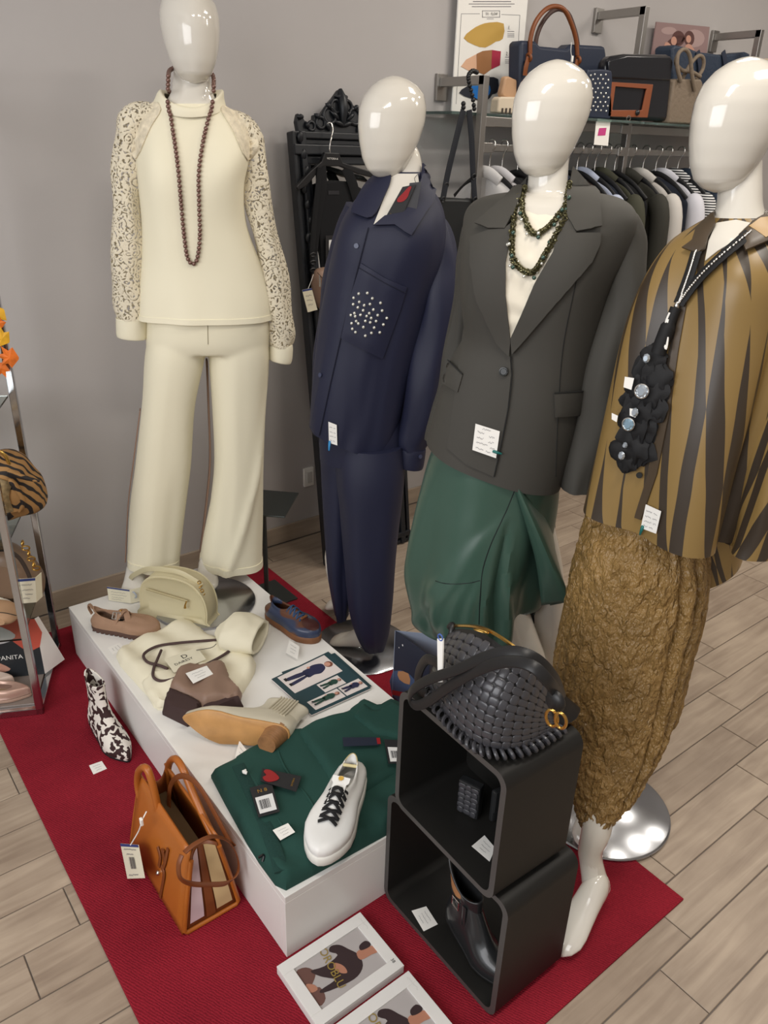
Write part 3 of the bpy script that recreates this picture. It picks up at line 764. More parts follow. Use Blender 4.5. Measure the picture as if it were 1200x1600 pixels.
s3, _ = f3.limb([(955, 338, 30, -.01), (972, 350, 52, -.012), (977, 395, 63, -.008), (972, 460, 68, .01), (952, 545, 68, .03), (932, 630, 63, .035), (915, 700, 60, .035), (902, 762, 56, .035)], 44, 32, 1., dsl(2)); obj('sleeve', *s3, m_char, jk)
s3, _ = f3.limb([(764, 340, 30, -.03), (746, 356, 42, -.04), (738, 405, 46, -.06), (730, 465, 46, -.08), (720, 530, 45, -.09), (708, 590, 45, -.09), (698, 640, 46, -.09), (688, 690, 46, -.09)], 44, 32, 1., dsl(7)); obj('sleeve', *s3, m_char, jk)
ctop = patch(B3n, [(818, 330), (806, 338), (795, 360), (790, 410), (789, 465), (792, 520), (800, 540), (812, 500), (838, 443), (866, 395), (880, 350), (886, 332), (868, 336), (840, 338)], .004, 4, .003)
vv = []
for p in ctop[0]: vv.append(p+(EYE-p).normalized()*.0016*sin(p.z*150+(p-f3.b).dot(f3.r)*60+2*noise.noise(p*14)))
obj('cream_top', vv, ctop[1], m_creamtop, t3, label='cream draped top in the blazer opening')
cb = (vv, ctop[1])
obj('chest', *patch(B3n, [(823, 296), (888, 296), (888, 334), (868, 338), (840, 341), (816, 334), (806, 340), (812, 318)], .0035, 4, .002), m_white, t3)
lap = [(885, 338), (899, 368), (935, 367), (933, 384), (920, 410), (873, 466), (801, 552), (799, 526), (836, 443), (864, 396), (877, 357)]
obj('lapel', *patch(B3, lap, .012, 5, .005), m_char, jk)
obj('collar', *patch(B3n, [(893, 264), (934, 310), (936, 358), (899, 366), (885, 345), (884, 310)], .0145, 5, .006), m_char, jk)
obj('lapel', *patch(B3, [(801, 352), (789, 361), (766, 363), (740, 373), (740, 410), (748, 466), (779, 536), (797, 556), (799, 530), (791, 461), (791, 410)], .012, 5, .005), m_char, jk)
obj('collar', *patch(B3n, [(822, 280), (796, 310), (747, 353), (766, 361), (790, 361), (802, 342), (814, 314)], .0145, 5, .006), m_char, jk)
fr = obj('front_panel', *patch(B3, [(740, 420), (797, 552), (799, 585), (793, 640), (781, 700), (771, 744), (730, 726), (700, 700)], .004, 8, .004), m_char, jk)
seam(B3, [(799, 556), (800, 590), (794, 640), (782, 700), (772, 744)], .0014, m_charseam, 'front_edge', jk, .0052)
seam(B3, [(742, 440), (748, 520), (735, 600), (715, 690)], .0009, m_charseam, 'dart_seam', jk, .001)
seam(B3, [(900, 440), (880, 540), (872, 640), (868, 745)], .0009, m_charseam, 'dart_seam', jk, .001)
p, n = hit(B3, 788, 580, .006); bt = obj('button', *cyl(p, p+n*.004, .0095, 18), mat('horn_button', (40, 42, 42), .25), jk)
obj('button_rim', *torus(p+n*.004, .008, .0016, n), mat('horn_button', (40, 42, 42), .25), bt)
for P in ([(864, 613), (906, 610), (908, 648), (866, 651)], [(703, 563), (726, 585), (718, 613), (691, 597)]):
    obj('pocket_flap', *patch(B3, P, .0075, 5, .005, .002, 8), m_char, jk)
    seam(B3, P[:2], .0016, m_charseam, 'pocket_welt', jk, .008, 10)
slip('white handwritten price slip clipped on the front of the charcoal blazer', [(738, 703), (775, 716), (781, 674), (743, 662)], B3, clip=((771, 703), (784, 707)), seed=4, off=.007, rows=[(.3, .65, .9), (.12, .4, .74), (.6, .85, .7), (.12, .4, .54), (.6, .85, .5), (.12, .6, .34), (.7, .9, .3), (.12, .45, .14), (.55, .75, .12)])
# chain necklaces
def chain(name, label, pts, r, B, nb, fig, seed):
    rr_ = random.Random(seed); t = None
    ps = []
    for q in curve([(x, y, 0) for x, y in pts], 90):
        p, n = hit(B, q.x, q.y, r*1.6)
        ps.append((p if p is not None else fig.P(q.x, q.y, .04), n if n is not None else fig.n))
    t = thing(name, label, 'necklace', tuple(ps[45][0]))
    g = G(); acc = 0
    for i in range(1, len(ps)):
        a, b_ = ps[i-1][0], ps[i][0]; d = (b_-a).normalized(); n = ps[i][1] if i % 2 else ps[i][1].cross(d)
        q = (ps[i][1] if i % 2 else ps[i][1].cross(d)).normalized()
        g.add(torus((a+b_)/2, r, r*.32, q+d*.1, 8, 4))
        g.add(torus((a+b_)/2+V((rr_.uniform(-1, 1), rr_.uniform(-1, 1), rr_.uniform(-1, 1)))*r*.8, r*.8, r*.3, V((rr_.uniform(-1, 1), rr_.uniform(-1, 1), 1)), 7, 4))
    obj('chain', *g.vf, mat('antique_gold_chain', (104, 100, 72), .35, .8), t)
    sp = obj('s', *sphere((0, 0, 0), .0042, 8, 6), mat('grey_crystal_bead', (70, 92, 84), .1, .5)); me = sp.data; bpy.data.objects.remove(sp)
    sp = obj('s', *sphere((0, 0, 0), .0035, 8, 6), m_pearl); me2 = sp.data; bpy.data.objects.remove(sp)
    for k in range(nb):
        i = rr_.randrange(4, 86); p = ps[i][0]+V((rr_.uniform(-1, 1), rr_.uniform(-1, 1), rr_.uniform(-1.2, .3)))*r*1.6+ps[i][1]*.002
        inst('bead', me if k % 2 else me2, Matrix.Translation(p), t)
TB = bvh(j3, cb, nk3)
chain('chain_necklace', 'short gold chain necklace with grey beads at the throat of the charcoal blazer mannequin', [(820, 292), (816, 320), (820, 345), (828, 362), (838, 368), (850, 362), (868, 345), (882, 325), (890, 285)], .0045, TB, 16, f3, 3)
chain('chain_necklace', 'long gold chain necklace with grey beads below the short one over the cream top', [(816, 298), (806, 325), (802, 360), (800, 392), (808, 415), (823, 427), (838, 421), (850, 402), (864, 378), (880, 345), (891, 298)], .005, TB, 26, f3, 5)
# skirt
def dk(th, t):
    c = (th % (2*pi))
    d = .018*t*sin(c*4.0+1.0+t*1.5)+.012*t*sin(c*7+2-t*2)+.01*t*nz(cos(c)*2.2, sin(c)*2.2, t*2.5)
    if t > .28:
        q = ((t-.28)/.72)
        for ce, am, w in ((2.95, .012, .13), (2.55, .016, .12), (2.15, .014, .10), (1.8, .016, .09), (1.5, .013, .08), (1.2, -.024, .09), (.95, .012, .08)):
            c0 = 1.19+(ce-1.19)*q**.75; d += am*min(1, q*2.2)*math.exp(-((c-c0)/(w*(.5+q)))**2)
    d += .012*math.exp(-((c-2.2)/.3)**2-((t-.7)/.2)**2)
    return d
def hemk(th):
    c = th % (2*pi)
    return -.035*math.exp(-((c-1.7)/.7)**2)+.05*math.exp(-((c-.3)/.5)**2)+.05*math.exp(-((c-4.7)/1.2)**2)
sk, _ = f3.torso([(668, 690, 872, .13, 0), (715, 672, 870, .135, 0), (755, 662, 868, .14, 0), (800, 653, 862, .15, 0), (850, 646, 852, .16, 0), (885, 645, 846, .165, 0), (920, 653, 842, .16, 0), (950, 664, 834, .15, 0), (968, 674, 826, .135, 0)], 70, 120, 2.1, dk, hemk, (True, False))
sko = obj('skirt', *sk, m_green, t3, label='green taffeta balloon skirt', solid=.003)
BS = bvh(sk)
seam(BS, [(681, 908), (700, 912), (730, 911), (750, 907)], .0012, m_green2, 'panel_seam', sko)
seam(BS, [(806, 760), (790, 800), (765, 855), (752, 905), (749, 975)], .0014, m_green2, 'panel_seam', sko)
rails = [[(800, 752, .12), (822, 820, .13), (838, 880, .12), (846, 945, .09)], [(806, 754, .13), (834, 815, .15), (862, 880, .14), (889, 940, .10)], [(812, 752, .10), (848, 815, .09), (872, 880, .07), (886, 941, .08)], [(830, 752, .05), (858, 815, .03), (868, 880, .0), (860, 946, .03)]]
cols = [curve([f3.P(*p) for p in rl], 24) for rl in rails]
ringsF = [curve([c[i] for c in cols], 14) for i in range(24)]
v, f = loft(ringsF, (False, False), False); obj('drape_fold', v, f, m_green, sko, solid=.003)
lin_, _ = f3.torso([(740, 790, 870, .06, -.06), (800, 800, 868, .06, -.06), (880, 812, 868, .06, -.06), (950, 824, 867, .055, -.06), (990, 828, 871, .05, -.06), (1006, 836, 864, .03, -.06)], 30, 48, 2.3)
obj('under_layer', *lin_, m_green2, sko, label='black-green under layer')

# ---- mannequin 4: gold and brown striped shirt, crinkled gold trousers
m_shirt = mat('striped_satin', (150, 116, 58), .38, sheen=.2)
nt, b = nodes_of(m_shirt); uvn = nt.nodes.new('ShaderNodeUVMap'); sx = nt.nodes.new('ShaderNodeSeparateXYZ'); nt.links.new(uvn.outputs[0], sx.inputs[0])
U0, V0 = sx.outputs[0], sx.outputs[1]
tcs = nt.nodes.new('ShaderNodeTexCoord'); ns = nt.nodes.new('ShaderNodeTexNoise'); ns.inputs['Scale'].default_value = 3.5; nt.links.new(tcs.outputs['Object'], ns.inputs[0])
uu = mth(nt, 'ADD', mth(nt, 'MULTIPLY', U0, 25.), mth(nt, 'ADD', mth(nt, 'MULTIPLY', V0, 3.4), mth(nt, 'MULTIPLY', ns.outputs[0], .35)))
fi = mth(nt, 'FLOOR', uu); fr_ = mth(nt, 'FRACT', uu)
wn = nt.nodes.new('ShaderNodeTexWhiteNoise'); wn.noise_dimensions = '1D'; nt.links.new(fi, wn.inputs['W'])
tri = mth(nt, 'MULTIPLY', mth(nt, 'PINGPONG', mth(nt, 'ADD', mth(nt, 'MULTIPLY', V0, 1.45), mth(nt, 'MULTIPLY', wn.outputs[0], 3.0)), .5), 2.)
dd_ = mth(nt, 'MULTIPLY', mth(nt, 'ABSOLUTE', mth(nt, 'SUBTRACT', fr_, .5)), 2.)
msk = mth(nt, 'LESS_THAN', dd_, mth(nt, 'MULTIPLY', tri, 1.15))
mxr = nt.nodes.new('ShaderNodeMixRGB'); mxr.inputs[1].default_value = (*lin((58, 50, 42)), 1); mxr.inputs[2].default_value = (*lin((136, 111, 66)), 1)
nt.links.new(msk, mxr.inputs[0]); nt.links.new(mxr.outputs[0], b.inputs['Base Color'])
m_crink = mat('crinkled_gold_satin', (138, 109, 64), .36, var=.2, vscale=12, sheen=.2)
nt, b = nodes_of(m_crink); tcs = nt.nodes.new('ShaderNodeTexCoord'); vo = nt.nodes.new('ShaderNodeTexVoronoi'); vo.feature = 'DISTANCE_TO_EDGE'; vo.inputs['Scale'].default_value = 30
mpc = nt.nodes.new('ShaderNodeMapping'); mpc.inputs['Scale'].default_value = (1, 1, .6); nt.links.new(tcs.outputs['Object'], mpc.inputs[0])
nn = nt.nodes.new('ShaderNodeTexNoise'); nn.inputs['Scale'].default_value = 40; nn.inputs['Detail'].default_value = 3; nt.links.new(mpc.outputs[0], nn.inputs[0])
mxv = nt.nodes.new('ShaderNodeMixRGB'); mxv.inputs[0].default_value = .08; nt.links.new(mpc.outputs[0], mxv.inputs[1]); nt.links.new(nn.outputs['Color'], mxv.inputs[2]); nt.links.new(mxv.outputs[0], vo.inputs[0])
bp = nt.nodes.new('ShaderNodeBump'); bp.inputs['Strength'].default_value = 1.0; bp.inputs['Distance'].default_value = .011
nt.links.new(mth(nt, 'ADD', mth(nt, 'MULTIPLY', vo.outputs[0], 1.2), mth(nt, 'MULTIPLY', nn.outputs[0], .6)), bp.inputs['Height']); nt.links.new(bp.outputs[0], b.inputs['Normal'])
f4 = Fig(1.43, .83)
t4 = thing('mannequin', 'white egg-head mannequin in a gold and brown striped shirt with crinkled gold trousers', 'mannequin', (1.43, .83, .006))
g = G()
g.add(head_vf(f4.P(1148, 197, 0), .212, RAD(-32), RAD(4), f4.n))
g.add(f4.torso([(250, 1128, 1192, .042, -.02), (285, 1122, 1192, .047, -.02), (330, 1116, 1196, .055, -.015), (370, 1085, 1225, .065, -.01), (430, 1060, 1230, .08, 0), (520, 1060, 1200, .085, 0)], 30, 32)[0])
heel = atz(934, 1398, .055); toe = atz(872, 1492, .014); an = atplane(922, 1335, heel, f4.n)
lg = G().add(foot_vf(an, heel, toe, .026, .031))
lg.add(tube(curve([f4.P(955, 1100, .12), f4.P(940, 1200, .2), atplane(933, 1290, heel-f4.n*.015, f4.n), an, heel+V((0, 0, .02))], 16), [.045, .045, .044, .043, .042, .040, .037, .034, .032, .030, .028, .027, .026, .026, .026, .026], 20))
obj('leg', *lg.vf, m_white, t4); lg = G()
h2 = V((1.40, .84, .05)); lg.add(tube(curve([f4.P(1020, 1050, -.03), V((1.42, .84, .35)), V((1.41, .84, .12))], 12), [.058, .056, .053, .05, .047, .044, .041, .038, .035, .033, .032, .031], 20)); lg.add(foot_vf(V((1.41, .84, .12)), h2, h2+f4.n*.12+V((0, 0, -.03)), .031, .034)); obj('leg', *lg.vf, m_white, t4)
obj('body', *g.vf, m_white, t4, label='glossy white body')
base_disc(t4, (1.455, .85, .006), .175, (1.45, .85, .3))
def d4(th, t):
    c = th % (2*pi)
    return .022*t*sin(c*5+t*1.5)+.016*t*nz(cos(c)*2+5, sin(c)*2, t*2.5)+.02*math.exp(-((c-1.3)/.5)**2-((t-.4)/.14)**2)-.025*t*math.exp(-((c-.75)/.12)**2)
sh, uv4 = f4.torso([(338, 1108, 1205, .06, -.015), (355, 1078, 1230, .075, -.012), (380, 1045, 1252, .09, -.005), (430, 1012, 1268, .115, 0), (500, 986, 1262, .14, 0), (600, 961, 1238, .16, 0), ((695, 710), 938, 1205, .17, 0), ((772, 830), 920, 1172, .175, 0)], 70, 120, 2.2, d4)
so = obj('shirt', *sh, m_shirt, t4, uvs=uv4, label='gold and brown striped satin shirt')
B4 = bvh(sh)
def dsl4(th, t): return .010*nz(cos(th)*2+9, t*4, sin(th)*2)+.012*t*sin(th*4+t*3)
sl4, uvs4 = f4.limb([(1235, 375, 60, 0), (1262, 430, 90, .01), (1262, 510, 105, .03), (1246, 620, 112, .05), (1222, 720, 114, .06), (1200, 800, 112, .06), (1188, 856, 108, .06)], 50, 48, .9, dsl4)
obj('sleeve', *sl4, m_shirt, so, uvs=[(u*.55, v_) for u, v_ in uvs4])
bkt, uvb = f4.torso([((790, 800), 1010, 1180, .12, -.1), ((860, 840), 1040, 1170, .11, -.1), ((905, 872), 1060, 1160, .1, -.1)], 20, 64, 2.2); obj('back_tail', *bkt, m_shirt, so, uvs=[(u+.3, v_*.3+.6) for u, v_ in uvb])
obj('collar', *patch(B4, [(1118, 338), (1090, 362), (1084, 380), (1068, 391), (1094, 399), (1105, 392), (1109, 374), (1120, 356)], .012, 5, .005, .002, 6), mat('brown_satin', (72, 60, 46), .4), so)
obj('collar', *patch(B4, [(1206, 330), (1172, 352), (1153, 374), (1163, 397), (1196, 382), (1235, 360), (1235, 335)], .012, 5, .005, .002, 6), mat('brown_satin', (72, 60, 46), .4), so)
obj('collar_stripe', *patch(B4, [(1182, 349), (1166, 362), (1190, 380), (1215, 368), (1215, 345)], .0145, 5, .002), mat('gold_satin', (158, 122, 62), .38), so)
obj('chest', *patch(B4, [(1120, 350), (1108, 378), (1103, 408), (1122, 393), (1153, 375), (1172, 350), (1150, 345)], .003, 5, .002), m_white, t4)
obj('placket', *patch(B4, [(1068, 455), (1078, 452), (1062, 540), (1048, 640), (1028, 740), (1003, 812), (992, 808), (1014, 740), (1035, 640), (1052, 540)], .004, 6, .003), mat('brown_satin', (72, 60, 46), .4), so)
p, n = hit(B4, 1001, 741, .006); obj('button', *cyl(p, p+n*.003, .006, 14), mat('horn_button', (40, 42, 42), .25), so)
slip('white handwritten price slip with a green clip at the hem of the striped shirt', [(1001, 825), (1025, 834), (1033, 799), (1009, 788)], B4, lambda x, y: f4.P(x, y, .18), clip=((1009, 820), (1004, 834)), seed=6)
def dp(th, t):
    c = th % (2*pi); p = V((cos(c)*2.6, sin(c)*2.6, t*9))
    rg = 1-abs(noise.noise(p*2.1))*2; r2 = 1-abs(noise.noise(p*4.3+V((5, 1, 2))))*2
    d = .005*rg+.004*r2
    for cc, w, a in ((.55, .05, -.03), (.85, .06, -.02), (.25, .06, -.02), (2.75, .06, -.02)):
        d += a*math.exp(-((c-cc-.1*(t-.5))/w)**2)*min(1, t*3)
    return d
pt, _ = f4.torso([(745, 950, 1065, .09, 0), (795, 924, 1088, .122, .0), (850, 905, 1104, .15, .01), (930, 889, 1104, .15, .03), (1040, 869, 1078, .14, .08), (1120, 874, 1056, .125, .12), (1190, 889, 1022, .10, .17), (1240, 900, 990, .08, .21), (1266, 907, 966, .064, .23), (1276, 912, 960, .05, .235)], 170, 220, 2.1, dp)
obj('trousers', *pt, m_crink, t4, label='crinkled gold satin trousers')

# ------------------------------------------------------------------ shoes
FOOTW = [(0, 0), (.012, .12), (.04, .19), (.1, .255), (.25, .30), (.45, .325), (.65, .40), (.78, .395), (.88, .31), (.95, .2), (.985, .11), (1, 0)]
POINTW = [(0, 0), (.012, .12), (.04, .19), (.1, .25), (.25, .285), (.45, .31), (.62, .37), (.75, .33), (.86, .225), (.94, .12), (.985, .06), (1, 0)]
def outline(L, W, z=0., tab=FOOTW, grow=0., zt=None):
    def f(th):
        u = .5-.5*cos(th); w = lerp_tab(tab, u)[0]*W*2
        x = u*L+grow*(-cos(th)); y = (w/2*1.25+grow*abs(sin(th)))*(1 if sin(th) >= 0 else -1)
        zz = z if zt is None else z+zt(u)
        return V((x, y, zz))
    return f
def ringk(cx, a, b, zh, zf, zm=0.):
    return lambda th: V((cx-a*cos(th), b*sin(th), zh+(zf-zh)*(.5-.5*cos(th))-zm*sin(th)**2))
def skin(keys, m=18, n=56):
    tabs = []
    for j in range(n):
        th = 2*pi*j/n; tabs.append([tuple(k(th)) for k in keys])
    rings = [[V(cat(tabs[j], i/(m-1))) for j in range(n)] for i in range(m)]
    return loft(rings, (False, False))
def sole_vf(L, W, z0, z1, tab=FOOTW, grow=.003, zt=None, n=56):
    ks = [outline(L, W, z0, tab, grow*.4, zt), outline(L, W, z0+.2*(z1-z0), tab, grow, zt), outline(L, W, z0+.8*(z1-z0), tab, grow, zt), outline(L, W, z1, tab, grow*.3, zt)]
    return loft([[k(2*pi*j/n) for j in range(n)] for k in ks])
def place(heel, toe, up=V((0, 0, 1)), roll=0.):
    heel, toe = V(heel), V(toe); x = (toe-heel).normalized(); y = V(up).cross(x).normalized(); z = x.cross(y)
    M = Matrix.Identity(4)
    for i in range(3): M[i][0], M[i][1], M[i][2], M[i][3] = x[i], y[i], z[i], heel[i]
    return M @ Matrix.Rotation(roll, 4, 'X'), (toe-heel).length
def on_upper(vf):
    T = BVHTree.FromPolygons(vf[0], vf[1])
    def f(x, y, off=.002, z=.4):
        h = T.ray_cast(V((x, y, z)), V((0, 0, -1)))
        return (h[0]+V((0, 0, off))) if h[0] is not None else V((x, y, .05))
    return f
def laces(t, f, xs, yw, m, w=.006, lift=.003):
    for i, x in enumerate(xs):
        a, b_, c = f(x, -yw), f(x+.004, 0), f(x, yw)
        x2 = xs[i+1] if i+1 < len(xs) else x+.014
        for s in (1, -1):
            p = [f(x, -yw*s, lift), f(x*.66+x2*.34, -yw*s*.35, lift+.003), f(x*.34+x2*.66, yw*s*.35, lift+.003+.0015*s), f(x2, yw*s, lift)]
            obj('lace', *ribbon(curve(p, 8), w, .0022, (0, 0, 1)), m, t)

# white sneaker
GZ = PZ+.036
M, L = place(atz(556, 1212, GZ), atz(497, 1352, GZ)); W = L*.36
t = thing('sneaker', 'white low sneaker with black laces standing on the folded green clothes', 'shoe', M=M)
m_wl = mat('white_leather', (232, 231, 227), .4)
obj('sole', *sole_vf(L, W, 0, .026, grow=.006), mat('white_rubber', (226, 224, 216), .5), t)
up = skin([outline(L, W, .022), outline(L*.985, W*1.02, .045), ringk(.43*L, .33*L, .29*W, .062, .058), ringk(.33*L, .24*L, .23*W, .082, .085, .012), ringk(.285*L, .2*L, .2*W, .088, .078, .014)], 20)
upo = obj('upper', *up, m_wl, t, solid=.0035)
f = on_upper(up)
obj('insole', *skin([ringk(.28*L, .22*L, .26*W, .03, .03), ringk(.28*L, .01, .01, .03, .03)], 4), mat('insole_grey', (205, 203, 198), .8), t)
obj('heel_patch', *skin([lambda th: ringk(.33*L, .242*L, .235*W, .0805, .0835, .012)(max(-1.0, min(1.0, (th-pi)/pi*1.0))), lambda th: ringk(.288*L, .204*L, .205*W, .0895, .0795, .014)(max(-1.0, min(1.0, (th-pi)/pi*1.0)))], 5, 40), mat('champagne_metallic', (196, 184, 140), .4, .5), t, solid=.003)
tv = [V((x, y, 0)) for x, y in ((.44*L, -.022), (.44*L, .022), (.56*L, .020), (.56*L, -.020))]
obj('tongue', *ribbon(curve([V((.41*L, 0, .098)), V((.45*L, 0, .093)), f(.52*L, 0, .002), f(.64*L, 0, .0005)], 10), [.040]*4+[.030]*6, .003, (0, 0, 1)), m_wl, t)
obj('tongue_logo', *prism([V((.43*L+dx, dy, .0985)) for dx, dy in ell(0, 0, .007, .006, 12)], (0, 0, .0008)), mat('gold_print', (222, 178, 80), .4), t)
laces(t, f, [L*k for k in (.49, .55, .61, .67, .73)], .021, mat('black_lace', (28, 28, 30), .8), .0078, .0062)
seam_pts = [f(.74*L, -.03, .001), f(.79*L, 0, .001), f(.74*L, .03, .001)]
obj('toe_seam', *tube(curve(seam_pts, 12), .0008, 5), mat('seam_grey', (185, 183, 178), .8), t)

# brown and blue sneaker
M, L = place(atz(420, 962, PZ), atz(497, 1004, PZ)); W = L*.37
t = thing('sneaker', 'brown and blue leather sneaker with blue laces at the far edge of the white plinth', 'shoe', M=M)
obj('sole', *sole_vf(L, W, 0, .024, grow=.005), mat('tan_rubber', (120, 78, 48), .55, var=.2, vscale=20), t)
m_bb = mat('brown_blue_leather', (92, 58, 42), .4, coat=.2); nt, b = nodes_of(m_bb); tc = nt.nodes.new('ShaderNodeTexCoord'); n1 = nt.nodes.new('ShaderNodeTexNoise'); n1.inputs['Scale'].default_value = 13; n1.inputs['Detail'].default_value = 0; nt.links.new(tc.outputs['Object'], n1.inputs[0])
r = ramp2(nt, n1.outputs[0], (92, 56, 38), (48, 58, 84), .555, .585); nt.links.new(r.outputs[0], b.inputs['Base Color'])
up = skin([outline(L, W, .02), outline(L*.985, W*1.02, .045), ringk(.43*L, .33*L, .29*W, .058, .058), ringk(.31*L, .24*L, .23*W, .078, .08, .014), ringk(.26*L, .2*L, .2*W, .084, .074, .016)], 20)
obj('upper', *up, m_bb, t, solid=.004); f = on_upper(up)
obj('insole', *skin([ringk(.27*L, .2*L, .24*W, .03, .03), ringk(.27*L, .01, .01, .03, .03)], 4), mat('dark_lining', (52, 34, 28), .8), t)
ue = [(u, w) for u, w in ell(.86*L, 0, .13*L, .3*W, 20)]
tc_ = [V((u, w, 0)) for u, w in ue]
v2, ff, dd = trig([(p.x, p.y) for p in tc_], .008); obj('toe_cap', [f(x, y, .0042) for x, y in v2], ff, mat('oxblood_leather', (70, 38, 34), .3, coat=.4), t)
laces(t, f, [L*k for k in (.46, .53, .60, .66)], .018, mat('blue_lace', (44, 70, 104), .8), .005)
p = f(.73*L, 0, .004); obj('ornament', *box(p.x, p.y, p.z+.002, .008, .026, .005), mat('copper_ornament', (190, 130, 85), .3, .8), t, smooth=False, bevel=.0015)

# taupe strap shoe
M, L = place(atz(147, 980, PZ), atz(250, 992, PZ)); W = L*.38
t = thing('strap_shoe', 'taupe suede flat shoe with a buckled strap at the wall end of the white plinth', 'shoe', M=M)
m_suede = mat('taupe_suede', (158, 126, 102), .9, sheen=.4, var=.12, vscale=18, bump=.2, bscale=200)
g = G(); g.add(sole_vf(L, W, .004, .02, grow=.003))
obj('sole', *g.vf, mat('brown_rubber', (84, 60, 50), .7), t)
for k in range(13):
    u = .05+.072*k; w = lerp_tab(FOOTW, u)[0]*W*1.25
    obj('sole_tread', *box(u*L, 0, .003, L*.042, 2*w+.004, .006), mat('brown_rubber', (84, 60, 50), .7), t, smooth=False, bevel=.0015)
up = skin([outline(L, W, .018), outline(L*.985, W*1.02, .038), ringk(.45*L, .39*L, .33*W, .056, .044), ringk(.35*L, .31*L, .27*W, .07, .054, .014), ringk(.30*L, .26*L, .235*W, .078, .052, .026)], 20)
obj('upper', *up, m_suede, t, solid=.004); f = on_upper(up)
obj('insole', *skin([ringk(.32*L, .26*L, .27*W, .026, .026), ringk(.32*L, .01, .01, .026, .026)], 4), mat('black_lining', (28, 26, 26), .8), t)
st = ribbon(curve([V((.40*L, -.31*W, .045)), V((.44*L, -.2*W, .066)), V((.47*L, 0, .074)), V((.50*L, .2*W, .064)), V((.52*L, .32*W, .04))], 14), .024, .004, (0, 0, 1)); obj('strap', *st, m_suede, t)
st = ribbon(curve([V((.60*L, -.28*W, .04)), V((.56*L, -.12*W, .058)), V((.50*L, .06*W, .070)), V((.42*L, .25*W, .062)), V((.38*L, .32*W, .05))], 14), .018, .004, (0, 0, 1)); obj('strap', *st, m_suede, t)
bx = G()
for a, b_ in (((-.012, -.010), (.012, -.010)), ((.012, -.010), (.012, .010)), ((.012, .010), (-.012, .010)), ((-.012, .010), (-.012, -.010)), ((0, -.010), (0, .010))):
    bx.add(cyl((.42*L+a[0], -.24*W+a[1]*.6, .066+a[1]*.8), (.42*L+b_[0], -.24*W+b_[1]*.6, .066+b_[1]*.8), .0016, 6))
obj('buckle', *bx.vf, m_silver, t)
obj('eyelet', *torus((.46*L, -.06*W, .078), .003, .001, (0, 0, 1), 12, 5), m_gold, t)
obj('pull_tab', *ribbon(curve([V((.03*L, 0, .07)), V((-.005, 0, .085)), V((-.008, 0, .07)), V((.0, 0, .05))], 8), .012, .003, (1, 0, 0)), m_suede, t)

def boot(name, label, M, L, W, m_up, m_sole, hz, shaft, heel_h=.02, inner=(40, 36, 34), tab=POINTW, shz=0., fl=1., zf=.97):
    """ankle boot: pointed foot, shaft leaning back; local x to the toe"""
    t = thing(name, label, 'boot', M=M)
    zt = lambda u: heel_h*max(0, 1-u/.62)**1.3
    obj('sole', *sole_vf(L, W, 0, .008, tab, .003, zt), m_sole, t)
    up = skin([outline(L, W, .006, tab, 0, zt), outline(L*.985, W*1.0, .03, tab, 0, zt), ringk(.37*L, .34*L, .31*W, .07+heel_h, .055), ringk(.26*L, .24*L, .25*W, .5*hz+.02, .105), ringk(.235*L, .205*L*(.5+.5*fl), .235*W*(.5+.5*fl), .8*hz, .80*zf*hz), ringk(.23*L+shz, .215*L*fl, .25*W*fl, hz, hz*zf, shaft)], 28)
    obj('upper', *up, m_up, t, solid=.004)
    obj('lining', *skin([ringk(.23*L+shz, .205*L*fl, .235*W*fl, hz-.004, hz*zf-.004, shaft), ringk(.25*L, .19*L, .21*W, .06, .06), ringk(.25*L, .01, .01, .05, .05)], 12), mat('lining_%d' % inner[0], inner, .8), t)
    return t, up
# cow print boot
m_cow = mat('cow_print_hair', (232, 226, 216), .75); nt, b = nodes_of(m_cow); tc = nt.nodes.new('ShaderNodeTexCoord'); n1 = nt.nodes.new('ShaderNodeTexNoise'); n1.inputs['Scale'].default_value = 52; n1.inputs['Detail'].default_value = 1.5; n1.inputs['Distortion'].default_value = .4; nt.links.new(tc.outputs['Object'], n1.inputs[0])
r = ramp2(nt, n1.outputs[0], (228, 222, 212), (54, 30, 30), .50, .52); nt.links.new(r.outputs[0], b.inputs['Base Color'])
M, L = place(atz(149, 1130, .006), atz(199, 1188, .006)); L = .215
t, up = boot('ankle_boot', 'black and white cow print ankle boot standing on the red carpet', M, L, L*.36, m_cow, mat('black_sole', (24, 24, 25), .6), .20, .012, .03, (16, 16, 18))
obj('heel', *loft([[V((.03+r_*.022*cos(a)*1.1, r_*.022*sin(a), z)) for a in (2*pi*j/20 for j in range(20))] for z, r_ in ((0, .85), (.016, .9), (.038, 1.15))]), mat('black_sole', (24, 24, 25), .6), t)
# black pointed boot in the lower cube
m_bl = mat('black_smooth_leather', (38, 39, 40), .28, coat=.25)
h_, t_ = atz(703, 1430, .024), atz(782, 1532, .024)
M, L = place(h_, t_); L = .2
t, up = boot('ankle_boot', 'black leather pointed ankle boot with a buckle inside the lower black cube', M, L, L*.36, m_bl, mat('black_sole', (24, 24, 25), .6), .20, .025, .02, (170, 118, 76), POINTW, -.008, 1.28, .72)
obj('heel', *loft([[V((.03+r_*.022*cos(a), r_*.022*sin(a), z)) for a in (2*pi*j/20 for j in range(20))] for z, r_ in ((0, .85), (.012, .9), (.028, 1.1))]), mat('black_sole', (24, 24, 25), .6), t)
st = curve([V((.235*L-.225*L*cos(a), .27*L*.36*1.0*sin(a), .100+.006*cos(a))) for a in (-2.9, -2.2, -1.4, -.6, 0, .6, 1.4, 2.2, 2.9)], 30); obj('strap', *ribbon(st, .020, .004, [V((p.x-.235*L, p.y, 0)) for p in st]), m_bl, t)
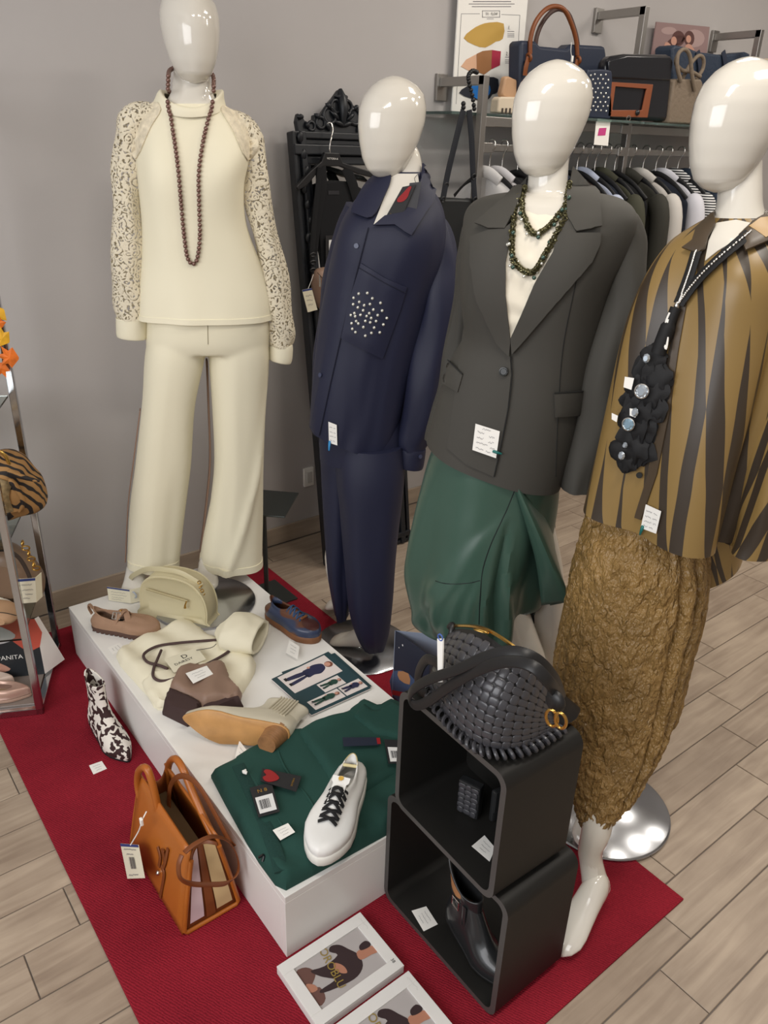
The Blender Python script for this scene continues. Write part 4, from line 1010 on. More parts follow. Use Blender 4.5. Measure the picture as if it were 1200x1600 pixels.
g = G(); c = V((.20*L, -.36*L*.28, .098)); sg = ((-.011, -.012), (.011, -.012), (.011, .012), (-.011, .012))
for a, b_ in zip(sg, sg[1:]+sg[:1]): g.add(cyl(c+V((a[0], -.002, a[1])), c+V((b_[0], -.002, b_[1])), .0018, 6))
obj('buckle', *g.vf, m_silver, t); obj('eyelet', *torus(c+V((.028, 0, 0)), .0032, .0012, (0, 1, 0), 12, 5), m_silver, t)
st = curve([V((.34*L, -.105*L, .115)), V((.36*L, -.118*L, .08)), V((.37*L, -.12*L, .055))], 8); obj('loose_strap', *ribbon(st, .012, .003, (0, 1, 0)), m_bl, t)
# beige boot lying on its side, sole towards the viewer
m_bg = mat('cream_leather', (205, 198, 178), .4, coat=.15)
toe = atz(286, 1122, PZ+.052); hl = atz(438, 1165, PZ+.052)
x_ = (toe-hl).normalized(); out = (EYE-(toe+hl)/2); out = (out-x_*out.dot(x_)); out.z = max(out.z*.16, 0); out = (out-x_*out.dot(x_)).normalized()
M, L0 = place(hl, toe, -out); L = L0
t, up = boot('ankle_boot', 'cream leather ankle boot with a tan sole lying on its side on the white plinth', M, L, L*.34, m_bg, mat('tan_leather_sole', (196, 148, 92), .45, var=.1, vscale=25), .175, .006, .045, (190, 180, 160))
m_stack = mat('stacked_heel_wood', (150, 108, 70), .5, var=.25, vscale=40, stretch=(1, 1, 5))
obj('heel', *loft([[V((.032+r_*.03*cos(a), r_*.029*sin(a), z)) for a in (2*pi*j/24 for j in range(24))] for z, r_ in ((-.012, .82), (.02, .95), (.05, 1.1))]), m_stack, t)
for k in range(7):
    s = curve([V((.12*L+k*.0085, -.34*L*.30, .085)), V((.12*L+k*.0085, -.34*L*.27, .125)), V((.12*L+k*.008, -.34*L*.275, .17))], 6)
    obj('elastic_rib', *tube(s, .0028, 6), mat('elastic_cream', (190, 182, 160), .7), t)
    s = [V((p.x, -p.y, p.z)) for p in s]; obj('elastic_rib', *tube(s, .0028, 6), mat('elastic_cream', (190, 182, 160), .7), t)

# ------------------------------------------------------------------ black cubes
m_cube = mat('black_laminate', (31, 30, 28), .5, spec=.35)
m_cubee = mat('black_edge', (72, 70, 68), .4)
def rrect(w, h, r, n=7):
    p = []
    for cx, cy, a0 in ((w/2-r, h/2-r, 0), (-w/2+r, h/2-r, 90), (-w/2+r, -h/2+r, 180), (w/2-r, -h/2+r, 270)):
        p += [(cx+r*cos(RAD(a0+90*i/(n-1))), cy+r*sin(RAD(a0+90*i/(n-1)))) for i in range(n)]
    return p
def cube(label, x0, yc, z0, w, h, dep, rot=0., th=.013, r=.028):
    M = Matrix.Translation((x0, yc, z0)) @ Matrix.Rotation(rot, 4, 'Z')
    t = thing('display_cube', label, 'cube', M=M)
    o_ = rrect(w, h, r); i_ = rrect(w-2*th, h-2*th, r-th*.7); zc = h/2; n = len(o_); v = []; f = []; m = []
    for P, x in ((o_, 0), (o_, dep), (i_, dep), (i_, 0)): v += [V((x, a, b_+zc)) for a, b_ in P]
    for k in range(4):
        for j in range(n):
            a = k*n+j; b_ = k*n+(j+1) % n; c = ((k+1) % 4)*n+(j+1) % n; d = ((k+1) % 4)*n+j; f.append((a, d, c, b_)); m.append(1 if k in (1, 3) else 0)
    obj('shell', v, f, None, t, mats=[m_cube, m_cubee], fm=m, autos=35)
    return t, M
c1, MC1 = cube('lower black open display cube with rounded corners standing on the red carpet', .82, .803, .0065, .362, .325, .2)
c2, MC2 = cube('upper black open display cube stacked on top of the lower one', .805, .798, .333, .30, .303, .195, RAD(-1.5))
CT = .333+.303
obj('back_panel', *prism([V((.189, a, b_+.303/2)) for a, b_ in rrect(.30-.024, .303-.024, .02)], (.005, 0, 0)), m_cube, c2, smooth=False)
def flat_slip(label, quad_px, zz, seed=1, tilt=0., group=None, rows=None):
    q = [atz(x, y, zz) for x, y in quad_px]
    if tilt: q[2].z += tilt; q[3].z += tilt
    t = thing('price_slip', label, 'price tag', tuple((q[0]+q[1]+q[2]+q[3])/4), group)
    obj('paper', *quad_plate(q, .0006), m_paper, t, smooth=False)
    obj('handwriting', *scribbles(q, rows or [(.2, .75, .72), (.25, .8, .48), (.3, .7, .25)], seed=seed), m_ink, t, smooth=False)
    return t
def rot_q(q, k): return q[k:]+q[:k]
flat_slip('white price slip lying beside the black boot in the lower cube', [(643, 1423), (662, 1455), (684, 1444), (666, 1416)], .0205, 11)
flat_slip('white price slip at the front corner of the upper cube', [(737, 1322), (765, 1346), (774, 1325), (757, 1305)], .348, 12)
flat_slip('white price slip on the red carpet beside the cow print boot', [(146, 1210), (167, 1201), (159, 1189), (139, 1196)], .007, 13)
flat_slip('white price slip standing in front of the lying cream boot', [(367, 1183), (378, 1198), (390, 1178), (374, 1157)], PZ+.02, 14)
flat_slip('white price slip standing before the brown and blue sneaker', [(447, 1020), (465, 1030), (468, 1010), (452, 1000)], PZ+.015, 15)
flat_slip('faint white price slip lying below the taupe strap shoe', [(168, 1012), (176, 1022), (197, 1014), (187, 1004)], PZ+.001, 16)
# woven wallet and pouch in the upper cube
m_wv = mat('black_woven_leather', (64, 64, 68), .34, coat=.2)
pad = obj('p', *G().add(skin([ringk(0, .5, .5, 0, 0), ringk(0, .46, .46, .16, .16), ringk(0, .3, .3, .26, .26), ringk(0, .01, .01, .28, .28)], 6, 12)).vf, m_wv); me_pad = pad.data; bpy.data.objects.remove(pad)
for v in me_pad.vertices:     # square off the pad
    x, y = v.co.x, v.co.y; m = max(abs(x), abs(y)); r_ = math.hypot(x, y)
    if m > 1e-6: k = .05+.95*(r_/m); v.co.x *= k; v.co.y *= k
def weave(parent, surf, ns, nt_, lift=.0, name='weave_strip'):
    for i in range(ns):
        for j in range(nt_):
            s, q = (i+.5)/ns, (j+.5)/nt_
            p = surf(s, q); a = surf(min(1, s+.5/ns), q)-surf(max(0, s-.5/ns), q); b_ = surf(s, min(1, q+.5/nt_))-surf(s, max(0, q-.5/nt_))
            if a.length < 1e-5 or b_.length < 1e-5: continue
            n = a.cross(b_).normalized(); odd = (i+j) % 2
            la, lb = (a.length*1.16, b_.length*.90) if odd else (a.length*.90, b_.length*1.16)
            ax = a.normalized(); by = n.cross(ax); th = min(la, lb)*.6
            M = Matrix.Identity(4)
            for k in range(3): M[k][0], M[k][1], M[k][2], M[k][3] = ax[k]*la, by[k]*lb, n[k]*th, p[k]
            inst(name, me_pad, M, parent)
qz = .348
A_ = atz(712, 1266, qz); B_ = atz(745, 1283, qz)
qd = [A_, B_, B_+V((0, 0, .085)), A_+V((0, 0, .085))]
t = thing('wallet', 'black woven leather wallet standing inside the upper black cube', 'wallet', tuple(A_))
dv = (B_-A_).normalized(); nv = V((dv.y, -dv.x, 0)); nv = nv if nv.dot(EYE-A_) > 0 else -nv
obj('body', *prism([p for p in qd], -nv*.022), m_bl, t, smooth=False, bevel=.004)
weave(t, lambda s, q: A_+(B_-A_)*(.06+.88*s)+V((0, 0, .085*(.05+.9*q)))+nv*.0005, 3, 6)
A2 = atz(762, 1280, qz); B2_ = A2+V((.06, -.012, 0))
t = thing('card_holder', 'slim black leather card holder beside the woven wallet in the upper cube', 'wallet', tuple(A2))
obj('body', *prism([A2, B2_, B2_+V((0, 0, .08)), A2+V((0, 0, .082))], V((0, -.012, 0))), m_bl, t, smooth=False, bevel=.004)
obj('flap', *prism([A2+V((-.002, -.013, .03)), B2_+V((0, -.013, .03)), B2_+V((0, -.013, .083)), A2+V((-.002, -.013, .085))], V((0, -.004, 0))), m_bl, t, smooth=False, bevel=.002)

# ------------------------------------------------------------------ black woven shoulder bag on the cubes
t = thing('shoulder_bag', 'black woven leather shoulder bag lying on the upper black cube', 'bag', (.9, .8, CT))
topp = [(704, 984), (725, 982), (755, 990), (785, 1010), (818, 1033), (845, 1058), (866, 1086), (880, 1112)]
botp = [(668, 1070), (684, 1100), (710, 1133), (743, 1162), (780, 1174), (822, 1168), (856, 1150), (884, 1132)]
fr_top = []; fr_bot = []
for (a, b_), (c, d) in zip(topp, botp):
    fb = atz(c, d, CT+.012); fr_bot.append(fb)
    k = fr_bot.index(fb)/7; tp_ = atplane(a, b_, fb+V((.07-.03*k, .0, 0)), V((1, .0, 0))); fr_top.append(tp_)
def bagsurf(s, q):
    a = V(cat([tuple(p) for p in fr_bot], s)); b_ = V(cat([tuple(p) for p in fr_top], s))
    bul = .034*sin(pi*min(1, max(0, q)))**.8*sin(pi*(.08+.84*s))**.5
    return a+(b_-a)*q+V((-.8, -.25, .3))*bul
def bagback(s, q):
    a = V(cat([tuple(p) for p in fr_bot], s))+V((.10*sin(pi*(.1+.8*s)), 0, 0)); b_ = V(cat([tuple(p) for p in fr_top], s))
    return a+(b_-a)*q+V((.9, 0, .1))*.03*sin(pi*q)
rings = []
for i in range(33):
    s = i/32; rings.append([bagsurf(s, j/11) for j in range(12)]+[bagback(s, 1-j/11) for j in range(1, 12)])
obj('body', *loft(rings), mat('black_bag_base', (20, 20, 21), .5), t)
weave(t, lambda s, q: bagsurf(.03+.94*s, .04+.92*q), 17, 10)
# braided lower edge
g = [V(cat([tuple(p) for p in fr_bot], i/25))+V((-.008, -.004, .0)) for i in range(26)]
for i in range(25):
    d = (g[i+1]-g[i]).normalized(); obj('braid_loop', *torus(g[i]+V((0, 0, .002)), .0105, .0036, d+V((.3, 0, .5)), 12, 6, (1, .75)), m_wv, t)
m_strap = mat('black_strap_leather', (30, 30, 31), .4)
def bp3(x, y, dx): return atx(x, y, dx)
S1 = [(878, 1092, .90), (866, 1060, .86), (838, 1030, .82), (800, 1018, .80), (760, 1026, .79), (715, 1046, .785), (670, 1062, .785), (645, 1078, .785), (640, 1094, .785), (652, 1102, .785), (672, 1094, .785), (700, 1074, .785), (745, 1048, .783), (790, 1034, .78), (830, 1040, .78), (858, 1066, .80), (876, 1092, .85)]
pth = curve([bp3(*p) for p in S1], 90)
sto = obj('strap', *ribbon(pth, .019, .005, [(V(p)-V((.95, .8, .66))) for p in pth]), m_strap, t, label='black stitched leather strap')
S2 = [(690, 1040, .80), (668, 1030, .81), (655, 1050, .82), (655, 1076, .82), (668, 1085, .82)]
pth = curve([bp3(*p) for p in S2], 24); obj('strap', *ribbon(pth, .019, .005, (-1, 0, .2)), m_strap, t)
obj('zip', *tube(curve([fr_top[0]+V((.004, 0, .008)), fr_top[2]+V((.004, 0, .008)), fr_top[4]+V((.004, 0, .008)), fr_top[6]+V((.004, 0, .006))], 20), .0035, 6), m_gold, t)
obj('zip_puller', *torus(atx(752, 986, .86), .008, .0018, (.4, .2, 1), 14, 6, (1.6, .7)), m_gold, t)
obj('top_tab', *tube(curve([fr_top[0]+V((0, .004, .004)), fr_top[0]+V((-.006, -.01, .018)), fr_top[0]+V((-.02, -.02, -.012))], 8), .006, 8), m_strap, t)
for (x, y, dx, s) in ((862, 1122, .80, .016), (876, 1126, .80, .015)):
    obj('strap_ring', *torus(atx(x, y, dx), s, .0026, (1, .3, .2), 20, 7, (.6, 1.1)), m_gold, t)
obj('strap_anchor', *sphere(atx(868, 1096, .82), .02, 12, 8, (.5, .9, 1.0)), m_strap, t)
q = [atx(684, 1066, .788), atx(690, 1066, .788), atx(692, 998, .80), atx(683, 998, .80)]
tt = thing('swing_tag', 'narrow white swing tag hanging on the black woven bag', 'price tag', tuple(q[0])); obj('card', *quad_plate(q, .003), m_paper, tt, smooth=False); obj('loop', *torus(atx(688, 996, .80), .006, .0014, (1, 0, 0), 12, 5), mat('blue_string', (70, 100, 170), .5), tt)

# ------------------------------------------------------------------ hosiery boxes
m_boxw = mat('white_card_box', (226, 224, 220), .45)
m_photo = mat('photo_grey', (176, 170, 168), .5); m_net = mat('photo_fishnet', (52, 36, 38), .6); m_skin = mat('photo_skin', (176, 122, 98), .6); m_net2 = mat('photo_fishnet_light', (104, 72, 64), .6)
m_goldtxt = mat('gold_lettering', (150, 128, 62), .5)
def hosiery(label, x0, y0, x1, y1, h=.03):
    t = thing('hosiery_box', label, 'box', ((x0+x1)/2, (y0+y1)/2, .006))
    obj('box_body', *boxp((x0, y0, .0065), (x1, y1, h-.004)), m_boxw, t, smooth=False, bevel=.0015)
    ins = .026; g = G()
    for a, b_ in (((x0, y0), (x1, y0+ins)), ((x0, y1-ins), (x1, y1)), ((x0, y0+ins), (x0+ins, y1-ins)), ((x1-ins, y0+ins), (x1, y1-ins))):
        obj('lid_frame', *boxp((a[0], a[1], h-.004), (b_[0], b_[1], h)), m_boxw, t, smooth=False, bevel=.0008)
    # picture: up = +x, right = -y
    q = [V((x0+ins, y1-ins, h-.004)), V((x0+ins, y0+ins, h-.004)), V((x1-ins, y0+ins, h-.004)), V((x1-ins, y1-ins, h-.004))]
    torso = [(.05, 0), (.0, .1), (.12, .22), (.30, .30), (.32, .42), (.28, .60), (.22, .70), (.38, .80), (.62, .82), (.86, .74), (.93, .60), (.90, .40), (.80, .20), (.66, .05), (.52, .0)]
    o = printed('printed_picture', q, [(m_photo, [rect(0, 0, 1, 1)]), (m_net2, [smoothpoly([(.08, .0), (.1, .14), (.3, .2), (.45, .1), (.5, 0)], 3), smoothpoly([(.55, 0), (.6, .14), (.85, .12), (.9, 0)], 3)]),
        (m_net, [smoothpoly([(.22, .16), (.3, .34), (.26, .56), (.10, .50), (.02, .56), (.10, .66), (.28, .72), (.50, .78), (.74, .74), (.86, .60), (.84, .40), (.74, .14), (.66, .12), (.66, .34), (.56, .30), (.42, .22)], 3)]),
        (m_skin, [smoothpoly([(.36, .46), (.48, .42), (.62, .46), (.68, .52), (.58, .54), (.46, .52)], 3), smoothpoly([(.44, .78), (.62, .76), (.66, .92), (.68, 1.0), (.52, 1.0), (.46, .90)], 3), smoothpoly([(.40, .02), (.5, .1), (.62, .1), (.58, .0)], 3)]),
        (m_net, [smoothpoly([(.36, .86), (.46, .84), (.5, .96), (.44, 1.0), (.34, .96)], 3)])], t)
    obj('lettering', *text_on(q, 'OROBLU', .42, .40, .15, .0022, RAD(-8)), m_goldtxt, t, smooth=False)
    q2 = [V((x1-ins, y1, h)), V((x1-ins, y0, h)), V((x1, y0, h)), V((x1, y1, h))]
    obj('size_print', *text_on(q2, '38', .86, .5, .4, .0005), m_black_ink, t, smooth=False)
    obj('handwriting', *scribbles([V((x1-.018, y1-.006, h)), V((x1-.018, y1-.05, h)), V((x1-.004, y1-.05, h)), V((x1-.004, y1-.006, h))], [(.1, .9, .5)], .0006, .2, 3), m_ink, t, smooth=False)
hosiery('white framed hosiery box with a fishnet bodysuit photo touching the plinth front', .521, .808, .738, .966)
hosiery('second white hosiery box nearest the camera at the bottom edge of the photo', .521, .632, .738, .794)

# ------------------------------------------------------------------ cream crossbody bag on the plinth
m_cbag = mat('cream_grain_leather', (204, 194, 158), .45, bump=.1, bscale=400)
a = atz(220, 962, PZ); b_ = atz(322, 982, PZ); ux = (b_-a).normalized(); ub = V((-ux.y, ux.x, 0)); ub = ub if ub.dot(a-EYE) > 0 else -ub
Lb = (b_-a).length; Hb = .148
t = thing('crossbody_bag', 'cream leather crossbody bag with a zip pocket and tassel standing on the white plinth', 'bag', tuple((a+b_)/2))
dome = smoothpoly([(.02, .0), (.0, .2), (-.01, .5), (.05, .78), (.2, .95), (.5, 1.0), (.76, .93), (.93, .7), (1.0, .4), (1.0, .12), (.97, .0)], 4)
def bagp(u, w, d): return a+ux*(Lb*u)+V((0, 0, Hb*w+.001))+ub*(d+.018*w)
cen = (.5, .48); rings = []
for d, s in ((.012, .80), (.002, .93), (.0, .975), (.006, 1.0), (.04, 1.02), (.072, 1.0), (.078, .96), (.072, .85)):
    rings.append([bagp(cen[0]+(u-cen[0])*s, max(0, cen[1]+(w-cen[1])*s), d) for u, w in dome])
obj('body', *loft(rings), m_cbag, t)
for d in (.004, .074): obj('piping', *tube([bagp(u, max(.015, w), d) for u, w in dome], .0028, 6, closed=True), m_cbag, t)
zp = [bagp(.10+.07*i, .66-.012*i, -.001) for i in range(10)]
obj('pocket_zip', *ribbon(zp, .008, .003, -ub), mat('cream_zip', (180, 168, 130), .6), t)
obj('zip_puller', *box(0, 0, 0, .006, .003, .02), m_gold, t) if False else obj('zip_puller', *tube([bagp(.72, .56, -.004), bagp(.70, .46, -.005), bagp(.70, .40, -.005)], [.002, .003, .0045], 8), m_gold, t)
sp = [bagp(.88, .86, .03), bagp(.6, 1.09, .02), bagp(.3, 1.06, .03), bagp(.0, .92, .05), bagp(-.2, .72, .07), bagp(-.38, .48, .09), bagp(-.4, .3, .11), bagp(-.2, .2, .13), bagp(.0, .3, .12)]
pth = curve(sp, 60); obj('strap', *ribbon(pth, .016, .003, V((0, 0, 1))*.3-ub), m_cbag, t)
g = [bagp(.86+.02*i, .95-.09*i, .02) for i in range(7)]
for i, p in enumerate(g): obj('chain_link', *torus(p, .007, .0017, (ux+V((0, 0, (-1)**i*1.2))), 12, 6, (1, .7)), m_gold, t)
obj('clasp', *sphere(g[-1]+V((0, 0, -.012)), .007, 10, 7, (.8, .8, 1.4)), m_gold, t)
for k in range(9):
    a_ = 2*pi*k/9; p0 = g[-1]+V((0, 0, -.02)); obj('tassel_strand', *tube([p0, p0+V((.004*cos(a_), .004*sin(a_), -.02)), p0+V((.008*cos(a_), .008*sin(a_), -.052))], .002, 5), m_cbag, t)
q = [atz(170, 938, PZ+.003), atz(205, 943, PZ+.003)]; q = [q[0], q[1], q[1]+V((0, 0, .052)), q[0]+V((0, 0, .052))]
t = thing('swing_tag', 'folded cream booklet tag with a blue edge standing beside the cream bag', 'price tag', tuple(q[0]))
obj('card', *quad_plate(q, .0012), mat('cream_card', (226, 220, 196), .7), t, smooth=False); nq = (q[1]-q[0]).cross(q[3]-q[0]).normalized()
q2 = [q[1], q[1]-nq*.03+ux*.03, q[2]-nq*.03+ux*.03, q[2]]; obj('card', *quad_plate(q2, .0012), mat('cream_card', (226, 220, 196), .7), t, smooth=False)
obj('blue_edge', *quad_plate([onquad(q, 0, .9, .0006), onquad(q, 1, .9, .0006), onquad(q, 1, 1, .0006), onquad(q, 0, 1, .0006)], .0006), mat('blue_card', (48, 62, 120), .6), t, smooth=False)
obj('print', *scribbles(q, [(.15, .8, .7), (.15, .85, .5), (.15, .7, .3), (.15, .6, .15)], .0006, .03, 8), m_ink, t, smooth=False)
obj('ribbon_loop', *torus(q[1]+V((.012, .0, .03)), .012, .003, (1, .4, .2), 14, 5), mat('clear_plastic', (180, 190, 205), .2, alpha=.6), t)

# ------------------------------------------------------------------ cream hooded top folded on the plinth
m_fleece = mat('cream_fleece', (232, 225, 200), .75, sheen=.4, bump=.05, bscale=300)
zz = lambda P, z=PZ: [tuple(atz(x, y, z)[:2]) for x, y in P]
t = thing('hooded_top', 'folded cream hooded top with brown drawstrings lying on the white plinth', 'sweatshirt', tuple(atz(270, 1040, PZ)))
P = zz(smoothpoly([(182, 1028), (215, 1005), (262, 985), (288, 972), (312, 984), (330, 1000), (372, 1012), (400, 1040), (385, 1075), (370, 1090), (330, 1085), (290, 1105), (247, 1110), (232, 1090), (212, 1068)], 3))
fo = lambda x, y: .006*sin(x*60+y*18)+.006*noise.noise(V((x*18, y*18, 1)))
body_s = slab(P, PZ+.0005, .028, .02, .011, fo); obj('body', *body_s, m_fleece, t)
P2 = zz([(222, 1074), (238, 1062), (300, 1050), (320, 1060), (330, 1085), (290, 1106), (247, 1112), (230, 1092)])
obj('folded_layer', *slab(P2, PZ+.012, .022, .016, .011, fo), m_fleece, t)
# hood: a thick rolled cowl with an opening
hc_ = atz(378, 1012, PZ); rings = []
for i in range(26):
    s = i/25; ring = []
    for j in range(40):
        th = 2*pi*j/40
        # opening (s=0) faces lower right, crown (s=1) at upper left rising
        rr = .058+.020*sin(pi*s)-.045*max(0, s-.75)*4*.9
        ax = V((.62, -.78, .0)); sd = V((.78, .62, 0))
        c = hc_+ax*(.062-.135*s)+V((0, 0, .050+.006*sin(pi*s)))
        hh = (.036+.010*sin(pi*s))*(1-max(0, s-.72)*2.6)
        rx = (.066+.012*sin(pi*s))*(1-max(0, s-.72)*2.4)
        ring.append(c+sd*(rx*cos(th))+V((0, 0, hh*sin(th)))+V((0, 0, .004*nz(cos(th)*2, s*4, sin(th)*2))))
    rings.append(ring)
obj('hood', *loft(rings, (False, True)), m_fleece, t, solid=.008)
m_cord = mat('brown_cord', (78, 60, 58), .8)
zc = PZ+.036
def cord(P, r, par, z=zc, zs=None, name='drawstring', flat=(1, 1)):
    return obj(name, *tube(curve([atz(x, y, (zs[i] if zs else z)) for i, (x, y) in enumerate(P)], 50), r, 8, flat=flat), m_cord, par)
cord([(338, 1000), (310, 1002), (275, 1005), (245, 1010), (225, 1022), (230, 1034), (250, 1040), (262, 1045)], .0042, t)
cord([(252, 1016), (246, 1030), (240, 1045), (240, 1058), (252, 1064), (272, 1060), (310, 1044), (345, 1026), (362, 1014)], .0042, t, zc+.002)
# brown trousers/cuffs folded over
m_taupe = mat('taupe_satin', (138, 112, 96), .5, sheen=.2); m_dbr = mat('dark_brown_rib', (62, 44, 42), .8)
t = thing('folded_trousers', 'folded taupe trousers with dark brown cuffs on top of the cream hooded top', 'trousers', tuple(atz(320, 1080, PZ)))
fo2 = lambda x, y: .007*sin(x*50-y*40)+.005*noise.noise(V((x*20, y*20, 4)))
obj('body', *slab(zz([(262, 1078), (276, 1050), (296, 1040), (352, 1038), (362, 1060), (378, 1080), (374, 1092), (345, 1098), (318, 1104), (300, 1094)], PZ+.03), PZ+.014, .036, .018, .010, fo2), m_taupe, t)
obj('cuff', *slab(zz([(253, 1108), (262, 1078), (300, 1092), (318, 1104), (312, 1120), (292, 1127)], PZ+.02), PZ+.0008, .04, .012, .010), m_dbr, t, label='dark brown ribbed cuff')
obj('cuff', *slab(zz([(314, 1106), (345, 1096), (374, 1088), (380, 1098), (350, 1110), (318, 1117)], PZ+.02), PZ+.0008, .036, .01, .009), m_dbr, t, label='dark brown ribbed cuff')
def flat_card(name, label, quad_px, z, m, cat_='price tag', group=None, dz=(0, 0, 0, 0), th=.0012):
    q = [atz(x, y, z+d) for (x, y), d in zip(quad_px, dz)]
    t = thing(name, label, cat_, tuple((q[0]+q[2])/2), group); obj('card', *quad_plate(q, th), m, t, smooth=False)
    return t, q
t, q = flat_card('swing_tag', 'cream swing tag lettered DAIRESY lying on the cream hooded top', [(272, 1051), (322, 1030), (308, 1011), (257, 1030)], PZ+.0415, mat('cream_card', (226, 220, 196), .7))
obj('lettering', *text_on(q, 'DAIRESY', .42, .42, .2, ang=RAD(90)*0), m_black_ink, t, smooth=False)
obj('logo', *text_on(q, 'D', .52, .70, .34), m_black_ink, t, smooth=False)
obj('string', *tube(curve([onquad(q, .92, .8, .001), atz(330, 1012, PZ+.06), atz(338, 1006, PZ+.05)], 8), .001, 5), m_black_ink, t)
flat_slip('white price slip lying on the folded taupe trousers', [(302, 1068), (333, 1053), (323, 1040), (290, 1052)], PZ+.056, 21)

# ------------------------------------------------------------------ catalogues on the plinth
m_teal = mat('catalogue_teal', (44, 68, 74), .4); m_cpaper = mat('catalogue_paper', (222, 214, 210), .4); m_cnavy = mat('print_navy', (44, 46, 76), .5); m_cgreen = mat('print_green', (40, 70, 60), .5); m_cface = mat('print_skin', (200, 150, 130), .6); m_chair = mat('print_hair', (120, 72, 56), .6)
def person_print(u0, w0, u1, w1, m):
    """a lying figure print: feet at left, head at right, in a box of the page"""
    f = lambda P: [(u0+(u1-u0)*x, w0+(w1-w0)*y) for x, y in P]
    return [(m, [f(smoothpoly([(.05, .30), (.04, .46), (.42, .50), (.42, .40)], 2)), f(smoothpoly([(.05, .62), (.08, .80), (.45, .72), (.46, .52)], 2)), f(smoothpoly([(.40, .34), (.40, .74), (.52, .78), (.66, .84), (.82, .72), (.84, .55), (.80, .38), (.66, .26), (.54, .34)], 3))]),
            (m_chair, [f(ell(.93, .52, .085, .17, 12))]), (m_cface, [f(ell(.91, .54, .06, .12, 12)), f(ell(.56, .80, .035, .06, 8))]), (m_black_ink, [f(rect(.0, .30, .05, .46)), f(rect(.0, .64, .06, .82))])]
def catalogue(label, qpx, z, th, full=True):
    q = [atz(x, y, z+th) for x, y in qpx]; t = thing('catalogue', label, 'catalogue', tuple((q[0]+q[2])/2-V((0, 0, th))))
    obj('pages', *prism([p-V((0, 0, th)) for p in q], (0, 0, th-.0006)), m_cpaper, t, smooth=False); obj('cover', *prism([p-V((0, 0, .0006)) for p in q], (0, 0, .0006)), m_teal, t, smooth=False)
    if full:
        L = [(m_cpaper, [rect(.08, .52, .90, .97), rect(.42, .28, .78, .49), rect(.04+.42+.16, .05, .98, .26), rect(.10, .05, .60, .26)])]
        for bx, m in (((.12, .56, .88, .95), m_cnavy), ((.44, .29, .76, .48), m_cgreen), ((.64, .06, .96, .25), m_cnavy), ((.14, .06, .56, .25), m_cgreen)): L += person_print(*bx, m)
        obj2 = printed('printed_cover', q, L, t)
    return t
catalogue('second catalogue half hidden under the fashion catalogue on the plinth', [(480, 1112), (581, 1072), (523, 1020), (440, 1050)], PZ+.0005, .004, False)
catalogue('open fashion catalogue with four outfit photos lying on the white plinth', [(487, 1117), (580, 1075), (513, 1018), (424, 1061)], PZ+.005, .004)

# ------------------------------------------------------------------ folded green clothes on the plinth
m_gk = mat('green_knit', (28, 66, 58), .9, sheen=.3, bump=.1, bscale=500)
t = thing('folded_knitwear', 'folded dark green trousers lying under the white sneaker on the plinth', 'clothes', tuple(atz(480, 1250, PZ)))
fo3 = lambda x, y: .004*sin(x*70+y*30)*max(0, sin(y*14))+.006*noise.noise(V((x*12, y*12, 2)))
P = [(x, max(y, PY0+.003)) for x, y in zz([(330, 1216), (372, 1192), (425, 1160), (470, 1148), (560, 1170), (640, 1200), (640, 1262), (610, 1304), (520, 1352), (447, 1392), (430, 1384), (405, 1350), (385, 1318), (352, 1258)])]
obj('body', *slab(P, PZ+.0005, .036, .02, .012, fo3), m_gk, t)
wb = [atz(x, y, PZ+.036) for x, y in ((372, 1196), (385, 1222), (398, 1250), (415, 1290), (432, 1335), (440, 1362))]
obj('waistband', *ribbon(curve(wb, 20), .03, .006, (0, 0, 1)), mat('green_rib', (24, 58, 52), .95, bump=.4, bscale=150), t)
obj('drawcord_end', *tube(curve([atz(384, 1204, PZ+.047), atz(380, 1206, PZ+.049), atz(386, 1208, PZ+.048)], 6), .004, 6), m_paper, t)
for P_ in ([(430, 1160), (445, 1200), (480, 1245), (500, 1280)], [(395, 1215), (420, 1260), (455, 1310)]):
    obj('crease', *tube(curve([atz(x, y, PZ+.0345) for x, y in P_], 16), .004, 6), m_gk, t)
obj('dark_loop', *tube(curve([atz(404, 1340, PZ+.03), atz(412, 1336, PZ+.03), atz(410, 1346, PZ+.02)], 8), .003, 6), m_blackm, t)
t = thing('folded_knitwear', 'folded dark green top lying partly under the stacked black cubes on the plinth', 'clothes', tuple(atz(580, 1170, PZ)))
P = [(min(x, PX1-.004), y) for x, y in zz([(462, 1162), (485, 1146), (540, 1130), (566, 1108), (590, 1120), (612, 1106), (632, 1118), (650, 1130), (655, 1160), (650, 1210), (600, 1240), (560, 1262), (520, 1250), (490, 1205)])]
obj('body', *slab(P, PZ+.012, .040, .022, .012, lambda x, y: .008*noise.noise(V((x*13, y*13, 7)))), m_gk, t)
obj('sleeve_fold', *slab(zz([(545, 1135), (566, 1106), (585, 1122), (615, 1105), (640, 1125), (655, 1150), (630, 1175), (580, 1165)], PZ+.02), PZ+.004, .056, .02, .012), m_gk, t)
m_barc = mat('barcode', (70, 70, 74), .7)
def barcode(q, u0, w0, u1, w1, par, n=14):
    g = G(); r_ = random.Random(3)
    for i in range(n):
        a_ = u0+(u1-u0)*i/n; g.add(poly_on(q, rect(a_, w0, a_+(u1-u0)/n*r_.choice((.3, .5, .75)), w1), .0016))
    return obj('barcode', *g.vf, m_barc, par, smooth=False)
zt = PZ+.048
t, q = flat_card('swing_tag', 'black swing tag with a red heart lying left on the green trousers', [(463, 1237), (471, 1213), (410, 1200), (407, 1220)], zt+.003, m_tagblack)
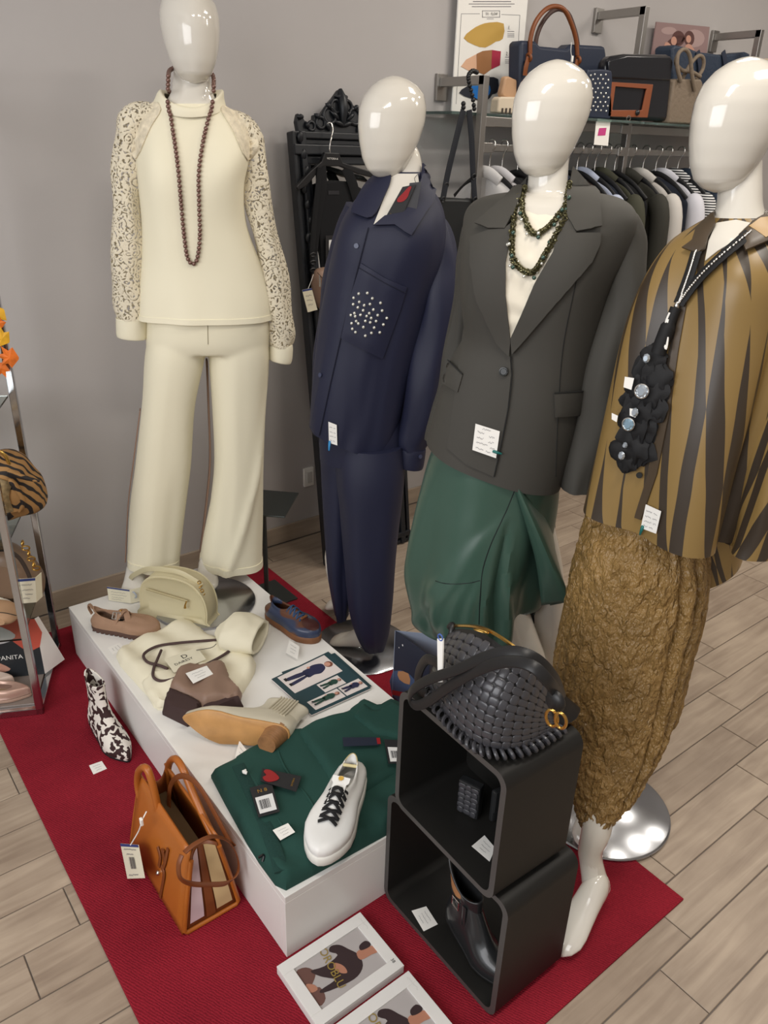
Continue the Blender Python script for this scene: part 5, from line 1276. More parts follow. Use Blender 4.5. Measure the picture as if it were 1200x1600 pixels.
obj('heart', *prism([onquad(q, u, w, .0006) for u, w in smoothpoly([(.5, .52), (.12, .72), (.08, .88), (.28, .95), (.5, .87), (.72, .95), (.92, .88), (.88, .72)], 3)], (0, 0, .0015)), m_tagred, t, smooth=False); obj('lettering', *text_on(q, 'SIEMBRA', .5, .16, .075, .0008), m_gold, t, smooth=False)
t, q = flat_card('swing_tag', 'black swing tag with a white barcode sticker left of the white sneaker', [(404, 1277), (437, 1268), (424, 1222), (390, 1231)], zt, m_tagblack)
obj('sticker', *poly_on(q, rect(.1, .08, .9, .62), .0012), m_tagwhite, t, smooth=False); barcode(q, .2, .2, .7, .5, t); obj('lettering', *text_on(q, 'N 8', .5, .8, .16, .0008), m_gold, t, smooth=False)
t, q = flat_card('swing_tag', 'black swing tag with a white barcode sticker right of the white sneaker', [(607, 1193), (640, 1192), (630, 1157), (600, 1155)], PZ+.066, m_tagblack)
obj('sticker', *poly_on(q, rect(.1, .06, .92, .66), .0012), m_tagwhite, t, smooth=False); barcode(q, .2, .2, .7, .5, t)
t, q = flat_card('swing_tag', 'long dark blue swing tag lying above the white sneaker on the green top', [(537, 1166), (592, 1164), (590, 1152), (535, 1152)], PZ+.066, mat('navy_card', (36, 42, 58), .5)); obj('red_edge', *poly_on(q, rect(.96, .1, 1.06, .9), .0008), m_tagred, t, smooth=False)
flat_slip('white price slip lying on the green trousers left of the white sneaker', [(438, 1313), (461, 1300), (450, 1286), (426, 1297)], zt-.003, 23)

# ------------------------------------------------------------------ orange tote on the carpet
m_or = mat('cognac_leather', (172, 98, 36), .38, coat=.12, var=.05, vscale=5); m_or2 = mat('chestnut_leather', (120, 66, 32), .45); m_or3 = mat('bag_inside', (84, 66, 40), .7)
m_lil = mat('lilac_panel', (206, 186, 190), .5); m_bei = mat('beige_gold_panel', (200, 176, 130), .42)
X0, X1, Y0, Y1, H_ = .402, .538, 1.166, 1.462, .222
t = thing('tote_bag', 'cognac leather tote bag with striped side panels standing on the red carpet', 'bag', ((X0+X1)/2, (Y0+Y1)/2, .006))
xa, xb = X0+.040, X1-.034         # top edges lean in
def pan(x0, xt, ya, yb, n=10, m=10, bul=.008, sgn=-1):
    rings = []
    for i in range(n+1):
        z = i/n; row = []
        for j in range(m+1):
            s = j/m; y = ya+(yb-ya)*s; ins = .012*z
            y = (ya+ins)+(yb-ya-2*ins)*s
            row.append(V((x0+(xt-x0)*z**1.1+sgn*bul*sin(pi*z)*sin(pi*s), y, .0065+H_*z)))
        rings.append(row)
    return loft(rings, (False, False), False)
obj('front_panel', *pan(X0, xa, Y0, Y1), m_or, t, solid=.006); obj('back_panel', *pan(X1, xb, Y0, Y1, sgn=1), m_or, t, solid=.006)
obj('bottom_panel', *boxp((X0, Y0, .0065), (X1, Y1, .014)), m_or2, t, smooth=False, bevel=.003)
for yy, sg in ((Y0, -1), (Y1, 1)):
    def gp_(s, z, off=0.):   # gusset point: s across, z up; folds inward at the top
        xl = X0+(xa-X0)*z**1.1; xr = X1+(xb-X1)*z**1.1; zz_ = z*.92
        return V((xl+(xr-xl)*s, yy-sg*(.010*z+.03*sin(pi*s)*max(0, z-.2)*1.2)+sg*off, .0065+H_*zz_))
    def strip(s0, s1, z0, z1, off=0.):
        return loft([[gp_(s0+(s1-s0)*j/6, z0+(z1-z0)*i/8, off) for j in range(7)] for i in range(9)], (False, False), False)
    gs = obj('side_gusset', *strip(0.02, .98, 0, 1), m_or2, t, solid=.003)
    obj('side_stripe', *strip(.10, .36, .12, .96, .0045), m_lil, gs, label='lilac stripe'); obj('side_stripe', *strip(.60, .90, .12, .96, .0045), m_bei, gs, label='beige stripe'); obj('side_stripe', *strip(.40, .57, .08, .97, .0055), m_or2, gs, label='brown stripe')
    obj('side_border', *tube([gp_(0.0, .95, .002), gp_(0, .5, .002), gp_(.0, .06, .003), gp_(.05, .02, .003), gp_(.5, .02, .003), gp_(.95, .02, .003), gp_(1, .06, .003), gp_(1, .5, .002), gp_(1, .95, .002)], .0055, 8), m_or, gs)
obj('inner_lining', *loft([[V((xa+.012, Y0+.03, .16)), V((xb-.012, Y0+.03, .16))], [V((xa+.012, Y1-.03, .16)), V((xb-.012, Y1-.03, .16))]], (False, False), False), m_or3, t)
PBO = bvh(pan(X0, xa, Y0, Y1))
def onO(x, y, o=.006):
    p, n = hit(PBO, x, y, o); return p if p is not None else atx(x, y, X0)
def handle(P, X, r=.0085):
    pth = curve([atx(x, y, X+dx) for x, y, dx in P], 50); return obj('handle', *tube(pth, r, 10), m_or, t)
handle([(232, 1288, -.004), (224, 1262, -.008), (216, 1232, -.008), (216, 1208, -.008), (224, 1199, -.008), (232, 1206, -.006), (242, 1240, -.004), (252, 1290, -.002), (257, 1322, -.008), (254, 1336, -.014)], xa)
handle([(262, 1232, 0), (262, 1206, .002), (266, 1190, .004), (275, 1186, .004), (286, 1202, .004), (300, 1236, .004), (318, 1276, .004), (332, 1305, .004)], xb)
for P_, X in (([(226, 1268), (236, 1290), (244, 1300)], xa-.012), ([(254, 1328), (258, 1350), (262, 1372)], X0+.012)):
    obj('handle_tab', *ribbon(curve([atx(x, y, X) for x, y in P_], 8), .014, .004, (-1, 0, .2)), m_or2, t)
sl_ = [(284, 1336), (279, 1352), (282, 1372), (300, 1381), (330, 1382), (356, 1379), (372, 1362), (370, 1336), (356, 1314), (332, 1307), (306, 1318), (288, 1332)]
pth = curve([aty(x, y, Y0-.02-.01*sin(i*.6)) for i, (x, y) in enumerate(sl_)], 70); obj('shoulder_strap', *ribbon(pth, .011, .003, [(p-V((.47, Y0, .13))) for p in pth]), m_or2, t)
st_ = [(268, 1290), (264, 1260), (266, 1230), (276, 1215), (292, 1214), (312, 1230), (335, 1270), (355, 1308), (366, 1322)]
pth = curve([atx(x, y, .47+.008*i) for i, (x, y) in enumerate(st_)], 50); obj('shoulder_strap', *ribbon(pth, .013, .003, (-1, -.2, .3)), m_or2, t)
obj('clasp_ring', *torus(atx(269, 1292, .455), .009, .002, (1, .3, .4), 16, 6), m_silver, t)
for P_ in ([(250, 1322), (254, 1338), (252, 1352)], [(256, 1352), (260, 1366), (254, 1400)], [(266, 1325), (262, 1345), (258, 1356)]):
    obj('tie_strap', *ribbon(curve([onO(x, y) for x, y in P_], 10), .010, .003, (-1, 0, .2)), m_or2, t)
obj('lock', *sphere(onO(251, 1362), .006, 10, 7), m_silver, t)
q = [atx(199, 1373, X0-.045), atx(226, 1372, X0-.035), atx(216, 1320, X0-.02), atx(188, 1318, X0-.03)]
tt = thing('swing_tag', 'cream price tag with a blue edge and barcode hanging from the cognac tote', 'price tag', tuple((q[0]+q[2])/2)); obj('card', *quad_plate(q, .001), mat('cream_card', (226, 220, 196), .7), tt, smooth=False)
obj('blue_edge', *poly_on(q, rect(0, .92, 1, 1), .0006), mat('blue_card', (48, 62, 120), .6), tt, smooth=False); barcode(q, .36, .28, .66, .62, tt, 9)
obj('print', *scribbles(q, [(.15, .85, .84), (.25, .65, .7), (.15, .7, .1)], .0006, .02, 4), m_ink, tt, smooth=False)
pth = curve([onquad(q, .6, .98, .001), atx(217, 1298, X0-.01), atx(222, 1282, X0-.005), atx(229, 1268, X0+.01)], 16); obj('string', *tube(pth, .0015, 6), m_paper, tt); obj('string_seal', *box(*atx(221, 1284, X0-.008), .006, .010, .018), m_paper, tt, smooth=False, bevel=.001)

# ------------------------------------------------------------------ standing brochure behind the plinth
S = atz(617, 985, .3); ea = atz(672, 1026, .3); eb = atz(704, 993, .3)
t = thing('brochure', 'open dark blue brochure standing upright behind the black woven bag', 'brochure', (S.x, S.y, .006))
m_bp = mat('brochure_blue', (30, 38, 56), .3); m_bp2 = mat('brochure_inside', (150, 160, 178), .3)
def dn(p): return V((p.x, p.y, .0065))
qA = [dn(S), dn(ea), V(ea), V(S)]; obj('panel', *quad_plate(qA, .0015), m_bp, t, smooth=False)
qB = [dn(S), dn(eb), V(eb), V(S)]; obj('panel', *quad_plate(qB, -.0015), m_bp2, t, smooth=False)
printed('printed_picture', qA, [(mat('print_sky_blue', (64, 84, 116), .4), [smoothpoly([(.0, .5), (.5, .62), (1, .5), (1, .2), (.0, .2)], 2)]), (mat('print_orange', (180, 130, 90), .4), [smoothpoly([(.15, .55), (.45, .62), (.5, .5), (.2, .46)], 2)]), (mat('print_red', (160, 34, 40), .4), [[(.0, .26), (.6, .42), (.6, .36), (.0, .2)]]), (m_paper, [ell(.25, .9, .018, .012, 8), ell(.15, .84, .012, .008, 8)])], t)

# ------------------------------------------------------------------ grey pedestal stand by the wall
m_dg = mat('dark_grey_metal', (70, 74, 72), .35, .6)
fp = atz(421, 916, .012); t = thing('pedestal_stand', 'dark grey metal pedestal stand with a square top beside the cream trousers', 'stand', (fp.x, fp.y, .006))
pz = .40; c1_, c2_ = atz(467, 772, pz), atz(445, 810, pz); e1 = (c1_-c2_); e2 = V((-e1.y, e1.x, 0)); k = [c2_, c1_, c1_+e2, c2_+e2]
obj('top_plate', *prism(k, (0, 0, .006)), m_dg, t, smooth=False, bevel=.001); cc = (k[0]+k[2])/2
obj('pole', *cyl((cc.x, cc.y, .014), (cc.x, cc.y, pz), .009, 14), m_dg, t); obj('base_plate', *box(cc.x, cc.y, .010, .17, .17, .007), m_dg, t, smooth=False, bevel=.001)

# ------------------------------------------------------------------ chrome rack at the left edge
C0 = V((.371, 2.104, 0)); D1 = V((.4285, .9036, 0)); D2 = V((-.9036, .4285, 0)); RD, RW = .343, .5
RM = Matrix.Identity(4)
for i in range(3): RM[i][0], RM[i][1], RM[i][2], RM[i][3] = -D2[i], D1[i], (0, 0, 1)[i], C0[i]
# local: x to the right (0 at the right posts), y back, z up
t = thing('chrome_rack', 'chrome display rack with glass shelves at the left edge of the photo', 'rack', M=RM)
for x, y in ((0, 0), (0, RD), (-RW, 0), (-RW, RD)): obj('post', *box(x, y, .006+.85, .02, .02, 1.7), m_chrome, t, smooth=False, bevel=.002)
for z in (.018, 1.70):
    for a_, b_ in (((0, 0), (0, RD)), ((-RW, 0), (-RW, RD)), ((0, 0), (-RW, 0)), ((0, RD), (-RW, RD))): obj('rail', *boxp((min(a_[0], b_[0])-.01, min(a_[1], b_[1])-.01, z-.011), (max(a_[0], b_[0])+.01, max(a_[1], b_[1])+.01, z+.011)), m_chrome, t, smooth=False, bevel=.0015)
m_glass = mat('shelf_glass', (214, 226, 222), .03, trans=1., ior=1.45)
for z in (.268, .56, .90): obj('glass_shelf', *boxp((-RW+.012, .012, z-.006), (-.012, RD-.012, z)), m_glass, t, smooth=False)
obj('base_shelf', *boxp((-RW+.012, .012, .026), (-.012, RD-.012, .034)), mat('grey_glass', (132, 120, 112), .1), t, smooth=False)
def RL(x, y, z): return RM @ V((x, y, z))
RB = RM @ V((0, .17, 0)); RN = -(D1)
def rp(px, py, y): return atplane(px, py, RL(0, y, 0), D1)      # a pixel on the rack's plane at depth y
# tiger print bag
m_tig = mat('tiger_print_hair', (150, 112, 66), .7); nt, b = nodes_of(m_tig); tc = nt.nodes.new('ShaderNodeTexCoord'); wv = nt.nodes.new('ShaderNodeTexWave'); wv.inputs['Scale'].default_value = 15; wv.inputs['Distortion'].default_value = 5; wv.inputs['Detail'].default_value = 1.2; wv.inputs['Detail Scale'].default_value = 1.4; wv.bands_direction = 'DIAGONAL'; nt.links.new(tc.outputs['Object'], wv.inputs[0])
r = ramp2(nt, wv.outputs['Fac'], (34, 28, 26), (158, 118, 70), .30, .36); nt.links.new(r.outputs[0], b.inputs['Base Color'])
def pouch(t, name, P, y0, dep, m, n=12):
    """soft rounded bag: outline pixels on a rack plane, puffed through its depth"""
    c = (sum(p[0] for p in P)/len(P), sum(p[1] for p in P)/len(P)); P = smoothpoly(P, 4); rings = []
    for i in range(n+1):
        a_ = -pi/2+pi*i/n; s = max(.25, cos(a_))**.45; d = y0+dep/2+dep/2*sin(a_)
        rings.append([rp(c[0]+(x-c[0])*s, c[1]+(y-c[1])*s, y0+dep/2)+D1*(d-y0-dep/2) for x, y in P])
    return obj(name, *loft(rings), m, t)
t = thing('handbag', 'gathered tiger print handbag on the middle glass shelf of the chrome rack', 'bag', tuple(RL(-.1, .15, .56)))
pouch(t, 'body', [(-55, 735), (-20, 712), (10, 705), (35, 715), (52, 735), (66, 752), (74, 782), (64, 794), (40, 800), (12, 808), (-30, 808), (-60, 800)], .10, .16, m_tig)
pth = curve([rp(x, y, .13) for x, y in ((-30, 712), (-8, 704), (8, 712), (18, 735))], 20); obj('frame_clasp', *tube(pth, .005, 8), m_gold, t)
for P_ in ([(12, 735), (25, 742), (45, 748), (62, 752)], [(14, 748), (28, 765), (36, 785), (30, 800)]): obj('gather', *tube(curve([rp(x, y, .098) for x, y in P_], 14), [.003, .008, .009, .009, .008, .008, .008, .007, .007, .006, .006, .005, .004, .003], 8), m_tig, t)
obj('side_panel', *tube(curve([rp(8, 750, .10), rp(2, 775, .095), rp(10, 800, .10)], 10), .02, 10, up=D1, flat=(1, .3)), mat('gold_brocade', (132, 112, 78), .5, .2, var=.4, vscale=90), t)
t = thing('swing_tag', 'white tag hanging on the tiger print handbag at the photo edge', 'price tag', tuple(rp(0, 792, .05))); obj('card', *quad_plate([rp(-18, 795, .05), rp(4, 797, .05), rp(8, 790, .05), rp(-8, 776, .05)], .001), m_paper, t, smooth=False)
# taupe soft bag
m_tb = mat('taupe_leather', (128, 104, 84), .4, coat=.1)
t = thing('handbag', 'taupe leather handbag with a gold chain on the lower glass shelf of the chrome rack', 'bag', tuple(RL(-.1, .15, .29)))
pouch(t, 'body', [(-50, 880), (-20, 852), (12, 850), (35, 862), (55, 880), (70, 905), (66, 930), (45, 938), (10, 940), (-40, 938)], .2, .12, m_tb)
pth = [rp(x, y, .10) for x, y in ((28, 866), (33, 874), (38, 882), (42, 891), (46, 900), (50, 906))]; pth = [p+D1*.07 for p in pth]
for i, p in enumerate(pth): obj('chain_link', *torus(p, .009, .0025, D1 if i % 2 else -D2, 12, 6, (1.2, .8)), m_gold, t)
obj('strap', *ribbon(curve([rp(x, y, .185) for x, y in ((-20, 856), (10, 860), (30, 872), (44, 896), (50, 915))], 24), .012, .004, -D1), mat('dark_edge', (60, 48, 40), .6), t)
q = [rp(34, 943, .05), rp(57, 941, .05), rp(55, 903, .05), rp(28, 905, .05)]
t = thing('swing_tag', 'cream booklet tag with a blue edge hanging from the taupe handbag', 'price tag', tuple(q[0])); obj('card', *quad_plate(q, .0012), mat('cream_card', (226, 220, 196), .7), t, smooth=False); q2 = [q[1], q[1]+D1*.03-D2*.012, q[2]+D1*.03-D2*.012, q[2]]; obj('card', *quad_plate(q2, .0012), mat('cream_card', (226, 220, 196), .7), t, smooth=False)
obj('blue_edge', *poly_on(q, rect(0, .9, 1, 1), .0008), mat('blue_card', (48, 62, 120), .6), t, smooth=False); obj('print', *scribbles(q, [(.15, .8, .75), (.15, .85, .55), (.3, .8, .36), (.15, .6, .2)], .0008, .03, 5), m_ink, t, smooth=False)
# shoes peeking in at the photo edge
m_leo = mat('leopard_print', (220, 212, 196), .6); nt, b = nodes_of(m_leo); tc = nt.nodes.new('ShaderNodeTexCoord'); vo = nt.nodes.new('ShaderNodeTexVoronoi'); vo.inputs['Scale'].default_value = 70; nt.links.new(tc.outputs['Object'], vo.inputs[0]); r = ramp2(nt, vo.outputs['Distance'], (28, 24, 22), (222, 214, 198), .34, .4); nt.links.new(r.outputs[0], b.inputs['Base Color'])
def flat_shoe(label, hp, tp, z, m, m_s, W=.34, name='flat_shoe'):
    M, L = place(hp, tp); t = thing(name, label, 'shoe', M=M); W *= L
    obj('sole', *sole_vf(L, W, 0, .012, POINTW, .002), m_s, t)
    up = skin([outline(L, W, .01, POINTW), outline(L*.985, W*1.0, .03, POINTW), ringk(.48*L, .42*L, .36*W, .05, .036), ringk(.40*L, .36*L, .30*W, .058, .036, .012)], 14); obj('upper', *up, m, t, solid=.003)
    obj('insole', *skin([ringk(.4*L, .36*L, .3*W, .016, .016), ringk(.4*L, .01, .01, .016, .016)], 4), mat('insole_tan', (170, 140, 110), .8), t)
flat_shoe('leopard print flat shoe beside the taupe bag on the chrome rack', V((rp(-75, 935, .19).x, rp(-75, 935, .19).y, .2685)), V((rp(17, 930, .17).x, rp(17, 930, .17).y, .2685)), 0, m_leo, mat('black_sole', (24, 24, 25), .6))
flat_shoe('rose gold satin pointed flat shoe on the base of the chrome rack', V(RL(-.24, .07, .036)), V(RL(-.03, .05, .036)), 0, mat('rose_satin', (190, 156, 140), .3, .3), mat('nude_sole', (180, 150, 132), .6))
flat_shoe('pale rose pointed flat shoe behind the satin one on the chrome rack base', V(RL(-.27, .125, .036)), V(RL(-.09, .115, .036)), 0, mat('pale_rose', (206, 186, 172), .4), mat('nude_sole', (180, 150, 132), .6))
t = thing('tan_pouch', 'tan leather pouch lying under the leopard shoe on the chrome rack', 'pouch', tuple(RL(-.2, .1, .2)))
pouch(t, 'body', [(-50, 952), (-10, 945), (22, 950), (30, 962), (10, 968), (-45, 970)], .06, .10, mat('tan_leather', (188, 150, 116), .5)); obj('seam', *tube(curve([rp(-40, 960, .06), rp(0, 957, .058), (rp(26, 962, .062))], 10), .0015, 5), mat('dark_edge', (60, 48, 40), .6), t)
# display box with print on the rack base
TR = rp(54, 967, .17); TRl = RM.inverted() @ TR
q = [RL(TRl.x-.25, .155, .036), RL(TRl.x+.004, .155, .036), RL(TRl.x, .17, TRl.z), RL(TRl.x-.254, .17, TRl.z)]
t = thing('display_card', 'standing display card printed PANITA on the base of the chrome rack', 'display card', tuple(q[0]))
obj('front', *quad_plate(q, .002), mat('card_dark', (44, 48, 52), .35), t, smooth=False)
q2 = [q[1], q[1]+D1*.07-D2*.05, q[2]+D1*.012-D2*.01, q[2]]; obj('strut', *quad_plate(q2, .002), m_paper, t, smooth=False)
printed('printed_picture', q, [(mat('print_coral', (206, 92, 74), .4), [smoothpoly([(.30, 1), (.62, .78), (.8, .5), (1, .5), (1, 1)], 2)]), (mat('print_pink', (216, 150, 150), .4), [rect(.0, .62, .5, 1)]), (mat('print_white_shirt', (216, 214, 216), .5), [smoothpoly([(.0, .95), (.5, .95), (.75, .74), (.60, .62), (.2, .60), (.0, .66)], 3)]), (m_cface, [smoothpoly([(.25, .6), (.42, .62), (.46, .35), (.62, .16), (.50, .12), (.36, .3), (.26, .44)], 3)])], t)
obj('lettering', *text_on(q, 'PANITA', .64, .36, .11, .0022), m_paper, t, smooth=False)
# autumn leaves on the rear post
t = thing('leaf_garland', 'orange and yellow autumn leaf garland hanging on the chrome rack post', 'garland', tuple(rp(0, 560, RD)))
def leaf(c, s, rot, m, n):
    pts = []
    for i in range(5):
        a_ = RAD(-100+50*i)
        pts += [(s*(1.0-.16*abs(i-2))*sin(a_), s*(1.0-.16*abs(i-2))*cos(a_)), (s*.42*sin(a_+RAD(24)), s*.42*cos(a_+RAD(24)))]
    pts = pts[:-1]+[(.06*s, -.5*s), (-.06*s, -.5*s)]
    v = []
    R0 = -D2; 
    for x, y in pts:
        xx, yy = x*cos(rot)-y*sin(rot), x*sin(rot)+y*cos(rot); v.append(c+R0*xx+V((0, 0, 1))*yy-D1*(.1*abs(x)+.3*y*0))
    v.append(c-D1*.006); k = len(pts); obj('leaf', v, [(i, (i+1) % k, k) for i in range(k)], m, t, smooth=False, solid=.001)
mo, my = mat('leaf_orange', (222, 112, 32), .6, var=.3, vscale=30), mat('leaf_yellow', (226, 170, 40), .6, var=.2, vscale=30)
for x, y, s, ro, m in ((16, 558, .045, 1.4, mo), (4, 528, .04, .9, my), (-3, 490, .04, 2.2, my), (2, 575, .035, 2.6, mo), (-4, 505, .035, .3, mo)): leaf(rp(x, y, RD-.04), s, ro, m, 0)
obj('twig', *tube(curve([rp(x, y, RD-.03) for x, y in ((-6, 465), (-2, 500), (2, 540), (6, 575))], 16), .003, 6), mat('twig_brown', (90, 66, 44), .8), t)

# ------------------------------------------------------------------ black carved mirror leaning on the wall
m_bf = mat('black_lacquer', (26, 29, 34), .38, var=.2, vscale=12)
MX0, MWd, MTZ = 1.585, .44, 1.62
mo_ = V((MX0, 2.378, .002)); mu = V((0, .222, MTZ)).normalized(); mxx = V((1, 0, 0)); mn = mxx.cross(mu); mH = V((0, .222, MTZ)).length
def MP(u, w, d=0.): return mo_+mxx*u+mu*w+mn*d
t = thing('floor_mirror', 'tall black carved-frame mirror leaning against the grey wall', 'mirror', tuple(mo_))
FW = .075
for (a_, b_) in ((0, 0), (1, 0)):
    x0 = 0 if not a_ else MWd-FW
    for k, (i0, i1, d) in enumerate(((0, .22, .030), (.22, .40, .022), (.40, .72, .036), (.72, 1.0, .020))):
        u0, u1 = (x0+FW*i0, x0+FW*i1) if not a_ else (x0+FW*(1-i1), x0+FW*(1-i0))
        obj('frame_moulding', *prism([MP(u0, 0, -.01), MP(u1, 0, -.01), MP(u1, mH, -.01), MP(u0, mH, -.01)], mn*(d+.01)), m_bf, t, smooth=False, bevel=.004)
for (w0, w1, sgn) in ((0, FW, 1), (mH-FW*1.4, mH, -1)):
    for k, (i0, i1, d) in enumerate(((0, .22, .030), (.22, .40, .022), (.40, .72, .038), (.72, 1.0, .022))):
        a_, b_ = (w0+(w1-w0)*i0, w0+(w1-w0)*i1) if sgn > 0 else (w1-(w1-w0)*i1, w1-(w1-w0)*i0)
        obj('frame_moulding', *prism([MP(.002, a_, -.01), MP(MWd-.002, a_, -.01), MP(MWd-.002, b_, -.01), MP(.002, b_, -.01)], mn*(d+.009)), m_bf, t, smooth=False, bevel=.004)
obj('mirror_glass', *prism([MP(FW, FW, .004), MP(MWd-FW, FW, .004), MP(MWd-FW, mH-FW*1.4, .004), MP(FW, mH-FW*1.4, .004)], mn*.004), mat('mirror_silver', (225, 228, 228), .02, 1.0), t, smooth=False)
half = [(.03, 0), (.025, .035), (.035, .062), (.05, .055), (.062, .04), (.082, .032), (.098, .045), (.10, .06), (.115, .056), (.13, .062), (.15, .082), (.165, .098), (.185, .115), (.20, .130), (.212, .142), (.22, .146)]
cr = half+[(MWd-u, w) for u, w in half[::-1][1:]]
crest = obj('crest', *prism([MP(u, mH+w-.004, 0) for u, w in cr], mn*.022), m_bf, t, smooth=False, bevel=.005)
for sg in (0, 1):
    def cx(u): return MWd-u if sg else u
    for (u, w, R, r_) in ((.165, .055, .026, .007), (.125, .03, .018, .006), (.195, .085, .020, .006), (.085, .018, .014, .005)): obj('carved_scroll', *torus(MP(cx(u), mH+w, .024), R, r_, mn, 18, 7), m_bf, crest)
    for (u, w, s, ang) in ((.20, .03, .03, .5), (.185, .055, .03, .9), (.150, .02, .028, 1.2), (.21, .115, .02, .2), (.11, .05, .016, .8), (.16, .085, .016, .8), (.04, .045, .014, 0), (.065, .02, .018, 1.3)):
        pth = [MP(cx(u)+(1 if sg else -1)*s*k*cos(ang), mH+w+s*k*sin(ang)*.6, .024+.006*(1-k*k)) for k in (-1, -.5, 0, .5, 1)]; obj('carved_leaf', *tube(pth, [.002, .007, .009, .006, .001], 8), m_bf, crest)
    for k in range(7): obj('carved_leaf', *sphere(MP(cx(.03+.008*(k % 3)), mH-.02-.055*k, .034), .012, 8, 6, (1, .6, 1.6)), m_bf, t)
obj('carved_leaf', *tube([MP(MWd/2, mH+.02, .024), MP(MWd/2, mH+.07, .034), MP(MWd/2, mH+.11, .032), MP(MWd/2, mH+.14, .02)], [.006, .018, .016, .008], 10), m_bf, crest)
# black waistcoat on a hanger, hooked over the mirror
YV = 2.525
va = lambda x, y, d=0.: aty(x, y, YV+d)
m_vest = mat('black_crepe', (15, 16, 19), .9)
m_hang = mat('black_plastic', (26, 26, 28), .45)
t = thing('clothes_hanger', 'black hanger with a steel hook hung on the black mirror frame', 'hanger', tuple(va(516, 245)))
obj('hook', *tube(curve([va(512, 193, .03), va(517, 192, .02), va(520, 202, .012), va(517, 218), (va(515, 232)), va(516, 240)], 24), .0028, 8), m_silver, t)
obj('hanger_body', *prism([va(x, y, -.008) for x, y in ((508, 238), (530, 239), (536, 254), (560, 262), (592, 272), (600, 282), (560, 272), (532, 260), (505, 260), (480, 290), (466, 298), (463, 292), (485, 268), (503, 252))], (0, .018, 0)), m_hang, t, smooth=False, bevel=.003)
qh = [va(509, 256, -.009), va(531, 257, -.009), va(529, 240, -.009), va(509, 239, -.009)]; obj('lettering', *text_on(qh, 'VICTORIA K', .5, .5, .25, .0006), m_paper, t, smooth=False)
t = thing('waistcoat', 'black sleeveless waistcoat hanging on the hanger in front of the mirror', 'waistcoat', tuple(va(530, 400)))
obj('front', *prism([va(x, y) for x, y in ((505, 286), (522, 282), (548, 284), (575, 300), (580, 330), (560, 380), (556, 440), (548, 520), (535, 640), (505, 640), (500, 520), (502, 400), (497, 330))], (0, .03, 0)), m_vest, t, smooth=False, bevel=.006)
obj('shoulder_strap', *ribbon(curve([va(500, 256, -.004), va(502, 290, -.006), va(494, 340, -.004), va(488, 392, -.002)], 20), .045, .006, (0, -1, 0)), m_vest, t)
obj('shoulder_strap', *ribbon(curve([va(540, 262, -.004), va(550, 285, -.006), va(560, 320, -.004)], 16), .04, .006, (0, -1, 0)), m_vest, t)
obj('neck_label', *prism([va(x, y, -.002) for x, y in ((513, 298), (530, 298), (530, 304), (513, 304))], (0, .002, 0)), mat('label_black', (38, 38, 42), .6), t, smooth=False)
q = [va(514, 407, -.012), va(527, 406, -.012), va(527, 374, -.012), va(514, 375, -.012)]
t = thing('swing_tag', 'black swing tag with a white barcode sticker on the black waistcoat', 'price tag', tuple(q[0])); obj('card', *quad_plate([va(509, 409, -.010), va(530, 408, -.010), va(529, 368, -.010), va(509, 368, -.010)], .001), m_tagblack, t, smooth=False)
obj('sticker', *quad_plate(q, .0006), m_tagwhite, t, smooth=False); barcode(q, .45, .2, .85, .9, t, 8)
# beige belt bag hanging there
m_bb2 = mat('beige_leather', (146, 118, 100), .5)
t = thing('belt_bag', 'beige leather belt bag hanging by a black strap beside the black mirror', 'bag', tuple(va(508, 450)))
c = (508, 452); P = smoothpoly([(490, 428), (498, 419), (522, 417), (540, 425), (538, 460), (524, 486), (508, 489), (496, 478), (489, 452)], 3); rings = []
for i in range(9):
    a_ = -pi/2+pi*i/8; s = max(.3, cos(a_))**.4; rings.append([va(c[0]+(x-c[0])*s, c[1]+(y-c[1])*s, -.05)+V((0, .03*sin(a_), 0)) for x, y in P])
obj('body', *loft(rings), m_bb2, t)
obj('zip', *tube(curve([va(496, 426, -.081), va(506, 436, -.083), va(520, 442, -.083), va(534, 440, -.08)], 14), .0016, 6), mat('zip_brown', (86, 66, 54), .6), t)
obj('zip_puller', *tube([va(499, 430, -.085), va(500, 440, -.086), va(500, 448, -.086)], [.002, .003, .004], 8), m_silver, t)
obj('strap', *ribbon(curve([va(493, 428, -.05), va(488, 405, -.03), va(490, 360, -.02), va(495, 310, -.015), va(500, 262, -.012)], 30), .022, .004, (0, -1, 0)), m_vest, t)
for y in (398, 410, 422): obj('strap_slider', *torus(va(489, y, -.045), .011, .003, (0, 1, .3), 14, 6, (1, .6)), m_blackm, t)
q = [va(481, 488, -.07), va(496, 484, -.07), va(487, 450, -.07), va(472, 453, -.07)]
t = thing('swing_tag', 'cream tag with a blue edge hanging from the beige belt bag', 'price tag', tuple(q[0])); obj('card', *quad_plate(q, .001), mat('cream_card', (226, 220, 196), .7), t, smooth=False)
obj('blue_edge', *poly_on(q, rect(0, .92, 1, 1), .0006), mat('blue_card', (48, 62, 120), .6), t, smooth=False); obj('print', *scribbles(q, [(.2, .8, .7), (.2, .8, .5), (.2, .7, .3)], .0006, .04, 2), m_ink, t, smooth=False)
obj('string', *tube([onquad(q, .6, .98, 0), va(487, 437, -.06), va(490, 428, -.05)], .001, 5), m_paper, t)

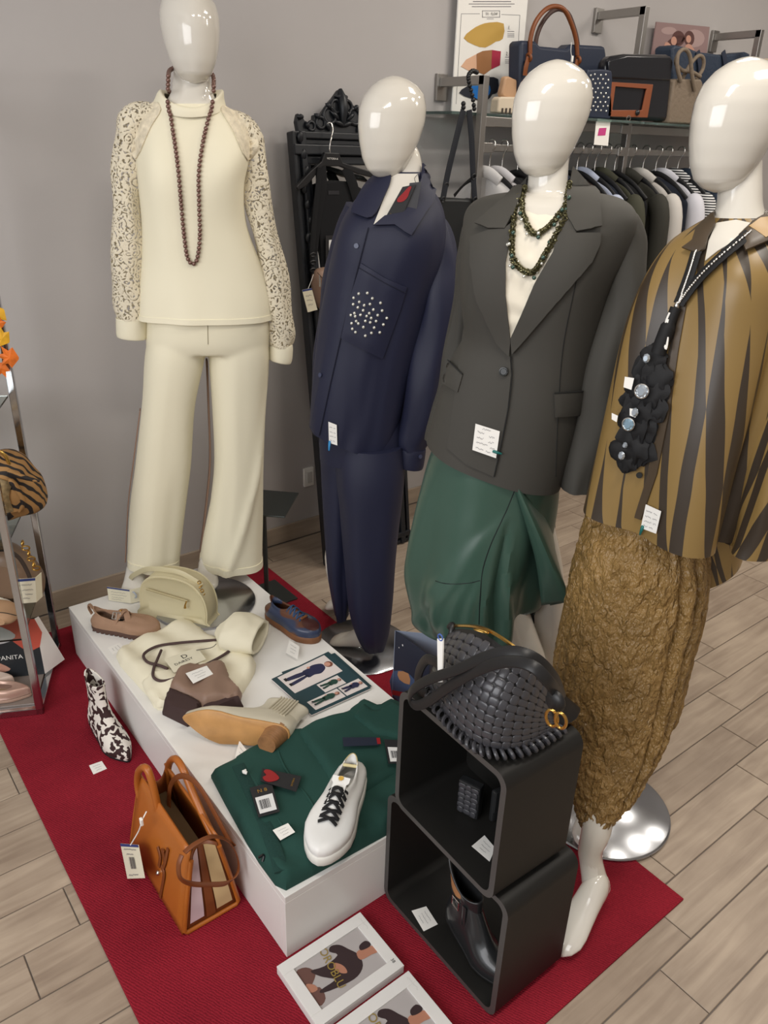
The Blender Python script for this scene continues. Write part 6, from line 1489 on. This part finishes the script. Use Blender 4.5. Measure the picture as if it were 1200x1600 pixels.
# ------------------------------------------------------------------ wall shelf and clothes rail
SZ = 1.712; RY = 2.42; RZ = 1.592
XP = (2.335, 3.24, 4.17)
ZA = (1.822, 2.135, 2.135)
t = thing('wall_rail_system', 'brushed steel wall-mounted rail system along the grey wall', 'rail')
for x, z in zip(XP, ZA):
    obj('wall_plate', *box(x, WALLY-.008, z-.02, .055, .016, .095), m_steel, t, smooth=False, bevel=.002)
    obj('bracket_arm', *boxp((x-.014, RY-.014, z-.018), (x+.014, WALLY-.016, z+.014)), m_steel, t, smooth=False, bevel=.002)
    obj('upright', *boxp((x-.014, RY-.015, .004), (x+.014, RY+.015, z+.014)), m_steel, t, smooth=False, bevel=.002)
    obj('foot', *cyl((x, RY, .0), (x, RY, .03), .03, 16, .018), m_steel, t)
for a_, b_ in ((XP[0]+.015, XP[1]-.015), (XP[1]+.015, XP[2]-.015)):
    obj('hanging_rail', *boxp((a_, RY-.006, RZ-.013), (b_, RY+.006, RZ+.013)), m_steel, t, smooth=False, bevel=.002)
    obj('shelf_bar', *boxp((a_, RY-.008, SZ-.046), (b_, RY+.008, SZ-.012)), m_steel, t, smooth=False, bevel=.002)
    for x in (a_+.02, b_-.02):
        for z in (RZ, SZ-.03): obj('rail_bracket', *box(x, RY-.010, z, .05, .012, .036), m_steel, t, smooth=False, bevel=.002)
m_sg = mat('green_edge_glass', (150, 176, 170), .05, trans=.85, ior=1.45)
for a_, b_, fy in ((2.2, 2.618, 2.44), (2.622, 3.262, 2.285), (3.266, 4.35, 2.285)):
    lab = 'clear glass shelf under the insole poster' if a_ < 2.3 else ('clear glass shelf under the navy tote and the studded pouch' if a_ < 3 else 'clear glass shelf under the taupe woven tote at the right')
    tag(obj('glass_shelf', *boxp((a_, fy, SZ-.010), (b_, 2.655, SZ)), m_sg, None, smooth=False, bevel=.001), lab, 'shelf')
YS = 2.315
def pxs(P, Y): return [aty(x, y, Y) for x, y in P]
def pbag(t, name, P, Y, dep, m, bev=.01, puff=.0):
    return obj(name, *prism(pxs(P, Y), (0, dep, 0)), m, t, smooth=True, bevel=bev, autos=35)
def clampz(P, Y, z=SZ):   # keep the foot of a shelf bag on the shelf
    return [V((p.x, p.y, max(p.z, z+.0005))) for p in pxs(P, Y)]
def sbag(t, P, Y, dep, m, bev=.012, name='body'):
    return obj(name, *prism(clampz(P, Y), (0, dep, 0)), m, t, bevel=bev, autos=35)
def px_print(name, Y, layers, parent):
    g = G(); ms = []
    for k, (m, polys) in enumerate(layers):
        ms.append(m)
        for P in polys: g.add((pxs(P, Y-.0006-.0004*k), [tuple(range(len(P)))]), k)
    return obj(name, g.v, g.f, None, parent, smooth=False, mats=ms, fm=g.m)
# insole poster
YP = 2.63
t = thing('poster', 'white poster with three coloured insole drawings standing on the glass shelf', 'poster', tuple(aty(757, 175, YP)))
pb = aty(706, 173, YP); pr = aty(809, 173, YP)
obj('board', *boxp((pb.x, YP, SZ+.0005), (pr.x, YP+.006, 2.28)), m_paper, t, smooth=False)
cp_ = lambda P: [(700+u/4.615, v_/4.615) for u, v_ in P]
m_pg, m_pp, m_pbr, m_prd, m_pdk, m_pbl = (mat(n, c, .6) for n, c in (('print_ochre', (196, 158, 78)), ('print_peach', (222, 178, 146)), ('print_brown', (160, 112, 72)), ('print_crimson', (168, 40, 66)), ('print_charcoal', (44, 48, 58)), ('print_blue', (40, 122, 206))))
def frame_px(x0, y0, x1, y1, w): return [[(x0, y0), (x1, y0), (x1, y0+w), (x0, y0+w)], [(x0, y1-w), (x1, y1-w), (x1, y1), (x0, y1)], [(x0, y0), (x0+w, y0), (x0+w, y1), (x0, y1)], [(x1-w, y0), (x1, y0), (x1, y1), (x1-w, y1)]]
lines = [[(180, 8), (455, 8), (455, 14), (180, 14)], [(150, 26), (480, 26), (480, 31), (150, 31)], [(172, 45), (455, 45), (455, 50), (172, 50)], [(280, 135), (330, 135), (330, 138), (280, 138)]]+[[(428, y), (478, y), (478, y+4), (428, y+4)] for y in (225, 242, 253, 264)]+[[(412, y), (465, y), (465, y+4), (412, y+4)] for y in (410, 430, 441, 452)]
px_print('printed_design', YP, [(m_ink, [cp_(P) for P in lines]+[cp_([(95, 98), (230, 98), (230, 101), (95, 101)]), cp_([(385, 103), (520, 108), (520, 111), (385, 106)]), cp_([(95, 98), (98, 98), (60, 750), (57, 750)]), cp_([(517, 108), (520, 108), (500, 500), (497, 500)])]+[cp_(P) for P in frame_px(247, 76, 375, 126, 4)]),
    (m_pg, [cp_(smoothpoly([(113, 275), (170, 215), (230, 180), (300, 162), (402, 170), (395, 280), (345, 300), (270, 343), (190, 325)], 2))]),
    (m_pp, [cp_([(93, 480), (130, 430), (205, 390), (207, 516), (150, 510)])]), (m_pbr, [cp_([(207, 388), (250, 368), (318, 360), (312, 500), (260, 538), (207, 516)])]), (m_prd, [cp_([(318, 360), (382, 370), (375, 470), (312, 500)])]),
    (m_pdk, [cp_(smoothpoly([(80, 670), (140, 620), (230, 570), (290, 555), (362, 570), (357, 665), (320, 680), (280, 725), (180, 715)], 2))]), (m_pbl, [cp_(ell(235, 648, 72, 70))])], t)
qv = [aty(700+250/4.615, 124/4.615, YP), aty(700+372/4.615, 124/4.615, YP), aty(700+372/4.615, 78/4.615, YP), aty(700+250/4.615, 78/4.615, YP)]
obj('lettering', *text_on(qv, 'TRI', .24, .5, .62, .003), m_ink, t, smooth=False); obj('lettering', *text_on(qv, 'FLOW', .66, .5, .62, .003), m_black_ink, t, smooth=False)
for s_, u, v_ in (('1.', 433, 208), ('2.', 418, 396)):
    q0 = aty(700+u/4.615, v_/4.615, YP); qq = [q0, q0+V((.02, 0, 0)), q0+V((.02, 0, .02)), q0+V((0, 0, .02))]; obj('lettering', *text_on(qq, s_, .2, .2, .9, .002), m_black_ink, t, smooth=False)
# photo print of two women
YQ = 2.63; q = [V((aty(1014, 118, YQ).x, YQ, SZ+.001)), V((aty(1106, 118, YQ).x, YQ, SZ+.001)), V((aty(1109, 42, YQ).x, YQ, aty(1109, 42, YQ).z)), V((aty(1026, 34, YQ).x, YQ, aty(1026, 34, YQ).z))]
t = thing('photo_print', 'mauve photo print of two women in hats standing behind the shelf bags', 'picture', tuple(q[0])); obj('board', *quad_plate(q, .006), mat('print_mauve', (150, 124, 122), .5), t, smooth=False)
px_print('printed_picture', YQ, [(mat('print_mauve_light', (176, 150, 146), .5), [ell(1085, 60, 16, 14), ell(1045, 48, 12, 6)]), (mat('print_hat_brown', (92, 60, 56), .5), [ell(1060, 60, 10, 12), ell(1056, 64, 15, 7, 16, -.4), ell(1077, 60, 8, 12)]), (m_cface, [ell(1053, 64, 4.5, 7), ell(1076, 61, 4, 6), smoothpoly([(1036, 82), (1040, 66), (1048, 70), (1052, 84)], 2), smoothpoly([(1068, 84), (1072, 70), (1080, 70), (1086, 84)], 2)]), (mat('print_blouse', (206, 176, 160), .5), [smoothpoly([(1040, 88), (1046, 74), (1056, 74), (1062, 90)], 2)])], t)
# navy tote
m_nt = mat('navy_leather', (34, 42, 60), .5, bump=.1, bscale=200)
t = thing('tote_bag', 'navy leather tote bag with a brown arched handle on the glass shelf', 'bag', tuple(aty(870, 180, 2.45)))
sbag(t, [(811, 190), (814, 66), (818, 63), (838, 64), (845, 72), (886, 76), (894, 69), (946, 72), (948, 86), (944, 190)], 2.45, .07, m_nt)
obj('handle', *tube(curve([aty(x, y, 2.445) for x, y in ((828, 84), (829, 60), (836, 36), (850, 17), (866, 10), (882, 16), (893, 38), (900, 62), (902, 86))], 40), .009, 10), m_or2, t)
obj('handle', *tube(curve([aty(x, y, 2.51) for x, y in ((836, 84), (838, 60), (846, 38), (860, 20), (874, 14), (888, 22), (897, 44), (902, 64), (904, 86))], 40), .009, 10), mat('dark_brown_handle', (70, 48, 42), .5), t)
for x, y in ((826, 90), (903, 94)):
    obj('handle_loop', *torus(aty(x, y, 2.44), .012, .006, (1, 0, .2), 14, 7), m_or2, t); obj('handle_tab', *ribbon(curve([aty(x, y, 2.436), aty(x-4, y+14, 2.434), aty(x-6, y+28, 2.436)], 8), .022, .004, (0, -1, 0)), m_or2, t)
obj('string', *tube(curve([aty(x, y, 2.43) for x, y in ((893, 66), (892, 80), (894, 94), (894, 106))], 10), .0014, 5), m_paper, t); obj('string_seal', *box(*aty(894, 92, 2.428), .010, .006, .022), m_paper, t, smooth=False, bevel=.001)
# tan clog
t = thing('clog', 'tan leather clog with a cream lugged sole beside the insole poster', 'shoe', tuple(aty(792, 172, 2.47)))
obj('upper', *prism(pxs(smoothpoly([(786, 152), (788, 132), (792, 119), (804, 123), (816, 130), (818, 153)], 3), 2.47), (0, .03, 0)), mat('tan_leather', (188, 150, 116), .5), t, bevel=.012, autos=40)
obj('sole', *prism(clampz([(777, 176), (780, 154), (784, 151), (822, 152), (822, 178), (800, 178)], 2.46), (0, .045, 0)), mat('cream_sole', (208, 194, 172), .6), t, bevel=.006, autos=40)
for x in (785, 791, 797, 803): obj('lug', *box(*(aty(x, 173, 2.457)), .006, .004, .018), mat('lug_dark', (70, 60, 54), .7), t, smooth=False)
# studded pouch
t = thing('pouch', 'navy pouch covered in silver studs on the glass shelf', 'pouch', tuple(aty(937, 183, YS)))
P = smoothpoly([(917, 188), (918, 116), (924, 109), (950, 109), (957, 116), (956, 150), (953, 188)], 3); sbag(t, P, YS-.01, .035, m_nt, .006)
rn = random.Random(2)
for i in range(9):
    for j in range(4):
        x, y = 922+j*8+(i % 2)*4+rn.uniform(-1, 1), 117+i*7+rn.uniform(-1, 1)
        if x < 953: inst('stud', mest, Matrix.Translation(aty(x, y, YS-.0105)), t)
# black satchel with brown frame
m_bs = mat('black_glossy_leather', (20, 22, 28), .3, coat=.3)
t = thing('satchel', 'black leather satchel with a brown framed pocket on the glass shelf', 'bag', tuple(aty(1000, 182, YS)))
sbag(t, [(944, 190), (950, 96), (958, 88), (980, 84), (1046, 85), (1054, 92), (1050, 130), (1044, 190)], YS, .06, m_bs, .018)
obj('flap', *prism(pxs([(952, 122), (952, 94), (980, 86), (1048, 88), (1052, 96), (1048, 126)], YS-.008), (0, .02, 0)), m_bs, t, bevel=.006, autos=40)
fo_ = [(956, 128), (1021, 132), (1012, 184), (950, 182)]; fi_ = [(962, 135), (1011, 139), (1004, 172), (957, 172)]; v = [p for P_ in (fo_, fi_) for p in pxs(P_, YS-.010)]; v += [p+V((0, .008, 0)) for p in v]
f = []
for i in range(4):
    j = (i+1) % 4; f += [(i, j, j+4, i+4), (i+8, i+12, j+12, j+8), (i, i+8, j+8, j), (i+4, j+4, j+12, i+12)]
obj('pocket_frame', v, f, mat('russet_leather', (132, 72, 42), .5), t, smooth=False, bevel=.002)
obj('strap_knot', *sphere(aty(996, 176, YS-.012), .014, 10, 7, (1, .6, .8)), m_bs, t)
# taupe woven tote
m_tw = mat('taupe_woven', (122, 108, 92), .7, bump=.8, bscale=70)
t = thing('woven_tote', 'taupe woven tote bag with knotted handles on the glass shelf', 'bag', tuple(aty(1072, 185, YS)))
sbag(t, [(1043, 195), (1054, 125), (1060, 123), (1096, 124), (1099, 130), (1092, 195)], YS-.01, .08, m_tw, .008)
for P_, Y in (([(1064, 128), (1058, 104), (1060, 84), (1070, 77), (1078, 88), (1081, 115), (1086, 142)], YS-.02), ([(1086, 126), (1098, 108), (1099, 92), (1092, 87), (1082, 96), (1072, 112), (1066, 124)], YS+.03), ([(1060, 84), (1056, 98), (1066, 110), (1080, 112), (1094, 120)], YS+.01)):
    obj('handle', *tube(curve([aty(x, y, Y) for x, y in P_], 30), .0085, 8), m_tw, t)
# navy woven bag behind
m_nw = mat('navy_woven', (44, 56, 74), .5, bump=.7, bscale=60)
t = thing('woven_bag', 'navy woven shoulder bag behind the taupe tote on the shelf', 'bag', tuple(aty(1110, 170, 2.5)))
sbag(t, [(1050, 200), (1051, 74), (1056, 70), (1078, 75), (1092, 81), (1130, 86), (1166, 81), (1173, 84), (1166, 110), (1150, 200)], 2.50, .1, m_nw, .01)
for x in (1094, 1134): obj('strap', *ribbon(curve([aty(x-4, 80, 2.497), aty(x, 110, 2.49), aty(x-4, 160, 2.492)], 10), .03, .005, (0, -1, 0)), m_nt, t)
t = thing('handbag', 'beige handbag behind the striped shirt mannequin head on the shelf', 'bag', tuple(aty(1200, 180, YS)))
sbag(t, [(1160, 205), (1172, 112), (1182, 108), (1235, 112), (1245, 205)], YS, .1, mat('beige_canvas', (168, 152, 132), .8), .012); obj('handle', *tube(curve([aty(x, y, YS) for x, y in ((1176, 112), (1172, 101), (1186, 95), (1215, 96), (1225, 112))], 20), .008, 8), mat('beige_canvas', (168, 152, 132), .8), t)
# hanging price sign
q = pxs([(928, 226), (950, 228), (954, 188), (932, 186)], YS-.02); t = thing('price_sign', 'white sign with a pink print hanging from the glass shelf', 'sign', tuple(q[3]))
obj('card', *quad_plate(q, .001), m_paper, t, smooth=False); obj('pink_print', *poly_on(q, [(.18, .36), (.72, .40), (.76, .70), (.24, .66)], .0008), mat('magenta_print', (196, 64, 130), .6), t, smooth=False); obj('hook', *torus(aty(982, 185, YS-.02), .01, .0016, (.3, 1, 0), 14, 5), m_silver, t)
# black bucket bag hung on the first bracket
t = thing('shoulder_bag', 'black leather shoulder bag hanging by its straps from the steel bracket arm', 'bag', tuple(aty(722, 320, 2.38)))
YB = 2.37
obj('body', *prism(pxs(smoothpoly([(688, 316), (696, 310), (742, 312), (750, 318), (754, 400), (752, 490), (690, 490), (686, 400)], 2), YB), (0, .07, 0)), m_vest if False else mat('matte_black_leather', (24, 26, 27), .5), t, bevel=.01, autos=40)
m_st = mat('dark_navy_strap', (24, 28, 36), .5)
obj('strap', *ribbon(curve([aty(x, y, YB-.01+.0*y) for x, y in ((724, 172), (712, 220), (700, 270), (692, 312))], 20), .026, .004, (0, -1, 0)), m_st, t)
obj('strap', *ribbon(curve([aty(x, y, YB-.005) for x, y in ((733, 172), (737, 220), (739, 270), (742, 314))], 20), .026, .004, (0, -1, 0)), m_st, t)
for x, y in ((692, 312), (742, 312), (697, 290), (740, 276)): obj('strap_ring', *torus(aty(x, y, YB-.01), .010, .003, (0, 1, .3), 12, 6), m_blackm, t)
ch = curve([aty(x, y, RY-.03) for x, y in ((741, 170), (738, 150), (733, 130), (732, 118), (738, 111), (745, 113))], 15)
for i, p in enumerate(ch): obj('chain_bead', *sphere(p, .0085, 9, 6), m_blackm, t)
for y in (162, 168): obj('chain_bead', *sphere(aty(724, y, YB), .009, 9, 6), m_blackm, t)
# garments on the rail
def garment(x, col, zh, kind='jacket', label='', cat_='clothes', hw=.2, hook=True, mm=None, top=1.485):
    t = thing('hanging_'+kind, label, cat_, (x, RY, RZ), group='clothes on the wall rail')
    m = mm or mat('cloth_%d_%d_%d' % col, col, .8, sheen=.2, bump=.05, bscale=300)
    rows = [(top, .03, .012), (top-.012, .07, .016), (top-.04, .14, .020), (top-.085, .185, .022), (top-.14, hw, .024), (top-.4, hw*.97, .026), (zh+.1, hw*1.04, .028), (zh, hw*1.05, .029)]
    rings = []
    for i in range(36):
        z, w, d = cat(rows, i/35); ring = []
        for j in range(36):
            th = 2*pi*j/36; k = .006*sin(th*6+x*40)*min(1, i/12)
            ring.append(V((x+(d+k)*sin(th), RY+(w+k)*cos(th), z)))
        rings.append(ring)
    obj('cloth', *loft(rings), m, t)
    if kind in ('jacket', 'shirt', 'blouse'):
        pth = [V((x-.01, RY-.165, top-.075)), V((x-.02, RY-.215, top-.16)), V((x-.022, RY-.225, top-.4)), V((x-.02, RY-.22, top-.62))]
        obj('sleeve', *tube(curve(pth, 16), [.03, .04, .045, .047]+[.045]*10+[.04, .036], 14, up=(1, 0, 0), flat=(1, .8)), m, t)
        obj('collar', *tube(curve([V((x-.012, RY-.075, top-.012)), V((x-.03, RY-.03, top+.018)), V((x-.03, RY+.03, top+.018)), V((x-.012, RY+.075, top-.012))], 12), .016, 8, up=(1, 0, 0), flat=(1.4, .6)), m, t)
    g_ = [V((x, RY, top+.01)), V((x, RY, RZ-.03)), V((x, RY-.022, RZ+.005)), V((x, RY-.012, RZ+.028)), V((x, RY+.010, RZ+.026)), V((x, RY+.018, RZ+.012))]
    h = thing('clothes_hanger', 'black hanger holding the '+label.replace(' hanging', ''), 'hanger', (x, RY, RZ), group='hangers on the wall rail')
    obj('hook', *tube(curve(g_, 22), .0028, 7), m_silver, h)
    obj('hanger_body', *tube(curve([V((x, RY-.19, top-.08)), V((x, RY-.10, top-.015)), V((x, RY, top+.02)), V((x, RY+.10, top-.015)), V((x, RY+.19, top-.08))], 20), .011, 8, up=(1, 0, 0), flat=(1, .6)), m_hang, h)
W_, NV, BK = (214, 212, 210), (26, 32, 46), (24, 25, 27)
m_strp = mat('striped_jersey', (230, 230, 230), .8); nt, b = nodes_of(m_strp); tc = nt.nodes.new('ShaderNodeTexCoord'); wv = nt.nodes.new('ShaderNodeTexWave'); wv.bands_direction = 'Z'; wv.inputs['Scale'].default_value = 28; nt.links.new(tc.outputs['Object'], wv.inputs[0]); r = ramp2(nt, wv.outputs['Fac'], (22, 24, 30), (226, 226, 226), .5, .54); nt.links.new(r.outputs[0], b.inputs['Base Color'])
GL = [(2.40, W_, .8, 'blouse', 'white blouse hanging first on the rail beside the black shoulder bag', 'blouse', None),
      (2.47, (206, 204, 206), .85, 'shirt', 'white shirt hanging second on the rail beside the black shoulder bag', 'shirt', None),
      (2.56, BK, .7, 'trousers', 'black trousers hanging beside the white shirts left of the blazer mannequin head', 'trousers', None),
      (2.64, (38, 36, 40), .7, 'jacket', 'dark jacket hanging behind the head of the blazer mannequin', 'jacket', None),
      (2.80, NV, .7, 'jacket', 'dark navy jacket hanging just right of the blazer mannequin neck', 'jacket', None),
      (2.87, (36, 40, 52), .75, 'trousers', 'navy trousers hanging under the white pink-printed sign', 'trousers', None),
      (2.93, (66, 52, 46), .8, 'trousers', 'brown trousers hanging right of the white pink-printed sign', 'trousers', None),
      (2.99, (176, 184, 204), .8, 'shirt', 'pale blue shirt hanging above the blazer shoulder', 'shirt', None),
      (3.05, NV, .72, 'trousers', 'navy trousers hanging left of the middle steel upright', 'trousers', None),
      (3.12, (58, 58, 44), .75, 'jacket', 'olive jacket hanging left of the middle steel upright', 'jacket', None),
      (3.19, BK, .7, 'trousers', 'black trousers hanging beside the middle steel upright', 'trousers', None),
      (3.30, (46, 45, 38), .7, 'jacket', 'dark olive jacket hanging right of the middle steel upright', 'jacket', None),
      (3.40, (196, 192, 186), .55, 'shirt', 'long pale grey shirt hanging between the blazer and striped mannequins', 'shirt', None),
      (3.50, NV, .7, 'trousers', 'navy trousers hanging behind the long pale grey shirt', 'trousers', None),
      (3.58, (206, 206, 214), .75, 'shirt', 'white shirt hanging next to the black and white striped top', 'shirt', None),
      (3.68, (0, 0, 0), .8, 'shirt', 'black and white striped top hanging on the rail', 'top', m_strp),
      (3.78, (34, 46, 62), .75, 'jacket', 'navy jacket hanging right of the striped top', 'jacket', None),
      (3.88, (168, 176, 198), .8, 'shirt', 'pale blue shirt hanging last behind the striped mannequin', 'shirt', None),
      (3.97, (40, 52, 70), .75, 'jacket', 'blue jacket hanging at the right end of the rail', 'jacket', None)]
for x, c_, zh, kd, lb, ct, mm in GL: garment(x, c_, zh, kd, lb, ct, mm=mm)

# ------------------------------------------------------------------ black textile necklace on the striped shirt
t = thing('textile_necklace', 'black fabric necklace with zip chain and crystals over the striped shirt', 'necklace', tuple(f4.P(1010, 640, .18)))
def onB4(x, y, o=.006):
    p, n = hit(B4, x, y, o); return (p, n) if p is not None else (f4.P(x, y, .12), f4.n)
m_blf = mat('black_fabric', (16, 16, 18), .7, sheen=.3)
for P_ in ([(1168, 372), (1140, 398), (1110, 426), (1082, 455), (1064, 476)], [(1092, 398), (1084, 425), (1074, 452), (1064, 476)]):
    cs = curve([(x, y, 0) for x, y in P_], 36); ps = [onB4(q_.x, q_.y, .012) for q_ in cs]
    obj('zip_tape', *ribbon([p for p, n in ps], .02, .003, [n for p, n in ps]), m_blf, t)
    g = G()
    for p, n in ps: g.add(sphere(p+n*.003, .0028, 6, 5))
    obj('zip_teeth', *g.vf, m_silver, t)
p, n = onB4(1061, 480, .014); obj('zip_slider', *sphere(p, .007, 10, 7, (.7, .7, 1.3)), m_silver, t)
ps = [onB4(x, y, .014) for x, y in ((1060, 482), (1050, 505), (1040, 530), (1032, 552))]; obj('fabric_cord', *tube(curve([p for p, n in ps], 16), [.010]*6+[.014]*10, 10), m_blf, t)
obj('string_bow', *tube(curve([onB4(x, y, .022)[0] for x, y in ((1052, 490), (1046, 506), (1050, 522), (1048, 545), (1044, 530), (1050, 500))], 24), .0022, 6), m_paper, t)
rn = random.Random(9)
for (x, y, s) in ((1024, 560, .026), (1016, 580, .026), (1030, 590, .030), (1006, 605, .028), (1022, 612, .032), (994, 628, .026), (1010, 640, .032), (1028, 638, .024), (990, 655, .028), (1004, 668, .030), (986, 685, .028), (1000, 700, .030), (974, 702, .024), (984, 718, .022)):
    p, n = onB4(x, y, .010); v, f = sphere((0, 0, 0), s, 18, 12)
    vv = []
    for q_ in v:
        d = q_.normalized(); k = 1+.35*noise.noise(q_*70+V((x, y, 0)))+.16*sin(9*math.atan2(d.y, d.x)+x)
        w = q_*k; w = w-n*(w.dot(n)*.6); vv.append(p+w)
    obj('fabric_ruffle', vv, f, m_blf, t)
def gem(x, y, s, m, rim=False):
    p, n = onB4(x, y, .036); R0 = n.to_track_quat('Z', 'Y').to_matrix().to_4x4(); M = Matrix.Translation(p) @ R0
    v = [V((s*cos(2*pi*k/8), s*1.25*sin(2*pi*k/8), 0)) for k in range(8)]+[V((s*.6*cos(2*pi*k/8), s*.75*sin(2*pi*k/8), .005)) for k in range(8)]
    f = [(k, (k+1) % 8, (k+1) % 8+8, k+8) for k in range(8)]+[tuple(range(8, 16)), tuple(range(7, -1, -1))]
    obj('crystal', [M @ q_ for q_ in v], f, m, t, smooth=False)
    if rim: obj('crystal_setting', *torus(p, s*1.15, .0018, n, 18, 6), m_silver, t)
m_gem = mat('crystal_glass', (190, 200, 210), .05, .5); m_gem2 = mat('crystal_blue', (150, 180, 200), .05, .4)
for a_ in ((1020, 558, .007, m_gem), (1014, 608, .011, m_gem, True), (994, 658, .010, m_gem2, True), (1004, 640, .007, m_gem), (988, 690, .005, m_gem), (982, 706, .007, m_gem)): gem(*a_)
for P_ in ([(990, 586), (1002, 588), (998, 606), (988, 602)], [(996, 634), (1008, 636), (1004, 648), (996, 645)], [(972, 642), (980, 646), (978, 656), (972, 652)]):
    cs = [onB4(x, y, .034)[0] for x, y in P_]; obj('white_patch', *prism(cs, (EYE-cs[0]).normalized()*.0015), m_paper, t, smooth=False)
